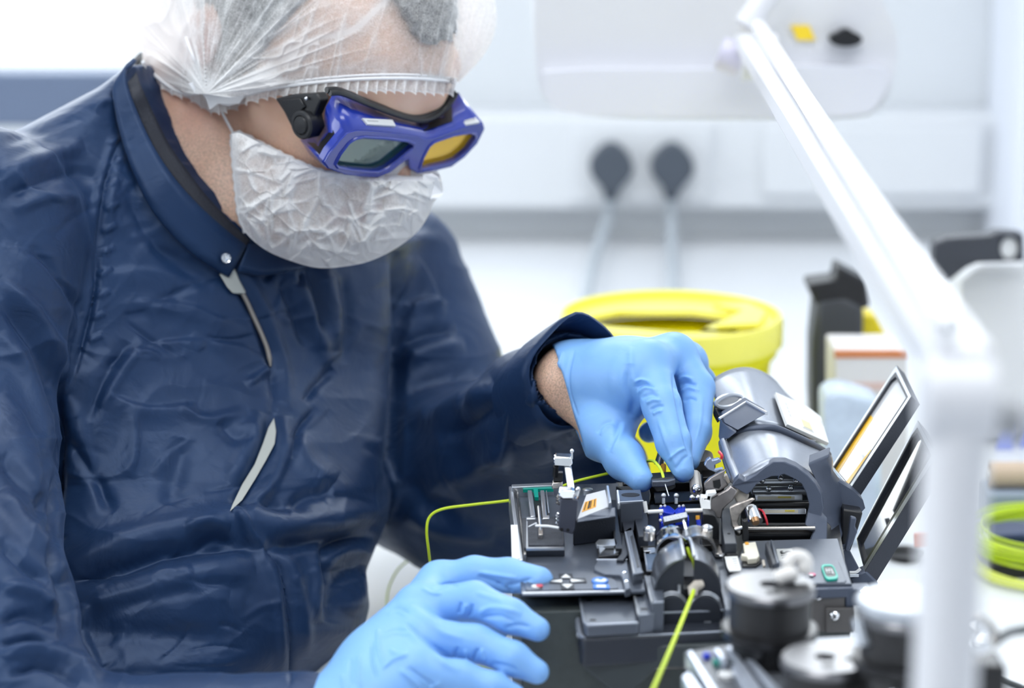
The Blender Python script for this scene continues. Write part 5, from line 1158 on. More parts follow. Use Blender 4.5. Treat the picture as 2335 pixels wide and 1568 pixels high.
# snap button, lining glimpsed in the open placket
c_ = on(515, 588, .010); ax = (CAMV - Vector(c_)).normalized() + Vector((.25, 0, -.1))
obj('snap_button', MB().lathe(c_, tuple(ax), [(-.002, .0034), (0, .0036), (.0012, .0030), (.0006, .0020), (.0018, .0012), (.002, 0)], 20), CHROME, pr)
lin = mat('pale_lining', (.42, .44, .42), .6)
def patch(name, L, m, off, par=pr):
    obj(name, MB().slab([on(x, y, off) for x, y in L], (0, .003, 0)), m, par, bevel=.0004)
patch('placket_lining', [(500, 625), (515, 618), (535, 614), (545, 640), (560, 668), (548, 672), (530, 668), (518, 655)], lin, .0035)
obj('placket_edge', MB().tube(smooth_path([on(x, y, .002) for x, y in ((545, 655), (562, 685), (580, 725), (598, 765), (611, 800), (617, 835))], 4), [.0012] + [.0028] * 18 + [.0018, .001], 8, flat=.5), mat('taupe_edging', (.28, .26, .24), .6), pr)
patch('placket_lining', [(624, 955), (629, 985), (626, 1012), (606, 1050), (580, 1095), (552, 1140), (524, 1166), (530, 1150), (552, 1105), (580, 1060), (600, 1010), (612, 975)], lin, .004)
# cuffs
def ringtube(c, ax, r, rt, n=36, sq=1.0, rot=0):
    ax = np.array(ax) / np.linalg.norm(ax); u = np.cross(ax, (0, 0, 1.)); u /= np.linalg.norm(u); v = np.cross(u, ax)
    return [c + r * (math.cos(t) * u + sq * math.sin(t) * v) for t in np.linspace(0, 2 * math.pi, n + 1)]
cf = MB(); n = 40; rg = []
ax = cuff_ax; u = np.cross(ax, (0, 0, 1.)); u /= np.linalg.norm(u); v = np.cross(u, ax)
prof = [(-.030, .0290), (-.012, .0300), (.004, .0305), (.012, .0300), (.0125, .0285), (.004, .0278), (-.012, .0265), (-.025, .0245)]
for a_, r_ in prof: rg.append([cuff_c + ax * (a_ + .012 * math.sin(t) - .014 * max(0, math.cos(t))) + (r_ + .0012 * math.sin(5 * t)) * (math.cos(t) * u + 1.05 * math.sin(t) * v) for t in np.linspace(0, 2 * math.pi, n, endpoint=False)])
Vc = [p for r_ in rg for p in r_]; Fc = [(i * n + k, i * n + (k + 1) % n, (i + 1) * n + (k + 1) % n, (i + 1) * n + k) for i in range(len(rg) - 1) for k in range(n)]
obj('cuff', MB().add(Vc, Fc), SMOCK, pr, sharp=80)
nc_ = U(712, 1690, 1.198); nax = U(800, 1665, 1.195) - U(560, 1720, 1.20); nax /= np.linalg.norm(nax)
obj('cuff', MB().lathe(nc_, nax, [(-.03, .034), (0, .0335), (.005, .0325), (.005, .031), (-.01, .030)], 40, cap=False), SMOCK, pr, sharp=80)

# ================================================================== gloves
gm = bpy.data.materials.new('blue_nitrile'); gm.use_nodes = True; nt = gm.node_tree; NN = nt.nodes; LL = nt.links; b_ = NN['Principled BSDF']
b_.inputs['Base Color'].default_value = (.215, .445, .84, 1); b_.inputs['Roughness'].default_value = .45; b_.inputs['Specular IOR Level'].default_value = .45
b_.inputs['Subsurface Weight'].default_value = .15; b_.inputs['Subsurface Radius'].default_value = (.002, .003, .006); b_.inputs['Subsurface Scale'].default_value = 1
bp = NN.new('ShaderNodeBump'); bp.inputs['Strength'].default_value = .25; bp.inputs['Distance'].default_value = .0008
LL.new(noise(nt, 90, 4, .8), bp.inputs['Height']); LL.new(bp.outputs['Normal'], b_.inputs['Normal'])
g1 = Clay((-.13, 1.05, .84 - .05), (.04, 1.29, .95), .0011)
right_hand(g1, 0.0)
Vg, Qg = g1.mesh(2)
S = [([(905, 1372), (960, 1400), (1010, 1440), (1060, 1455)], 9, .8, 'g'), ([(915, 1425), (960, 1470), (1010, 1510), (1050, 1530)], 8, 1.2, 'g'), ([(925, 1420), (975, 1462), (1025, 1500)], 5, -.8, 'g'),
     ([(990, 1342), (1020, 1330), (1045, 1335)], 4, -.8, 'g'), ([(960, 1340), (985, 1352), (1010, 1352)], 4, .7, 'g'), ([(1088, 1312), (1120, 1325), (1150, 1335)], 6, -.9, 'g'), ([(1090, 1304), (1140, 1312), (1180, 1318)], 5, .8, 'g'), ([(1150, 1336), (1180, 1330), (1215, 1318)], 5, -.7, 'g'),
     ([(1046, 1400), (1050, 1380), (1052, 1372)], 3.5, -.9, 'g'), ([(1056, 1402), (1062, 1385), (1064, 1375)], 3.5, .8, 'g'), ([(1070, 1408), (1075, 1388), (1078, 1376)], 4, -1, 'g'), ([(1090, 1398), (1120, 1385), (1160, 1390), (1190, 1400)], 6, .9, 'g'), ([(1098, 1408), (1140, 1404), (1175, 1418)], 5, -.9, 'g'), ([(1150, 1432), (1180, 1425), (1210, 1430)], 5, -.8, 'g'), ([(1085, 1350), (1120, 1362), (1150, 1372)], 6, .6, 'g'),
     ([(1036, 1500), (1040, 1485), (1045, 1475)], 3.5, -.9, 'g'), ([(1064, 1508), (1062, 1490), (1060, 1480)], 3.5, .9, 'g'), ([(1080, 1508), (1084, 1490), (1092, 1478)], 4, -1, 'g'), ([(1104, 1508), (1100, 1490), (1098, 1478)], 4, .9, 'g'), ([(1120, 1512), (1160, 1520), (1180, 1530)], 5, -.8, 'g'),
     ([(862, 1430), (864, 1480), (875, 1520)], 4, .9, 'g'), ([(848, 1460), (850, 1510), (862, 1550)], 4, -.9, 'g'), ([(820, 1490), (818, 1540), (825, 1568)], 4, .9, 'g'), ([(800, 1500), (800, 1545), (810, 1568)], 4, -.8, 'g'), ([(780, 1535), (785, 1568), (790, 1590)], 4, .8, 'g'),
     ([(888, 1480), (905, 1490), (930, 1492)], 4, .8, 'g'), ([(870, 1525), (900, 1502), (930, 1495)], 4, .9, 'g'), ([(910, 1525), (940, 1550), (960, 1568)], 6, 1.0, 'g'), ([(930, 1520), (965, 1545), (995, 1565)], 4, -.8, 'g'), ([(1005, 1555), (985, 1565), (980, 1575)], 4, .8, 'g'),
     ([(880, 1395), (905, 1390), (930, 1400)], 5, .5, 'f'), ([(870, 1450), (900, 1440), (935, 1445)], 5, .5, 'f'), ([(1130, 1330), (1160, 1345), (1170, 1350)], 4, -.6, 'g')]
Vg, Qg = refine(Vg, Qg); Vg = strokes(Vg, Qg, S, 1.35)
quads_obj('glove', Vg, Qg, gm, pr, label='blue glove of the lower hand pressing a key')
gcut = np.array([.965, .10, .24]); gcut /= np.linalg.norm(gcut)
g2 = Clay((.0, 1.24, .86), (.16, 1.50, 1.02), .0011)
left_hand(g2, 0.0)
g2.fn((.0, 1.24, .86), (.16, 1.50, 1.02), lambda P: (P - (U(1284, 880, 1.445)).astype(np.float32)) @ (-gcut).astype(np.float32), 0, 'i')
Vg, Qg = g2.mesh(2)
S = [([(1445, 872), (1462, 866), (1485, 872)], 4, .9, 'g'), ([(1452, 885), (1468, 876), (1492, 884)], 4, -.8, 'g'), ([(1452, 898), (1475, 884), (1500, 892)], 4, .9, 'g'), ([(1462, 908), (1482, 898), (1502, 904)], 4, -.8, 'g'), ([(1474, 920), (1490, 912), (1508, 914)], 4, .8, 'g'), ([(1482, 935), (1500, 926), (1515, 926)], 3.5, -.7, 'g'), ([(1488, 945), (1502, 938), (1512, 938)], 3.5, .7, 'g'),
     ([(1545, 870), (1560, 860), (1582, 866)], 4, .9, 'g'), ([(1548, 882), (1562, 872), (1590, 878)], 4, -.8, 'g'), ([(1552, 895), (1570, 885), (1595, 892)], 4, .8, 'g'), ([(1558, 915), (1572, 908), (1590, 912)], 3.5, -.7, 'g'),
     ([(1435, 830), (1432, 880), (1445, 920), (1440, 950)], 10, -1.6, 'g'), ([(1440, 790), (1438, 840), (1448, 880)], 8, .8, 'g'), ([(1535, 850), (1548, 920), (1562, 990), (1575, 1040)], 6, -1.6, 'g'), ([(1500, 950), (1520, 1010), (1545, 1070)], 5, .6, 'g'), ([(1525, 1050), (1545, 1030), (1565, 1020)], 4, .7, 'g'), ([(1540, 1070), (1560, 1045), (1572, 1040)], 4, -.6, 'g'),
     ([(1282, 800), (1276, 850), (1284, 905), (1300, 945)], 4, 1.4, 'g'), ([(1310, 795), (1296, 850), (1300, 900), (1318, 950)], 4, -.8, 'g'), ([(1365, 990), (1380, 970), (1400, 965)], 6, .6, 'f'), ([(1390, 1030), (1410, 990), (1420, 960)], 8, .6, 'f'), ([(1600, 900), (1596, 960), (1585, 1010)], 5, .6, 'g'), ([(1325, 820), (1380, 790), (1440, 785)], 12, .6, 'g')]
Vg, Qg = refine(Vg, Qg); Vg = strokes(Vg, Qg, S, 1.35)
quads_obj('glove', Vg, Qg, gm, pr, label='blue glove of the upper hand holding the fibre holder')
obj('glove_bead', MB().tube([p for p in ringtube(U(1285, 880, 1.445), gcut, .0192, .001, 40, 1.06)], .0009, 8), gm, pr)

# ================================================================== net and mask: thin non woven cloth
def nonwoven(name, base, fib, edge_dark=.0):
    m = bpy.data.materials.new(name); m.use_nodes = True; nt = m.node_tree; N = nt.nodes; L = nt.links
    N.remove(N['Principled BSDF'])
    df = N.new('ShaderNodeBsdfDiffuse'); tr_ = N.new('ShaderNodeBsdfTranslucent'); tp = N.new('ShaderNodeBsdfTransparent')
    df.inputs[0].default_value = (.95, .955, .96, 1); tr_.inputs[0].default_value = (.95, .955, .96, 1)
    a = N.new('ShaderNodeMixShader'); a.inputs[0].default_value = .35; L.new(df.outputs[0], a.inputs[1]); L.new(tr_.outputs[0], a.inputs[2])
    f1 = remap(nt, noise(nt, 420, 4, 2.5), .35, .7, -fib, fib); f2 = remap(nt, noise(nt, 90, 4, 1.5), .35, .65, -fib * .5, fib * .5)
    dn = attr(N, 'dens').outputs['Fac']
    al = mth(nt, 'ADD', mth(nt, 'ADD', mth(nt, 'ADD', dn, base), f1), f2)
    cpn = N.new('ShaderNodeClamp'); L.new(al, cpn.inputs[0]); cpn.inputs[1].default_value = .08; cpn.inputs[2].default_value = .985
    x = N.new('ShaderNodeMixShader'); L.new(cpn.outputs[0], x.inputs[0]); L.new(tp.outputs[0], x.inputs[1]); L.new(a.outputs[0], x.inputs[2])
    bp = N.new('ShaderNodeBump'); bp.inputs['Strength'].default_value = .35; bp.inputs['Distance'].default_value = .0008
    L.new(noise(nt, 260, 4, 1.5), bp.inputs['Height']); L.new(bp.outputs['Normal'], df.inputs['Normal'])
    L.new(x.outputs[0], N['Material Output'].inputs[0]); return m
NET = nonwoven('hairnet_cloth', .47, .16); MSK = nonwoven('mask_cloth', .66, .12)
BH = BVHTree.FromPolygons([Vector(p) for p in np.concatenate([V, Vh])], [tuple(map(int, q)) for q in Q] + [tuple(int(i) + len(V) for i in q) for q in Qh])
def resample(L, n):
    L = np.array(smooth_path([(a, b, 0) for a, b in L], 8))[:, :2]; s = np.concatenate([[0], np.cumsum(np.hypot(*np.diff(L, axis=0).T))]); t = np.linspace(0, s[-1], n)
    return np.stack([np.interp(t, s, L[:, 0]), np.interp(t, s, L[:, 1])], 1)
def sheet(bot, top, nu, nv, dmid, bul, gap, vpow=1.0, rimdep=None, smooth_n=25):
    B_ = resample(bot, nu); T_ = resample(top, nu); v = np.linspace(0, 1, nv) ** vpow
    PX = B_[:, None, 0] * (1 - v) + T_[:, None, 0] * v; PY = B_[:, None, 1] * (1 - v) + T_[:, None, 1] * v
    u = np.linspace(-1, 1, nu)[:, None]
    return PX, PY, u, v
def drape(PX, PY, dom, gap, sm=30):
    nu, nv = PX.shape; dh = np.full(PX.shape, np.nan)
    for i in range(0, nu, 2):
        for j in range(0, nv, 2):
            c_ = cast(PX[i, j], PY[i, j], BH)
            if c_ is not None: dh[i, j] = c_
    lim = np.full(PX.shape, 9.)
    for i in range(nu):
        for j in range(nv):
            a = dh[i - i % 2, j - j % 2]
            if a == a: lim[i, j] = a - gap
    D = np.minimum(dom, lim)
    for k in range(sm):
        E = np.pad(D, 1, mode='edge'); D = (E[:-2, 1:-1] + E[2:, 1:-1] + E[1:-1, :-2] + E[1:-1, 2:] + 2 * D) / 6; D = np.minimum(D, lim)
    return D
def grid_obj(name, PX, PY, D, m, dens, par=pr, label=None):
    nu, nv = PX.shape; P3 = np.stack([(PX - CXP) / FPX * D, np.zeros_like(D), np.zeros_like(D)], -1); vv = -(PY - CYP) / FPX * D
    P3[..., 1] = D * cp + vv * sp; P3[..., 2] = CH + vv * cp - D * sp
    idx = np.arange(nu * nv).reshape(nu, nv)
    Q_ = np.stack([idx[:-1, :-1], idx[1:, :-1], idx[1:, 1:], idx[:-1, 1:]], -1).reshape(-1, 4)
    return quads_obj(name, P3.reshape(-1, 3), Q_, m, par, {'dens': dens.ravel()}, label=label)
# ---- hairnet
botc = [(326, 140), (352, 168), (392, 196), (430, 212), (470, 214), (520, 222), (562, 216), (610, 203), (670, 193), (750, 184), (840, 178), (930, 177), (1000, 181), (1046, 188)]
topc = [(326, 140), (320, 60), (318, -40), (340, -150), (430, -230), (560, -272), (720, -285), (880, -250), (1010, -180), (1090, -90), (1128, 0), (1130, 70), (1100, 130), (1046, 188)]
nu, nv = 420, 250
PX, PY, u, v = sheet(botc, topc, nu, nv, 0, 0, 0, 1.35)
hh = np.sqrt(np.clip(1 - np.abs(u) ** 2.2, 0, 1)) * np.sqrt(np.clip(1 - (v[None, :] * .98) ** 2.2, 0, 1))
edge_d = np.interp(PX, [320, 480, 700, 1046, 1130], [1.57, 1.53, 1.56, 1.57, 1.58])
dom = edge_d - .085 * hh * np.interp(PX, [320, 420, 520, 1130], [.6, .55, 1, 1])
D = drape(PX, PY, dom, .0035)
# gathers fanning out from behind the ear, fine vertical gathers over the forehead
ang = np.arctan2(215 - PY, PX - 470); rad = np.hypot(PX - 470, PY - 215)
fan = np.clip(1 - rad / 420, 0, 1) ** .6 * np.clip(rad / 40, 0, 1) * (ang > -.3)
pl1 = ridge(ang * 5.2 + .25 * vnoise(rad / 60, ang * 2, 5), rad / 500, 11, 5) * fan; pl2 = ridge(ang * 12, rad / 260, 12, 7) * fan
xs = PX + .22 * (PY - 180) + 8 * vnoise(PY / 50, PX / 200, 6)
ver = ridge(xs / 19, PY / 260, 21, 10) * np.clip((PX - 600) / 80, 0, 1) * np.clip(1 - (180 - PY) / 330, .25, 1)
left = ridge(PX / 34 + PY / 160, PY / 90, 31, 4) * np.clip((470 - PX) / 60, 0, 1)
rimz = np.exp(-((PY - np.interp(PX, [p[0] for p in botc], [p[1] for p in botc])) / 34) ** 2)
crk = ridge(PX / 46 + 2 * vnoise(PX / 80, PY / 80, 8), PY / 38, 41, 8) * np.clip(1 - np.hypot(PX - 640, PY - 150) / 130, 0, 1)
dens = .62 * pl1 + .38 * pl2 + .42 * ver + .5 * left + .16 * rimz + .6 * crk + .30 * np.clip((470 - PX) / 60, 0, 1) + .5 * np.exp(-((rad - 0) / 45) ** 2) + .40 * np.clip((PX - 1010) / 60, 0, 1)
dens += .35 * ridge(ang * 26, rad / 200, 55, 6) * fan
fold1 = seg_dist(PX.ravel(), PY.ravel(), curve2([(590, 190), (640, 130), (720, 90), (800, 70), (860, 20), (900, -20)]))[0].reshape(PX.shape)
dens += .45 * np.exp(-(fold1 / 7) ** 2) + .2 * np.exp(-(fold1 / 24) ** 2)
D = D - .0042 * pl1 - .0018 * pl2 - .0012 * ver - .003 * left - .003 * crk
grid_obj('hairnet', PX, PY, D, NET, dens, label='white pleated hairnet')
# far half of the bag
D2 = np.interp(PX, [320, 480, 700, 1046, 1130], [1.57, 1.53, 1.56, 1.57, 1.58]) + .105 * hh
D2[:, 0] = D[:, 0] + .004
st_ = (slice(None, None, 5), slice(None, None, 5))
grid_obj('hairnet_far_side', PX[st_], PY[st_], D2[st_], NET, np.full(PX[st_].shape, .15))
# ruffle below the elastic
nr_ = 700
RC = resample([(326, 140), (352, 170), (392, 200), (430, 214), (470, 208), (520, 218), (562, 216), (610, 203), (670, 193), (750, 184), (840, 178), (930, 177), (1000, 181), (1042, 188)], nr_)
rr_ = np.arange(nr_) / nr_; ln_ = np.interp(RC[:, 0], [326, 380, 430, 455, 480, 520, 560, 600, 700, 850, 1000, 1042], [12, 18, 12, 34, 52, 38, 22, 24, 26, 34, 36, 30])
rows_ = []
kk = np.linspace(0, 1, 9)
dr = np.array([(cast(x, y + 6, BH) or 1.50) for x, y in RC]);
for _ in range(80): dr[1:-1] = (dr[:-2] + dr[2:] + dr[1:-1]) / 3
PXr = np.zeros((nr_, 9)); PYr = np.zeros((nr_, 9)); Dr = np.zeros((nr_, 9)); de = np.zeros((nr_, 9))
ph = RC[:, 0] / 3.6 + 3 * vnoise(RC[:, 0] / 40, RC[:, 0] * 0, 71)
for k, t in enumerate(kk):
    PXr[:, k] = RC[:, 0] + 5 * t * np.sin(ph * 1.0 + .9) - 6 * t * (RC[:, 0] > 560); PYr[:, k] = RC[:, 1] - 6 + (ln_ + 6) * t + 4 * t * np.sin(ph) * (t > .1)
    Dr[:, k] = dr - .0045 - .0022 * t * (1 + 1.2 * np.sin(ph))
    de[:, k] = .26 + .30 * (.5 + .5 * np.sin(ph)) ** 3 + .35 * (t > .9) + .3 * np.clip((600 - RC[:, 0]) / 60, 0, 1)
grid_obj('hairnet_ruffle', PXr, PYr, Dr, NET, de)
el = [U(x, y + 1, d_ - .0062) for (x, y), d_ in zip(RC[::8], dr[::8])]
obj('hairnet_elastic', MB().tube(el, .0011, 8), mat('white_elastic', (.88, .88, .9), .6), pr)
obj('hairnet_elastic', MB().tube([p + (0, 0, .0022) for p in el[20:]], .0007, 8), MT['white_elastic'], pr)
# torn looking tuft where net, mask cord and ear meet
tf = [(452, 205), (470, 226), (478, 250), (498, 236), (520, 242), (545, 236), (560, 218), (540, 208), (500, 200)]
for q, e in ((tf, .010), ([(430, 190), (446, 215), (470, 214), (500, 205), (520, 190), (480, 180)], .012)):
    dd = min(cast(x, y, BH) or 1.5 for x, y in q) - e * .4
    obj('hairnet_tuft', MB().slab([U(x, y, dd + .001 * math.sin(i * 2)) for i, (x, y) in enumerate(q)], (0, .0006, 0)), mat('dense_net_fold', (.86, .87, .9), .7), pr)
# ---- mask
mtop = [(528, 306), (548, 304), (590, 325), (640, 350), (690, 374), (740, 392), (800, 396), (860, 384), (905, 368), (945, 370), (990, 385), (1005, 405), (1011, 440)]
mbot = [(528, 306), (531, 360), (538, 430), (545, 490), (560, 530), (600, 566), (650, 590), (720, 610), (780, 608), (840, 596), (900, 568), (950, 530), (978, 490), (990, 460), (1011, 440)]
nu, nv = 330, 190
PX, PY, u, v = sheet(mbot, mtop, nu, nv, 0, 0, 0)
hh = np.sqrt(np.clip(1 - np.abs(u) ** 2.4, 0, 1)) * np.sqrt(np.clip(1 - ((1 - v[None, :]) * .97) ** 2.4, 0, 1))
ed = np.interp(PX, [528, 620, 760, 1011], [1.475, 1.50, 1.515, 1.53])
dom = ed - .045 * hh
D = drape(PX, PY, dom, .0035)
wx = PX + 30 * (vnoise(PX / 70, PY / 70, 91) - .5); wy = PY + 30 * (vnoise(PX / 70, PY / 70, 92) - .5)
# crumple creases: edges between random cells, sharp and long
rs_ = np.random.RandomState(5); seeds = np.stack([rs_.uniform(520, 1010, 85), rs_.uniform(300, 615, 85)], 1)
def cells(x, y, S_, ax, ay):
    d1 = np.full(x.shape, 1e9); d2 = np.full(x.shape, 1e9); i1 = np.zeros(x.shape, int)
    for i, (a, b) in enumerate(S_):
        d_ = np.hypot((x - a) * ax, (y - b) * ay); m = d_ < d1; d2 = np.where(m, d1, np.minimum(d2, d_)); i1 = np.where(m, i, i1); d1 = np.where(m, d_, d1)
    return d1, d2, i1
d1, d2, i1 = cells(wx, wy, seeds, 1, 1); e1 = np.exp(-((d2 - d1) / 6.5) ** 2)
S2 = np.stack([rs_.uniform(520, 1010, 34), rs_.uniform(300, 615, 34)], 1); a1, a2, j1 = cells(wx + wy * .5, wy - wx * .2, S2 @ np.array([[1, -.2], [.5, 1]]), 1, 1); e2 = np.exp(-((a2 - a1) / 10) ** 2)
lines = np.zeros(PX.shape)
rl_ = random.Random(9)
for k in range(46):
    x0, y0 = rl_.uniform(540, 960), rl_.uniform(330, 590); a_ = rl_.choice((rl_.gauss(.35, .35), rl_.gauss(1.6, .4), rl_.gauss(-.5, .3))); l_ = rl_.uniform(35, 120); wd_ = rl_.uniform(2.2, 5)
    L_ = [(x0, y0), (x0 + l_ * .5 * math.cos(a_) + rl_.uniform(-8, 8), y0 + l_ * .5 * math.sin(a_) + rl_.uniform(-8, 8)), (x0 + l_ * math.cos(a_), y0 + l_ * math.sin(a_))]
    b_2, s_2, t_2 = seg_dist(PX, PY, curve2(L_)); lines = np.maximum(lines, np.where(s_2 > 0, np.exp(-(b_2 / wd_) ** 2), np.exp(-(b_2 / (wd_ * 2.4)) ** 2) * .8) * np.clip(np.minimum(t_2, 1 - t_2) * 6, 0, 1))
gate = vnoise(PX / 45, PY / 45, 93); tilt = rs_.uniform(-1, 1, (85, 2))
fac_h = (tilt[i1, 0] * (wx - seeds[i1, 0]) + tilt[i1, 1] * (wy - seeds[i1, 1])) / 60
rim2 = np.minimum(seg_dist(PX.ravel(), PY.ravel(), curve2(mtop))[0], seg_dist(PX.ravel(), PY.ravel(), curve2(mbot))[0]).reshape(PX.shape)
dens = .24 * e1 * np.clip(gate * 2.4 - .7, 0, 1) + .22 * e2 * np.clip(1.3 - gate, 0, 1) + .42 * lines + .30 * np.exp(-(rim2 / 14) ** 2) + .25 * ridge(wx / 16, wy / 45, 95, 8) * gate + .45 * np.clip((PX - 880) / 60, 0, 1) + .45 * np.clip((PY - 545) / 40, 0, 1) + .10 * np.clip(fac_h, -1, 1)
D = D - .0012 * e1 * gate - .002 * e2 - .0022 * lines + .0035 * np.clip(fac_h, -1, 1) * np.clip(rim2 / 30, 0, 1) - .001 * np.exp(-(rim2 / 6) ** 2)
gr_ = (np.stack([(PX - CXP) / FPX, cp - (PY - CYP) / FPX * sp, -(PY - CYP) / FPX * cp - sp], -1)); gpl = ((H(.126, 0, 0) - np.array([0, 0, CH])) @ hx) / (gr_ @ hx)
kk_ = np.clip((412 - PY) / 14, 0, 1) * np.clip((PX - 735) / 20, 0, 1); D = np.where(kk_ > 0, np.maximum(D, D * (1 - kk_) + (gpl + .006) * kk_), D)
mk = grid_obj('face_mask', PX, PY, D, MSK, dens, label='white crumpled non woven face mask')
D2 = ed + .075 * hh; D2[:, 0] = D[:, 0] + .003
grid_obj('face_mask_far_side', PX[st_], PY[st_], D2[st_], MSK, np.full(PX[st_].shape, .2))
hem = resample(mtop, 60); obj('mask_hem', MB().tube([U(x + 1.5 * math.sin(i * 1.7), y + 2 * math.sin(i * 2.3), (cast(x, min(y + 4, 600), BH) or 1.52) - .006) for i, (x, y) in enumerate(hem[:30])], .0016, 8), MT['dense_net_fold'], pr)
hem = resample([(528, 306), (531, 360), (538, 430), (545, 490), (560, 530)], 30); obj('mask_hem', MB().tube([U(x + 1.5 * math.sin(i * 1.9), y, (cast(x + 5, y, BH) or 1.50) - .005) for i, (x, y) in enumerate(hem)], .0013, 8), MT['dense_net_fold'], pr)
# cloth tail sticking out past the nose
fr_ = [(965, 398), (985, 396), (998, 404), (1003, 425), (1012, 440), (1000, 452), (982, 456), (960, 450)]
obj('mask_tail', MB().slab([U(x, y, 1.50 + .002 * math.sin(i * 2.1)) for i, (x, y) in enumerate(fr_)], (0, .0015, 0)), MT['dense_net_fold'], pr)
cord = smooth_path([U(x, y, (cast(x, y, BH) or 1.50) - o_) for x, y, o_ in ((424, 85, .012), (445, 140, .012), (475, 200, .012), (503, 250, .010), (530, 300, .007))], 6)
obj('mask_cord', MB().tube(cord, .0009, 8), MT['white_elastic'], pr)

# ================================================================== goggles
gg = thing('safety_goggles', 'royal blue laser safety goggles worn over the white mask', 'goggles', H(.10, 0, -.02))
def HP(px, py, xl, off=0.): return PL(px, py, H(xl, 0, 0), hx) + hx * off
GB = mat('glossy_royal_blue', (.018, .042, .36), .22, spec=.6, coat=.35)
FX = .128
front = [(812, 298), (845, 299), (900, 304), (953, 312), (974, 318), (992, 314), (1040, 296), (1086, 282), (1101, 284), (1104, 296), (1088, 328), (1060, 358), (1031, 379), (1000, 387), (955, 395), (937, 384), (932, 362), (922, 367), (890, 392), (862, 403), (830, 402), (790, 397), (750, 383), (741, 370), (752, 350), (775, 322), (792, 304)]
rear = [(760, 214, .100), (795, 226, .101), (862, 248, .102), (908, 264, .103), (955, 276, .104), (984, 271, .104), (1013, 252, .102), (1034, 226, .100), (1043, 212, .098), (1050, 222, .096), (1045, 262, .095), (1020, 310, .095), (990, 340, .095), (960, 350, .097), (938, 345, .100), (925, 335, .102), (915, 325, .102), (905, 335, .100), (870, 360, .096), (840, 374, .094), (800, 376, .090), (755, 368, .085), (708, 350, .081), (687, 318, .079), (716, 316, .085), (739, 292, .092), (745, 245, .098)]
near_lens = [(827, 312), (880, 315), (930, 321), (944, 327), (940, 337), (905, 366), (882, 384), (862, 391), (845, 391), (800, 387), (770, 381), (764, 374), (775, 352), (795, 326), (810, 316)]
far_lens = [(1000, 320), (1035, 308), (1070, 302), (1084, 304), (1084, 316), (1066, 342), (1040, 364), (1020, 372), (985, 380), (962, 386), (957, 382), (965, 358), (978, 334), (988, 325)]
Fv = [HP(x, y, FX) for x, y in front]; Rv = [HP(x, y, xl) for x, y, xl in rear]; n = len(front)
NL = [HP(x, y, FX) for x, y in near_lens]; FL = [HP(x, y, FX) for x, y in far_lens]
obj('front_frame', MB().slab(Fv, -hx * .006, [NL, FL]), GB, gg, bevel=.0012)
sv = Fv + Rv; fs = [(i, (i + 1) % n, n + (i + 1) % n, n + i) for i in range(n)]
sh = obj('frame_shroud', MB().add([p - hx * .0008 if i < n else p for i, p in enumerate(sv)], fs), GB, gg, sharp=30)
md = sh.modifiers.new('thick', 'SOLIDIFY'); md.thickness = .0016; md.offset = 0
obj('inner_shade', MB().add([p * .96 + (np.mean(Fv, 0)) * .04 - hx * .008 for p in Fv] + [p * .97 + np.mean(Rv, 0) * .03 for p in Rv], fs), BLACK, gg)
gl1 = bpy.data.materials.new('green_filter_lens'); gl1.use_nodes = True; b_ = gl1.node_tree.nodes['Principled BSDF']
b_.inputs['Base Color'].default_value = (.035, .105, .095, 1); b_.inputs['Roughness'].default_value = .06; b_.inputs['Metallic'].default_value = .35; b_.inputs['Specular IOR Level'].default_value = .8; b_.inputs['Coat Weight'].default_value = 1; b_.inputs['Coat Roughness'].default_value = .03; b_.inputs['Alpha'].default_value = .86
gl2 = mat('amber_coated_lens', (.92, .52, .01), .16, metal=.55, spec=.6, coat=.6)
obj('lens', MB().slab([p - hx * .0035 for p in NL], -hx * .0015), gl1, gg, smooth=False, label='dark green filter lens')
obj('lens', MB().slab([p - hx * .0030 for p in FL], -hx * .0015), gl2, gg, smooth=False, label='amber coated lens')
obj('lens_rim', MB().tube(NL + [NL[0]], .0011, 8), GB, gg); obj('lens_rim', MB().tube(FL + [FL[0]], .0010, 8), GB, gg)
seal = smooth_path([HP(*p) for p in ((752, 212, .106), (782, 213, .108), (843, 238, .110), (910, 263, .112), (955, 274, .114), (986, 269, .113), (1014, 249, .110), (1034, 222, .108), (1040, 210, .107))], 5)
obj('foam_seal', MB().tube(seal, .0019, 10), BLACK, gg)
obj('foam_seal', MB().tube([p + hx * -.003 for p in seal], .0020, 10), BLACK, gg)
hp0 = H(0, -.0805, 0)
def HS_(px, py, off=0.): return PL(px, py, H(0, -.076, 0), hy) - hy * off
arm_ = [(640, 222), (672, 214), (735, 210), (744, 226), (736, 244), (728, 262), (735, 290), (722, 312), (700, 314), (686, 306), (682, 288), (676, 284), (660, 252)]
obj('temple', MB().slab([HS_(x, y, .005) for x, y in arm_], hy * .008), mat('soft_black_rubber', (.02, .021, .024), .38), gg, bevel=.0010)
obj('temple_plate', MB().slab([HS_(x, y, .0065) for x, y in ((655, 226), (700, 220), (712, 240), (700, 252), (684, 272), (672, 262))], hy * .003), BLACK, gg, bevel=.0006)
c_ = HS_(711, 280, .007)
obj('hinge_disc', MB().lathe(c_, -hy, [(-.004, .0088), (.0015, .0088), (.0026, .0078), (.0026, .0062), (.0020, .0058), (.0034, .0050), (.0036, 0)], 32), MT['soft_black_rubber'], gg)
obj('hinge_screw', MB().ball(HS_(716, 221, .0065), .0012, 10), CHROME, gg)
def top_plane(i): return Fv[i], np.cross(Fv[i + 1] - Fv[i], Rv[i] - Fv[i])
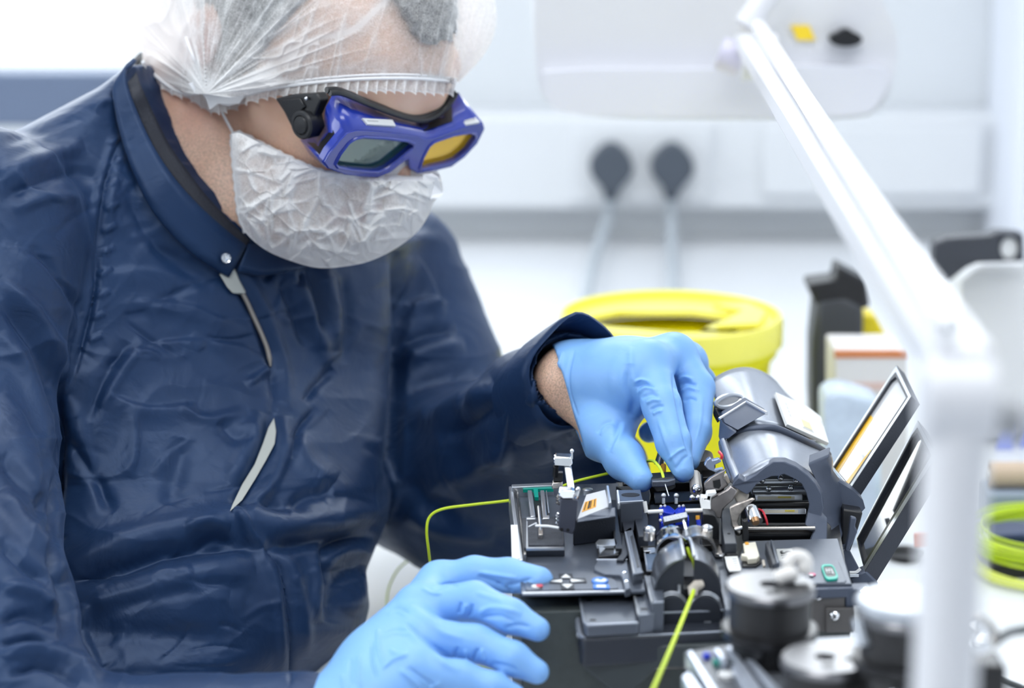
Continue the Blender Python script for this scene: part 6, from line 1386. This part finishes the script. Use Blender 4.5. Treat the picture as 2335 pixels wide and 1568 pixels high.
for (i, q, rows_n) in ((1, [(826, 269), (895, 273), (903, 287), (838, 283)], 1), (6, [(1031, 249), (1063, 245), (1094, 277), (1061, 283)], 4)):
    p0, nn_ = top_plane(i); nn_ = nn_ / np.linalg.norm(nn_); nn_ = nn_ if np.dot(nn_, CAMV - Vector(p0)) > 0 else -nn_
    qq = [PL(x, y, p0 + nn_ * .0016, nn_) for x, y in q]
    lb = obj('sticker', MB().slab(qq, -nn_ * .0012), mat('sticker_grey_white', (.62, .64, .66), .45), gg, smooth=False)
    def bq(a, b): return qq[0] * (1 - a) * (1 - b) + qq[1] * a * (1 - b) + qq[2] * a * b + qq[3] * (1 - a) * b
    for k in range(rows_n):
        b0 = .35 if rows_n == 1 else .15 + .2 * k; a1_ = .45 if rows_n == 1 else .85
        obj('small_print', MB().slab([bq(.1, b0) + nn_ * .0003, bq(a1_, b0) + nn_ * .0003, bq(a1_, b0 + .12) + nn_ * .0003, bq(.1, b0 + .12) + nn_ * .0003], -nn_ * .0002), MT['grey_ink'], lb, smooth=False)
# ================================================================== background and foreground things
# sharps bin
bx = Y(1530, 742, 1.85); br = 255 / FPX * 1.90 / 1.0
bz_ = bx[2]; bn = thing('yellow_sharps_bin', 'round yellow plastic bin with a slotted lid behind the gloved hand', 'bin', (bx[0], bx[1], TZ))
c0 = np.array([bx[0], bx[1], TZ]); hgt = bz_ - TZ
obj('bucket', MB().lathe(c0, (0, 0, 1), [(0, br * .74), (.004, br * .78), (hgt - .024, br * .90), (hgt - .020, br * .95), (hgt - .012, br * .95)], 64), YBIN, bn, sharp=50)
lidm = mat('pale_yellow_lid', (1.0, .93, .16), .3)
n = 64; hole = [(c0[0] - .012 + .055 * math.cos(a) * 1.0, c0[1] - .006 + .034 * math.sin(a), bz_ + .004) for a in np.linspace(0, 2 * math.pi, 32, endpoint=False)]
hole = [(c0[0] + a, c0[1] + b, bz_ + .004) for a, b in ((-.072, .006), (-.05, -.020), (-.01, -.034), (.018, -.040), (.030, -.015), (.052, .015), (.020, .034), (-.04, .034))]
disc = [(c0[0] + br * .97 * math.cos(a), c0[1] + br * .97 * math.sin(a), bz_ + .004) for a in np.linspace(0, 2 * math.pi, n, endpoint=False)]
obj('lid', MB().slab(disc, (0, 0, -.004), [hole]), lidm, bn, bevel=.001)
obj('lid_rim', MB().lathe(c0 + (0, 0, bz_ - TZ), (0, 0, 1), [(-.012, br * .97), (-.012, br * 1.0), (.006, br * 1.0), (.010, br * .985), (.010, br * .95), (.002, br * .94)], 64, cap=False), lidm, bn, sharp=50)
obj('chute', MB().slab([(c0[0] + a, c0[1] + b, bz_ - .02) for a, b in ((-.08, .04), (-.06, -.03), (0, -.05), (.04, -.04), (.06, .02), (.03, .05))], (0, 0, -.002)), YBIN, bn)
obj('lid_flap', MB().slab([(c0[0] + a, c0[1] + b, bz_ + .006) for a, b in ((.032, -.040), (.066, -.034), (.076, .01), (.064, .040), (.035, .035), (.058, .014))], (0, 0, .004)), lidm, bn, bevel=.001)
# plugs with cords on the wall trunking
def plug(px, py, cord, lab):
    c = Y(px, py, YW - .06); t = thing('wall_plug', lab, 'plug', c, 'grey plugs in the wall trunking')
    s_ = 48 / FPX * 2.95
    prof = []
    for a in np.linspace(0, 2 * math.pi, 28, endpoint=False):
        r_ = s_ * (.97 + .02 * math.cos(4 * a)) * (1 if math.sin(a) > -.5 else .98)
        r_ *= 1 + .10 * max(0, math.cos(a - math.pi / 2)) ** 8 + .25 * max(0, -math.sin(a)) ** 10
        prof.append((c[0] + r_ * math.cos(a), c[1], c[2] + r_ * math.sin(a)))
    obj('plug_body', MB().slab([(a_[0], a_[1] - .006, a_[2]) for a_ in prof], (0, -.03, 0)), PLUGG, t, bevel=.004)
    obj('cord_grip', MB().tube([c + (0, -.015, -s_ * .9), c + (0, -.016, -s_ * 1.6)], [.012, .0065], 12), PLUGG, t)
    P = [c + np.array([0, -.016, -s_ * 1.5])] + [Y(x, y, yy) for x, y, yy in cord]
    obj('cord', MB().tube(smooth_path(P, 6), .0062, 10), CORDG, t)
plug(1392, 372, [(1385, 500, YW - .09), (1352, 600, 2.60), (1335, 690, 2.25), (1320, 790, 1.98 + .02)], 'grey mains plug with drooping grey cord, left of the pair on the wall')
plug(1530, 372, [(1531, 500, YW - .09), (1534, 600, 2.62), (1537, 690, 2.28), (1545, 790, 2.0 + .04)], 'grey mains plug with straight grey cord, right of the pair on the wall')
cq = Y(1461, 372, YW - .06); obj('socket_plate', MB().box((cq[0], cq[1] - .003, cq[2]), (.165, .01, .088)), TRUNK, trim, bevel=.002)
# magnifier lamp: rounded housing behind, long arm, post in front
lm = thing('magnifier_lamp', 'white bench magnifier lamp with its long arm slanting down to the front post', 'lamp', (U(2150, 1500, .72)[0], U(2150, 1500, .72)[1], TZ))
dl = 1.95
def lampcurve(pts): return curve2(pts, 5)
hd = lampcurve([(1222, -160), (1216, 0), (1222, 150), (1238, 215), (1280, 252), (1400, 268), (1700, 272), (1950, 268), (2010, 240), (2040, 170), (2044, 80), (2010, 0), (1960, -80), (1800, -170), (1500, -200), (1300, -190)])
yl_ = U(1600, 100, dl)[1]
obj('lamp_housing', MB().slab([Y(x, y, yl_) for x, y in hd], (0, .09, .0)), LAMPW, lm, bevel=.012)
lo_ = lampcurve([(1238, 165), (1250, 232), (1330, 262), (1700, 268), (1950, 262), (2005, 230), (2025, 160), (1900, 150), (1600, 158), (1350, 158)])
obj('lamp_lower_band', MB().slab([Y(x, y, yl_ - .012) for x, y in lo_], (0, .03, 0)), mat('pale_lilac_plastic', (.74, .75, .83), .4), lm, bevel=.008)
obj('warning_sticker', MB().slab([Y(x, y, yl_ - .003) for x, y in ((1803, 58), (1845, 58), (1860, 92), (1818, 92))], (0, .002, 0)), mat('yellow_sticker', (.95, .68, .03), .5), lm, smooth=False)
obj('warning_sticker', MB().slab([Y(x, y, yl_ - .003) for x, y in ((1694, 52), (1716, 52), (1722, 66), (1700, 66))], (0, .002, 0)), MT['yellow_sticker'], lm, smooth=False)
cK = Y(1925, 84, yl_ - .001)
obj('lamp_knob', MB().slab([Y(1925 + 37 * math.cos(a), 86 + 17 * math.sin(a) - (6 if abs(math.cos(a)) < .3 and math.sin(a) < 0 else 0), yl_ - .001) for a in np.linspace(0, 6.283, 28, endpoint=False)], (0, -.012, 0)), BLACK, lm, bevel=.002)
A_ = U(1712, 95, 1.90); B__ = U(2195, 850, .716); ux = B__ - A_
sid = np.cross(ux, (0, 0, 1.)); sid /= np.linalg.norm(sid)
def flatbar(a, b, wa, wb, ha, hb):
    ax = (b - a) / np.linalg.norm(b - a); s_ = np.cross(ax, (0, 0, 1.)); s_ /= np.linalg.norm(s_); t_ = np.cross(s_, ax); mb = MB(); V = []
    for p, w_, h_ in ((a, wa, ha), (b, wb, hb)):
        for i, j in ((-1, -1), (1, -1), (1, 1), (-1, 1)): V.append(p + s_ * w_ * i + t_ * h_ * j)
    return mb.add(V, [(0, 1, 2, 3), (7, 6, 5, 4), (0, 4, 5, 1), (1, 5, 6, 2), (2, 6, 7, 3), (3, 7, 4, 0)])
obj('lamp_arm', flatbar(A_, B__, .0125, .0090, .006, .008), LAMPW, lm, bevel=.002)
obj('arm_rod', MB().tube([A_ + np.array([.006, 0, .012]), B__ + np.array([-.004, 0, .014])], [.006, .004], 12), mat('gloss_white_tube', (.90, .91, .93), .2), lm)
obj('arm_joint', MB().tube([U(1690, 130, 1.88), U(1770, 130, 1.88)], .018, 16).tube([U(1700, 60, 1.9), U(1785, -60, 1.9)], .010, 12), LAMPW, lm)
obj('arm_joint_pin', MB().tube([U(1640, 120, 1.9), U(1690, 140, 1.9)], .013, 16), mat('lilac_joint', (.66, .64, .78), .3), lm)
pt = U(2185, 860, .725)
# vertical post
pb = np.array([U(2150, 1568, .725)[0], U(2150, 1568, .725)[1], TZ])
top = U(2200, 840, .735)
ppx = U(2170, 1200, .725)
obj('lamp_post', MB().tube([np.array([ppx[0], ppx[1], TZ]), np.array([ppx[0], ppx[1], top[2] - .012]), np.array([ppx[0] + .001, ppx[1], top[2] + .004])], [.0098, .0098, .0085], 24), LAMPW, lm)
obj('post_joint', MB().lathe((ppx[0], ppx[1] + .0, top[2] - .004), (1, 0, 0), [(-.0105, .009), (-.0105, .012), (.0105, .012), (.0105, .009)], 24), LAMPW, lm, bevel=.001)
obj('post_knob', MB().lathe((ppx[0] + .011, ppx[1], top[2] - .010), (1, 0, 0), [(0, .006), (.008, .006)], 20), mat('grey_knob', (.35, .36, .38), .4), lm)
obj('lamp_foot', MB().lathe((ppx[0], ppx[1], TZ), (0, 0, 1), [(0, .05), (.012, .05), (.016, .012)], 40), LAMPW, lm, bevel=.001)
# fibre chucks in front of the machine
def chuck(px, py, d, r, parts, lab, knob=True):
    c = U(px, py, d); t = thing('fibre_chuck', lab, 'chuck', (c[0], c[1], TZ), 'black cylindrical fibre chucks')
    s_ = np.array([c[0], c[1], c[2]])
    obj('cap_disc', MB().lathe(s_, (0, 0, 1), [(-.004, r * 1.02), (-.0015, r * 1.04), (0, r * .98), (0, r * .25), (-.003, r * .22), (-.003, 0)], 48, cap=False), mat('satin_cap_metal', (.17, .17, .18), .28, metal=.9), t, sharp=30)
    obj('drum', MB().lathe(s_, (0, 0, 1), [(-.020, r * .93), (-.004, r * .93)], 48), mat('matt_black_drum', (.022, .022, .024), .5), t)
    obj('flange', MB().lathe(s_, (0, 0, 1), [(-.026, r * .99), (-.024, r * 1.10), (-.020, r * 1.10), (-.0195, r * .95)], 48), BLACKM, t, sharp=30)
    obj('neck', MB().lathe(s_, (0, 0, 1), [(-.048, r * .72), (-.036, r * .78), (-.026, r * .92)], 40), BLACKM, t)
    obj('column', MB().lathe(s_, (0, 0, 1), [(TZ - c[2], r * .75), (TZ - c[2] + .006, r * .6), (-.048, r * .55)], 32), BLACKM, t)
    obj('cap_slot', MB().box(s_ + (0, -r * .55, .0002), (r * .3, r * .14, .0006)).box(s_ + (r * .55, -r * .1, .0002), (r * .26, r * .14, .0006)), BLACK, t, smooth=False)
    return t, s_
t, s_ = chuck(1757, 1331, 1.085, 100 / FPX * 1.085, 1, 'black fibre chuck with a pale clip on top, just in front of the machine')
obj('clip', MB().tube(smooth_path([s_ + (.003, .002, .001), s_ + (.006, .002, .003), s_ + (.012, .003, .004)], 4), [.002] + [.0036] * 7 + [.0025], 14), mat('pale_clip', (.78, .76, .74), .3), t)
obj('clip', MB().tube(smooth_path([s_ + (.007, .006, .006), s_ + (.011, .008, .010), s_ + (.016, .007, .009), s_ + (.016, .005, .003)], 4), [.002] + [.0033] * 11 + [.0025], 14), MT['pale_clip'], t)
t, s_ = chuck(1882, 1497, 1.03, 100 / FPX * 1.03, 1, 'black fibre chuck nearest the lower edge with a silver tube beside it')
obj('side_tube', MB().lathe(s_ + np.array([.0215, -.002, -.03]), (0, 0, 1), [(-.05, .0075), (.036, .0075), (.038, .006)], 24), mat('soft_silver', (.55, .54, .53), .3, metal=.8), t)
t, s_ = chuck(2062, 1388, 1.0, 105 / FPX * 1.0, 1, 'black fibre chuck with a pale silver top half hidden by the lamp post')
obj('top_cover', MB().lathe(s_, (0, 0, 1), [(.0, .0195), (.0035, .0205), (.005, .019), (.005, 0)], 40), mat('pale_silver_top', (.42, .45, .50), .32, metal=.5), t, bevel=.0005)
obj('top_ear', MB().tube([s_ + (-.019, -.003, -.003), s_ + (-.017, -.008, -.013)], .003, 12), SILV, t)
for k, (a, b, c_) in enumerate(((.004, -.02, -.034), (-.006, -.019, -.03), (.009, -.018, -.042), (-.002, -.02, -.05))):
    obj('glint_screw', MB().ball(s_ + (a, b, c_), .0022, 10), CHROME, t)
# ring stand and cable behind the post on the right
rn = thing('cable_clamp', 'black clamp block with a chrome ring half hidden behind the lamp post', 'clamp', (U(2240, 1500, .98)[0], U(2240, 1500, .98)[1], TZ))
q = U(2240, 1500, .98)
obj('clamp_body', MB().box((q[0], q[1], (TZ + q[2]) / 2), (.016, .02, q[2] - TZ)), BLACKM, rn, bevel=.002)
obj('clamp_head', MB().ball(U(2215, 1450, .98), .008, 20).ball(U(2238, 1470, .97), .0045, 16), CHROME, rn)
obj('clamp_ring', MB().tube(smooth_path([U(x, y, .97) for x, y in ((2210, 1500), (2235, 1505), (2262, 1470), (2268, 1440), (2240, 1410), (2212, 1405))], 6), .0014, 10), STEEL, rn)
cb = obj('black_cable', MB().tube(smooth_path([U(2262, 1470, .975), U(2290, 1448, .98), U(2320, 1438, .99), U(2380, 1436, 1.0), U(2450, 1470, 1.02), Z(2500, 1560, TZ + .003)], 6), .0018, 10), mat('cable_black', (.05, .06, .065), .4)); tag(cb, 'thin dark cable curving off the chrome clamp ring', 'cable')
cb = obj('black_cable', MB().tube(smooth_path([Z(2272, 1545, TZ + .003), Z(2300, 1556, TZ + .003), Z(2345, 1575, TZ + .003), Z(2420, 1620, TZ + .003)], 6), .002, 10), MT['cable_black']); tag(cb, 'short dark cable lying on the bench at the foot of the clamp', 'cable')
# slotted rail fixture at the bottom
fx = thing('rail_fixture', 'grey metal rail fixture with slanted silver bars in front of the machine', 'fixture', (U(1700, 1530, 1.06)[0], U(1700, 1530, 1.06)[1], TZ))
zf = U(1650, 1500, 1.085)[2]
obj('bed', MB().pz([(1560, 1485), (1700, 1462), (1830, 1455), (1860, 1600), (1640, 1640)], zf - .004, zf - .012), mat('grey_bed', (.14, .15, .17), .4, metal=.3), fx, bevel=.0008)
obj('bed', MB().pz([(1700, 1462), (1980, 1448), (1990, 1470), (1730, 1490)], zf - .001, zf - .010), mat('grey_bed_light', (.3, .32, .36), .35, metal=.5), fx, bevel=.001)
for q_ in ([(1566, 1486), (1577, 1480), (1655, 1600), (1640, 1612)], [(1655, 1474), (1668, 1470), (1755, 1590), (1738, 1600)], [(1628, 1478), (1636, 1476), (1660, 1506), (1650, 1510)], [(1682, 1478), (1692, 1474), (1790, 1580), (1775, 1592)], [(1555, 1540), (1570, 1530), (1620, 1600), (1600, 1610)], [(1668, 1515), (1678, 1512), (1722, 1580), (1708, 1584)]):
    obj('bar', MB().pz(q_, zf + .0015, zf - .004), mat('pale_blue_steel', (.55, .60, .70), .3, metal=.6), fx, bevel=.0006)
for (x, y, w_, m_) in ((1640, 1510, 14, PCB), (1655, 1540, 16, WHITEP), (1612, 1495, 9, BLUEP)):
    obj('bed_insert', MB().lathe(Z(x, y, zf - .003), (0, 0, 1), [(-.003, w_ * .00022), (.001, w_ * .00022), (.0015, w_ * .00012)], 16), m_, fx)
obj('fixture_pin', MB().tube([U(1574, 1500, 1.09), U(1576, 1522, 1.09)], .002, 10), WHITEP, fx)
obj('fixture_stem', MB().box((U(1700, 1530, 1.06)[0], U(1700, 1530, 1.06)[1], (TZ + zf - .012) / 2), (.05, .04, zf - .012 - TZ)), BLACKM, fx, bevel=.001)
# dark handheld tool, yellow box and cartons behind the flaps
tl = thing('dark_spray_tool', 'tall charcoal tool with a flared top standing behind the machine', 'tool', (U(1905, 940, 1.95)[0], U(1905, 940, 1.95)[1], TZ))
yy = U(1905, 800, 1.95)[1]
def poly(L, y0, th): return MB().slab([Y(x, y, y0) for x, y in L], (0, th, 0))
bot_y = 784 + FPX * math.tan(math.atan((CH - TZ) / yy) - PIT)
obj('body', poly([(1862, 690), (1930, 680), (1970, 700), (1968, 800), (1975, bot_y), (1858, bot_y), (1850, 900), (1852, 780)], yy, .04), mat('charcoal_tool', (.055, .06, .07), .45), tl, bevel=.004)
obj('nozzle', poly([(1840, 650), (1905, 640), (1910, 606), (1975, 640), (1985, 700), (1930, 712), (1862, 700)], yy + .002, .035), BLACK, tl, bevel=.003)
bk = thing('clamp_bracket', 'dark angular bracket with a round hole on a pale arm at the right', 'bracket', Y(2230, 600, 1.95))
h_ = [(2302 + 21 * math.cos(a), 567 + 26 * math.sin(a)) for a in np.linspace(0, 6.283, 20, endpoint=False)]
yk = 1.95
obj('plate', MB().slab([Y(x, y, yk) for x, y in ((2131, 556), (2160, 544), (2262, 538), (2275, 530), (2334, 534), (2336, 596), (2228, 600), (2205, 610), (2160, 645), (2140, 628), (2128, 600))], (0, .02, 0), [[Y(x, y, yk) for x, y in h_]]), mat('dark_slate_metal', (.05, .055, .07), .45), bk, bevel=.002)
obj('disc', MB().slab([Y(2302 + 20 * math.cos(a), 567 + 25 * math.sin(a), yk + .004) for a in np.linspace(0, 6.283, 20, endpoint=False)], (0, .02, 0)), WHITEP, bk)
bb = 784 + FPX * math.tan(math.atan((CH - TZ) / (yk + .05)) - PIT)
obj('stand', MB().slab([Y(x, y, yk + .03) for x, y in ((2190, 640), (2235, 606), (2345, 602), (2345, bb), (2180, bb))], (0, .05, 0)), mat('pale_stand', (.74, .75, .77), .4), bk, bevel=.004)
def standing(name, L, y0, th, m, lab, cat, **k):
    lo = max(y for x, y in L); o = obj(name, poly(L, y0, th), m, bevel=.002); tag(o, lab, cat); return o
y1_ = 1.80; b1 = 784 + FPX * math.tan(math.atan((CH - TZ) / y1_) - PIT)
bx_ = thing('carton', 'white carton with an orange stripe standing behind the open flaps', 'box', Y(1975, b1, y1_))
obj('carton_body', poly([(1905, 801), (2070, 801), (2070, b1), (1905, b1)], y1_, .06), mat('off_white_card', (.80, .78, .78), .6), bx_, bevel=.002)
obj('stripe', poly([(1904, 800), (2071, 800), (2071, 816), (1904, 816)], y1_ - .001, .004), mat('orange_card', (.70, .25, .10), .6), bx_)
obj('stripe', poly([(1904, 872), (2071, 872), (2071, 890), (1904, 890)], y1_ - .001, .002), mat('pink_card', (.75, .55, .50), .6), bx_)
y2_ = 1.90
yb_ = thing('yellow_pack', 'small bright yellow pack seen behind the lamp arm beside the dark tool', 'pack', Y(2000, bot_y, y2_ - .03))
obj('pack', poly([(1966, 718), (1998, 722), (2040, 800), (2044, bb), (1966, bb)], 1.93, .03), mat('bright_yellow_card', (.95, .75, .02), .5), yb_, bevel=.002)
y3_ = 1.70; b3 = 784 + FPX * math.tan(math.atan((CH - TZ) / y3_) - PIT)
pk = obj('plastic_packet', poly([(1880, 905), (1915, 888), (1960, 900), (2010, 915), (2012, b3), (1882, b3)], y3_, .04), mat('pale_blue_film', (.62, .72, .86), .3, nmix=.2, nscale=40), bevel=.006); tag(pk, 'crumpled pale blue packet lying behind the open flaps', 'packet')
# fibre coils and roll at the far right
def coil(px, py, r, z, n_, name, m, lab, cat, rt=.0012):
    c = Z(px, py, z); mb = MB()
    rs2 = random.Random(int(px)); 
    for k in range(n_):
        dx, dy, rr = rs2.uniform(-.006, .006), rs2.uniform(-.006, .006), r * rs2.uniform(.9, 1.1)
        mb.tube([c + np.array([dx + rr * math.cos(a), dy + rr * math.sin(a), rs2.uniform(0, .0) + k * .0016]) for a in np.linspace(0, 2 * math.pi, 48)], rt, 6)
    o = obj(name, mb, m); tag(o, lab, cat); return o
coil(2390, 1240, .055, TZ + .012, 9, 'fibre_coil', YFIB, 'stacked coil of yellow green fibre on the bench at the right edge', 'coil')
coil(2400, 1290, .060, TZ + .003, 4, 'fibre_coil', mat('pale_yellow_fibre', (.78, .85, .18), .4), 'loose flat loops of pale yellow fibre on the bench below the coil', 'coil')
tr_ = obj('black_tray', MB().pz([(2255, 1262), (2400, 1255), (2410, 1285), (2262, 1290)], TZ + .010, TZ + .0), BLACK, bevel=.001); tag(tr_, 'flat black spool under the stacked fibre coil at the right edge', 'spool')
rl = thing('tape_roll', 'pale brown tape roll on a grey block near the right edge', 'roll', Z(2320, 1180, TZ))
q = Z(2320, 1200, TZ); obj('roll', MB().tube([q + (-.02, .02, .035), q + (.03, .02, .035)], .010, 24), mat('kraft_tape', (.62, .48, .36), .5), rl); obj('core', MB().tube([q + (-.023, .02, .035), q + (.033, .02, .035)], .004, 16), WHITEP, rl)
obj('block', MB().box(q + (.01, .02, .013), (.07, .04, .025)), mat('blue_grey_block', (.30, .36, .45), .4), rl, bevel=.002)
sb_ = obj('blue_spool', MB().pz([(2255, 1190), (2400, 1185), (2400, 1215), (2255, 1220)], TZ + .022, TZ + .0), mat('dark_blue_block', (.03, .05, .12), .4), bevel=.002); tag(sb_, 'dark blue block standing between tape roll and fibre coil', 'block')
for (x, y, lab) in ((2290, 985, 'purple blue folded card near the right edge above the tape roll'), (2345, 980, 'purple blue folded card cut off by the right edge')):
    q = Z(x, y + 40, TZ); o = obj('blue_card', MB().slab([q + (-.008, 0, 0), q + (.008, 0, 0), q + (.006, .004, .022), q + (-.002, .004, .022)], (0, .004, 0)), mat('lilac_card', (.36, .42, .85), .5), bevel=.001); tag(o, lab, 'card')
o = obj('orange_cap', MB().tube([U(2105, 1215, 1.62), U(2107, 1245, 1.62)], .006, 16), mat('salmon_plastic', (.85, .30, .18), .5))
tag(o, 'small salmon coloured cap between the front flap and the lamp post', 'cap')
o = obj('black_dish', MB().lathe(Z(2065, 1272, TZ + .0), (0, 0, 1), [(0, .012), (.005, .015), (.005, .011), (.002, .009), (.002, 0)], 28), BLACK); tag(o, 'small dark dish on the bench behind the front flap', 'dish')
# clutter on the bench behind the far sleeve
o = obj('pen_pot', MB().lathe(Z(1165, 905, TZ), (0, 0, 1), [(0, .012), (.03, .013), (.03, .011), (.004, .010), (.004, 0)], 28), mat('brown_grey_pot', (.35, .31, .27), .5)); tag(o, 'small brown grey pot on the bench behind the far sleeve', 'pot')
# loose yellow fibres on the bench by the lower hand
for k, (L, lab) in enumerate((([(1080, 1275, .03), (1050, 1258, .03), (1010, 1254, .03), (960, 1262, .025), (915, 1290, .02), (890, 1330, .01), (882, 1370, .004), (885, 1420, .002), (900, 1470, .002)], 'thin yellow fibre looping over the bench between sleeve and lower hand'),
                 ([(760, 1468, .002), (790, 1500, .002), (810, 1480, .002), (850, 1440, .002), (900, 1425, .002), (960, 1420, .002)], 'pale yellow fibre lying on the bench in front of the smock'),
                 ([(1085, 1420, .002), (1130, 1436, .002), (1170, 1432, .002), (1186, 1445, .002), (1186, 1480, .002), (1180, 1530, .002), (1100, 1518, .002), (1060, 1510, .002)], 'yellow fibre showing between the gloved fingers of the lower hand'))):
    P = smooth_path([Z(x, y, TZ + z_) for x, y, z_ in L], 6); r_ = .0007 if k != 1 else .0011
    o = obj('loose_fibre', MB().tube(P, r_, 6), YFIB if k != 1 else mat('faded_yellow_fibre', (.70, .78, .22), .5)); tag(o, lab, 'fibre')
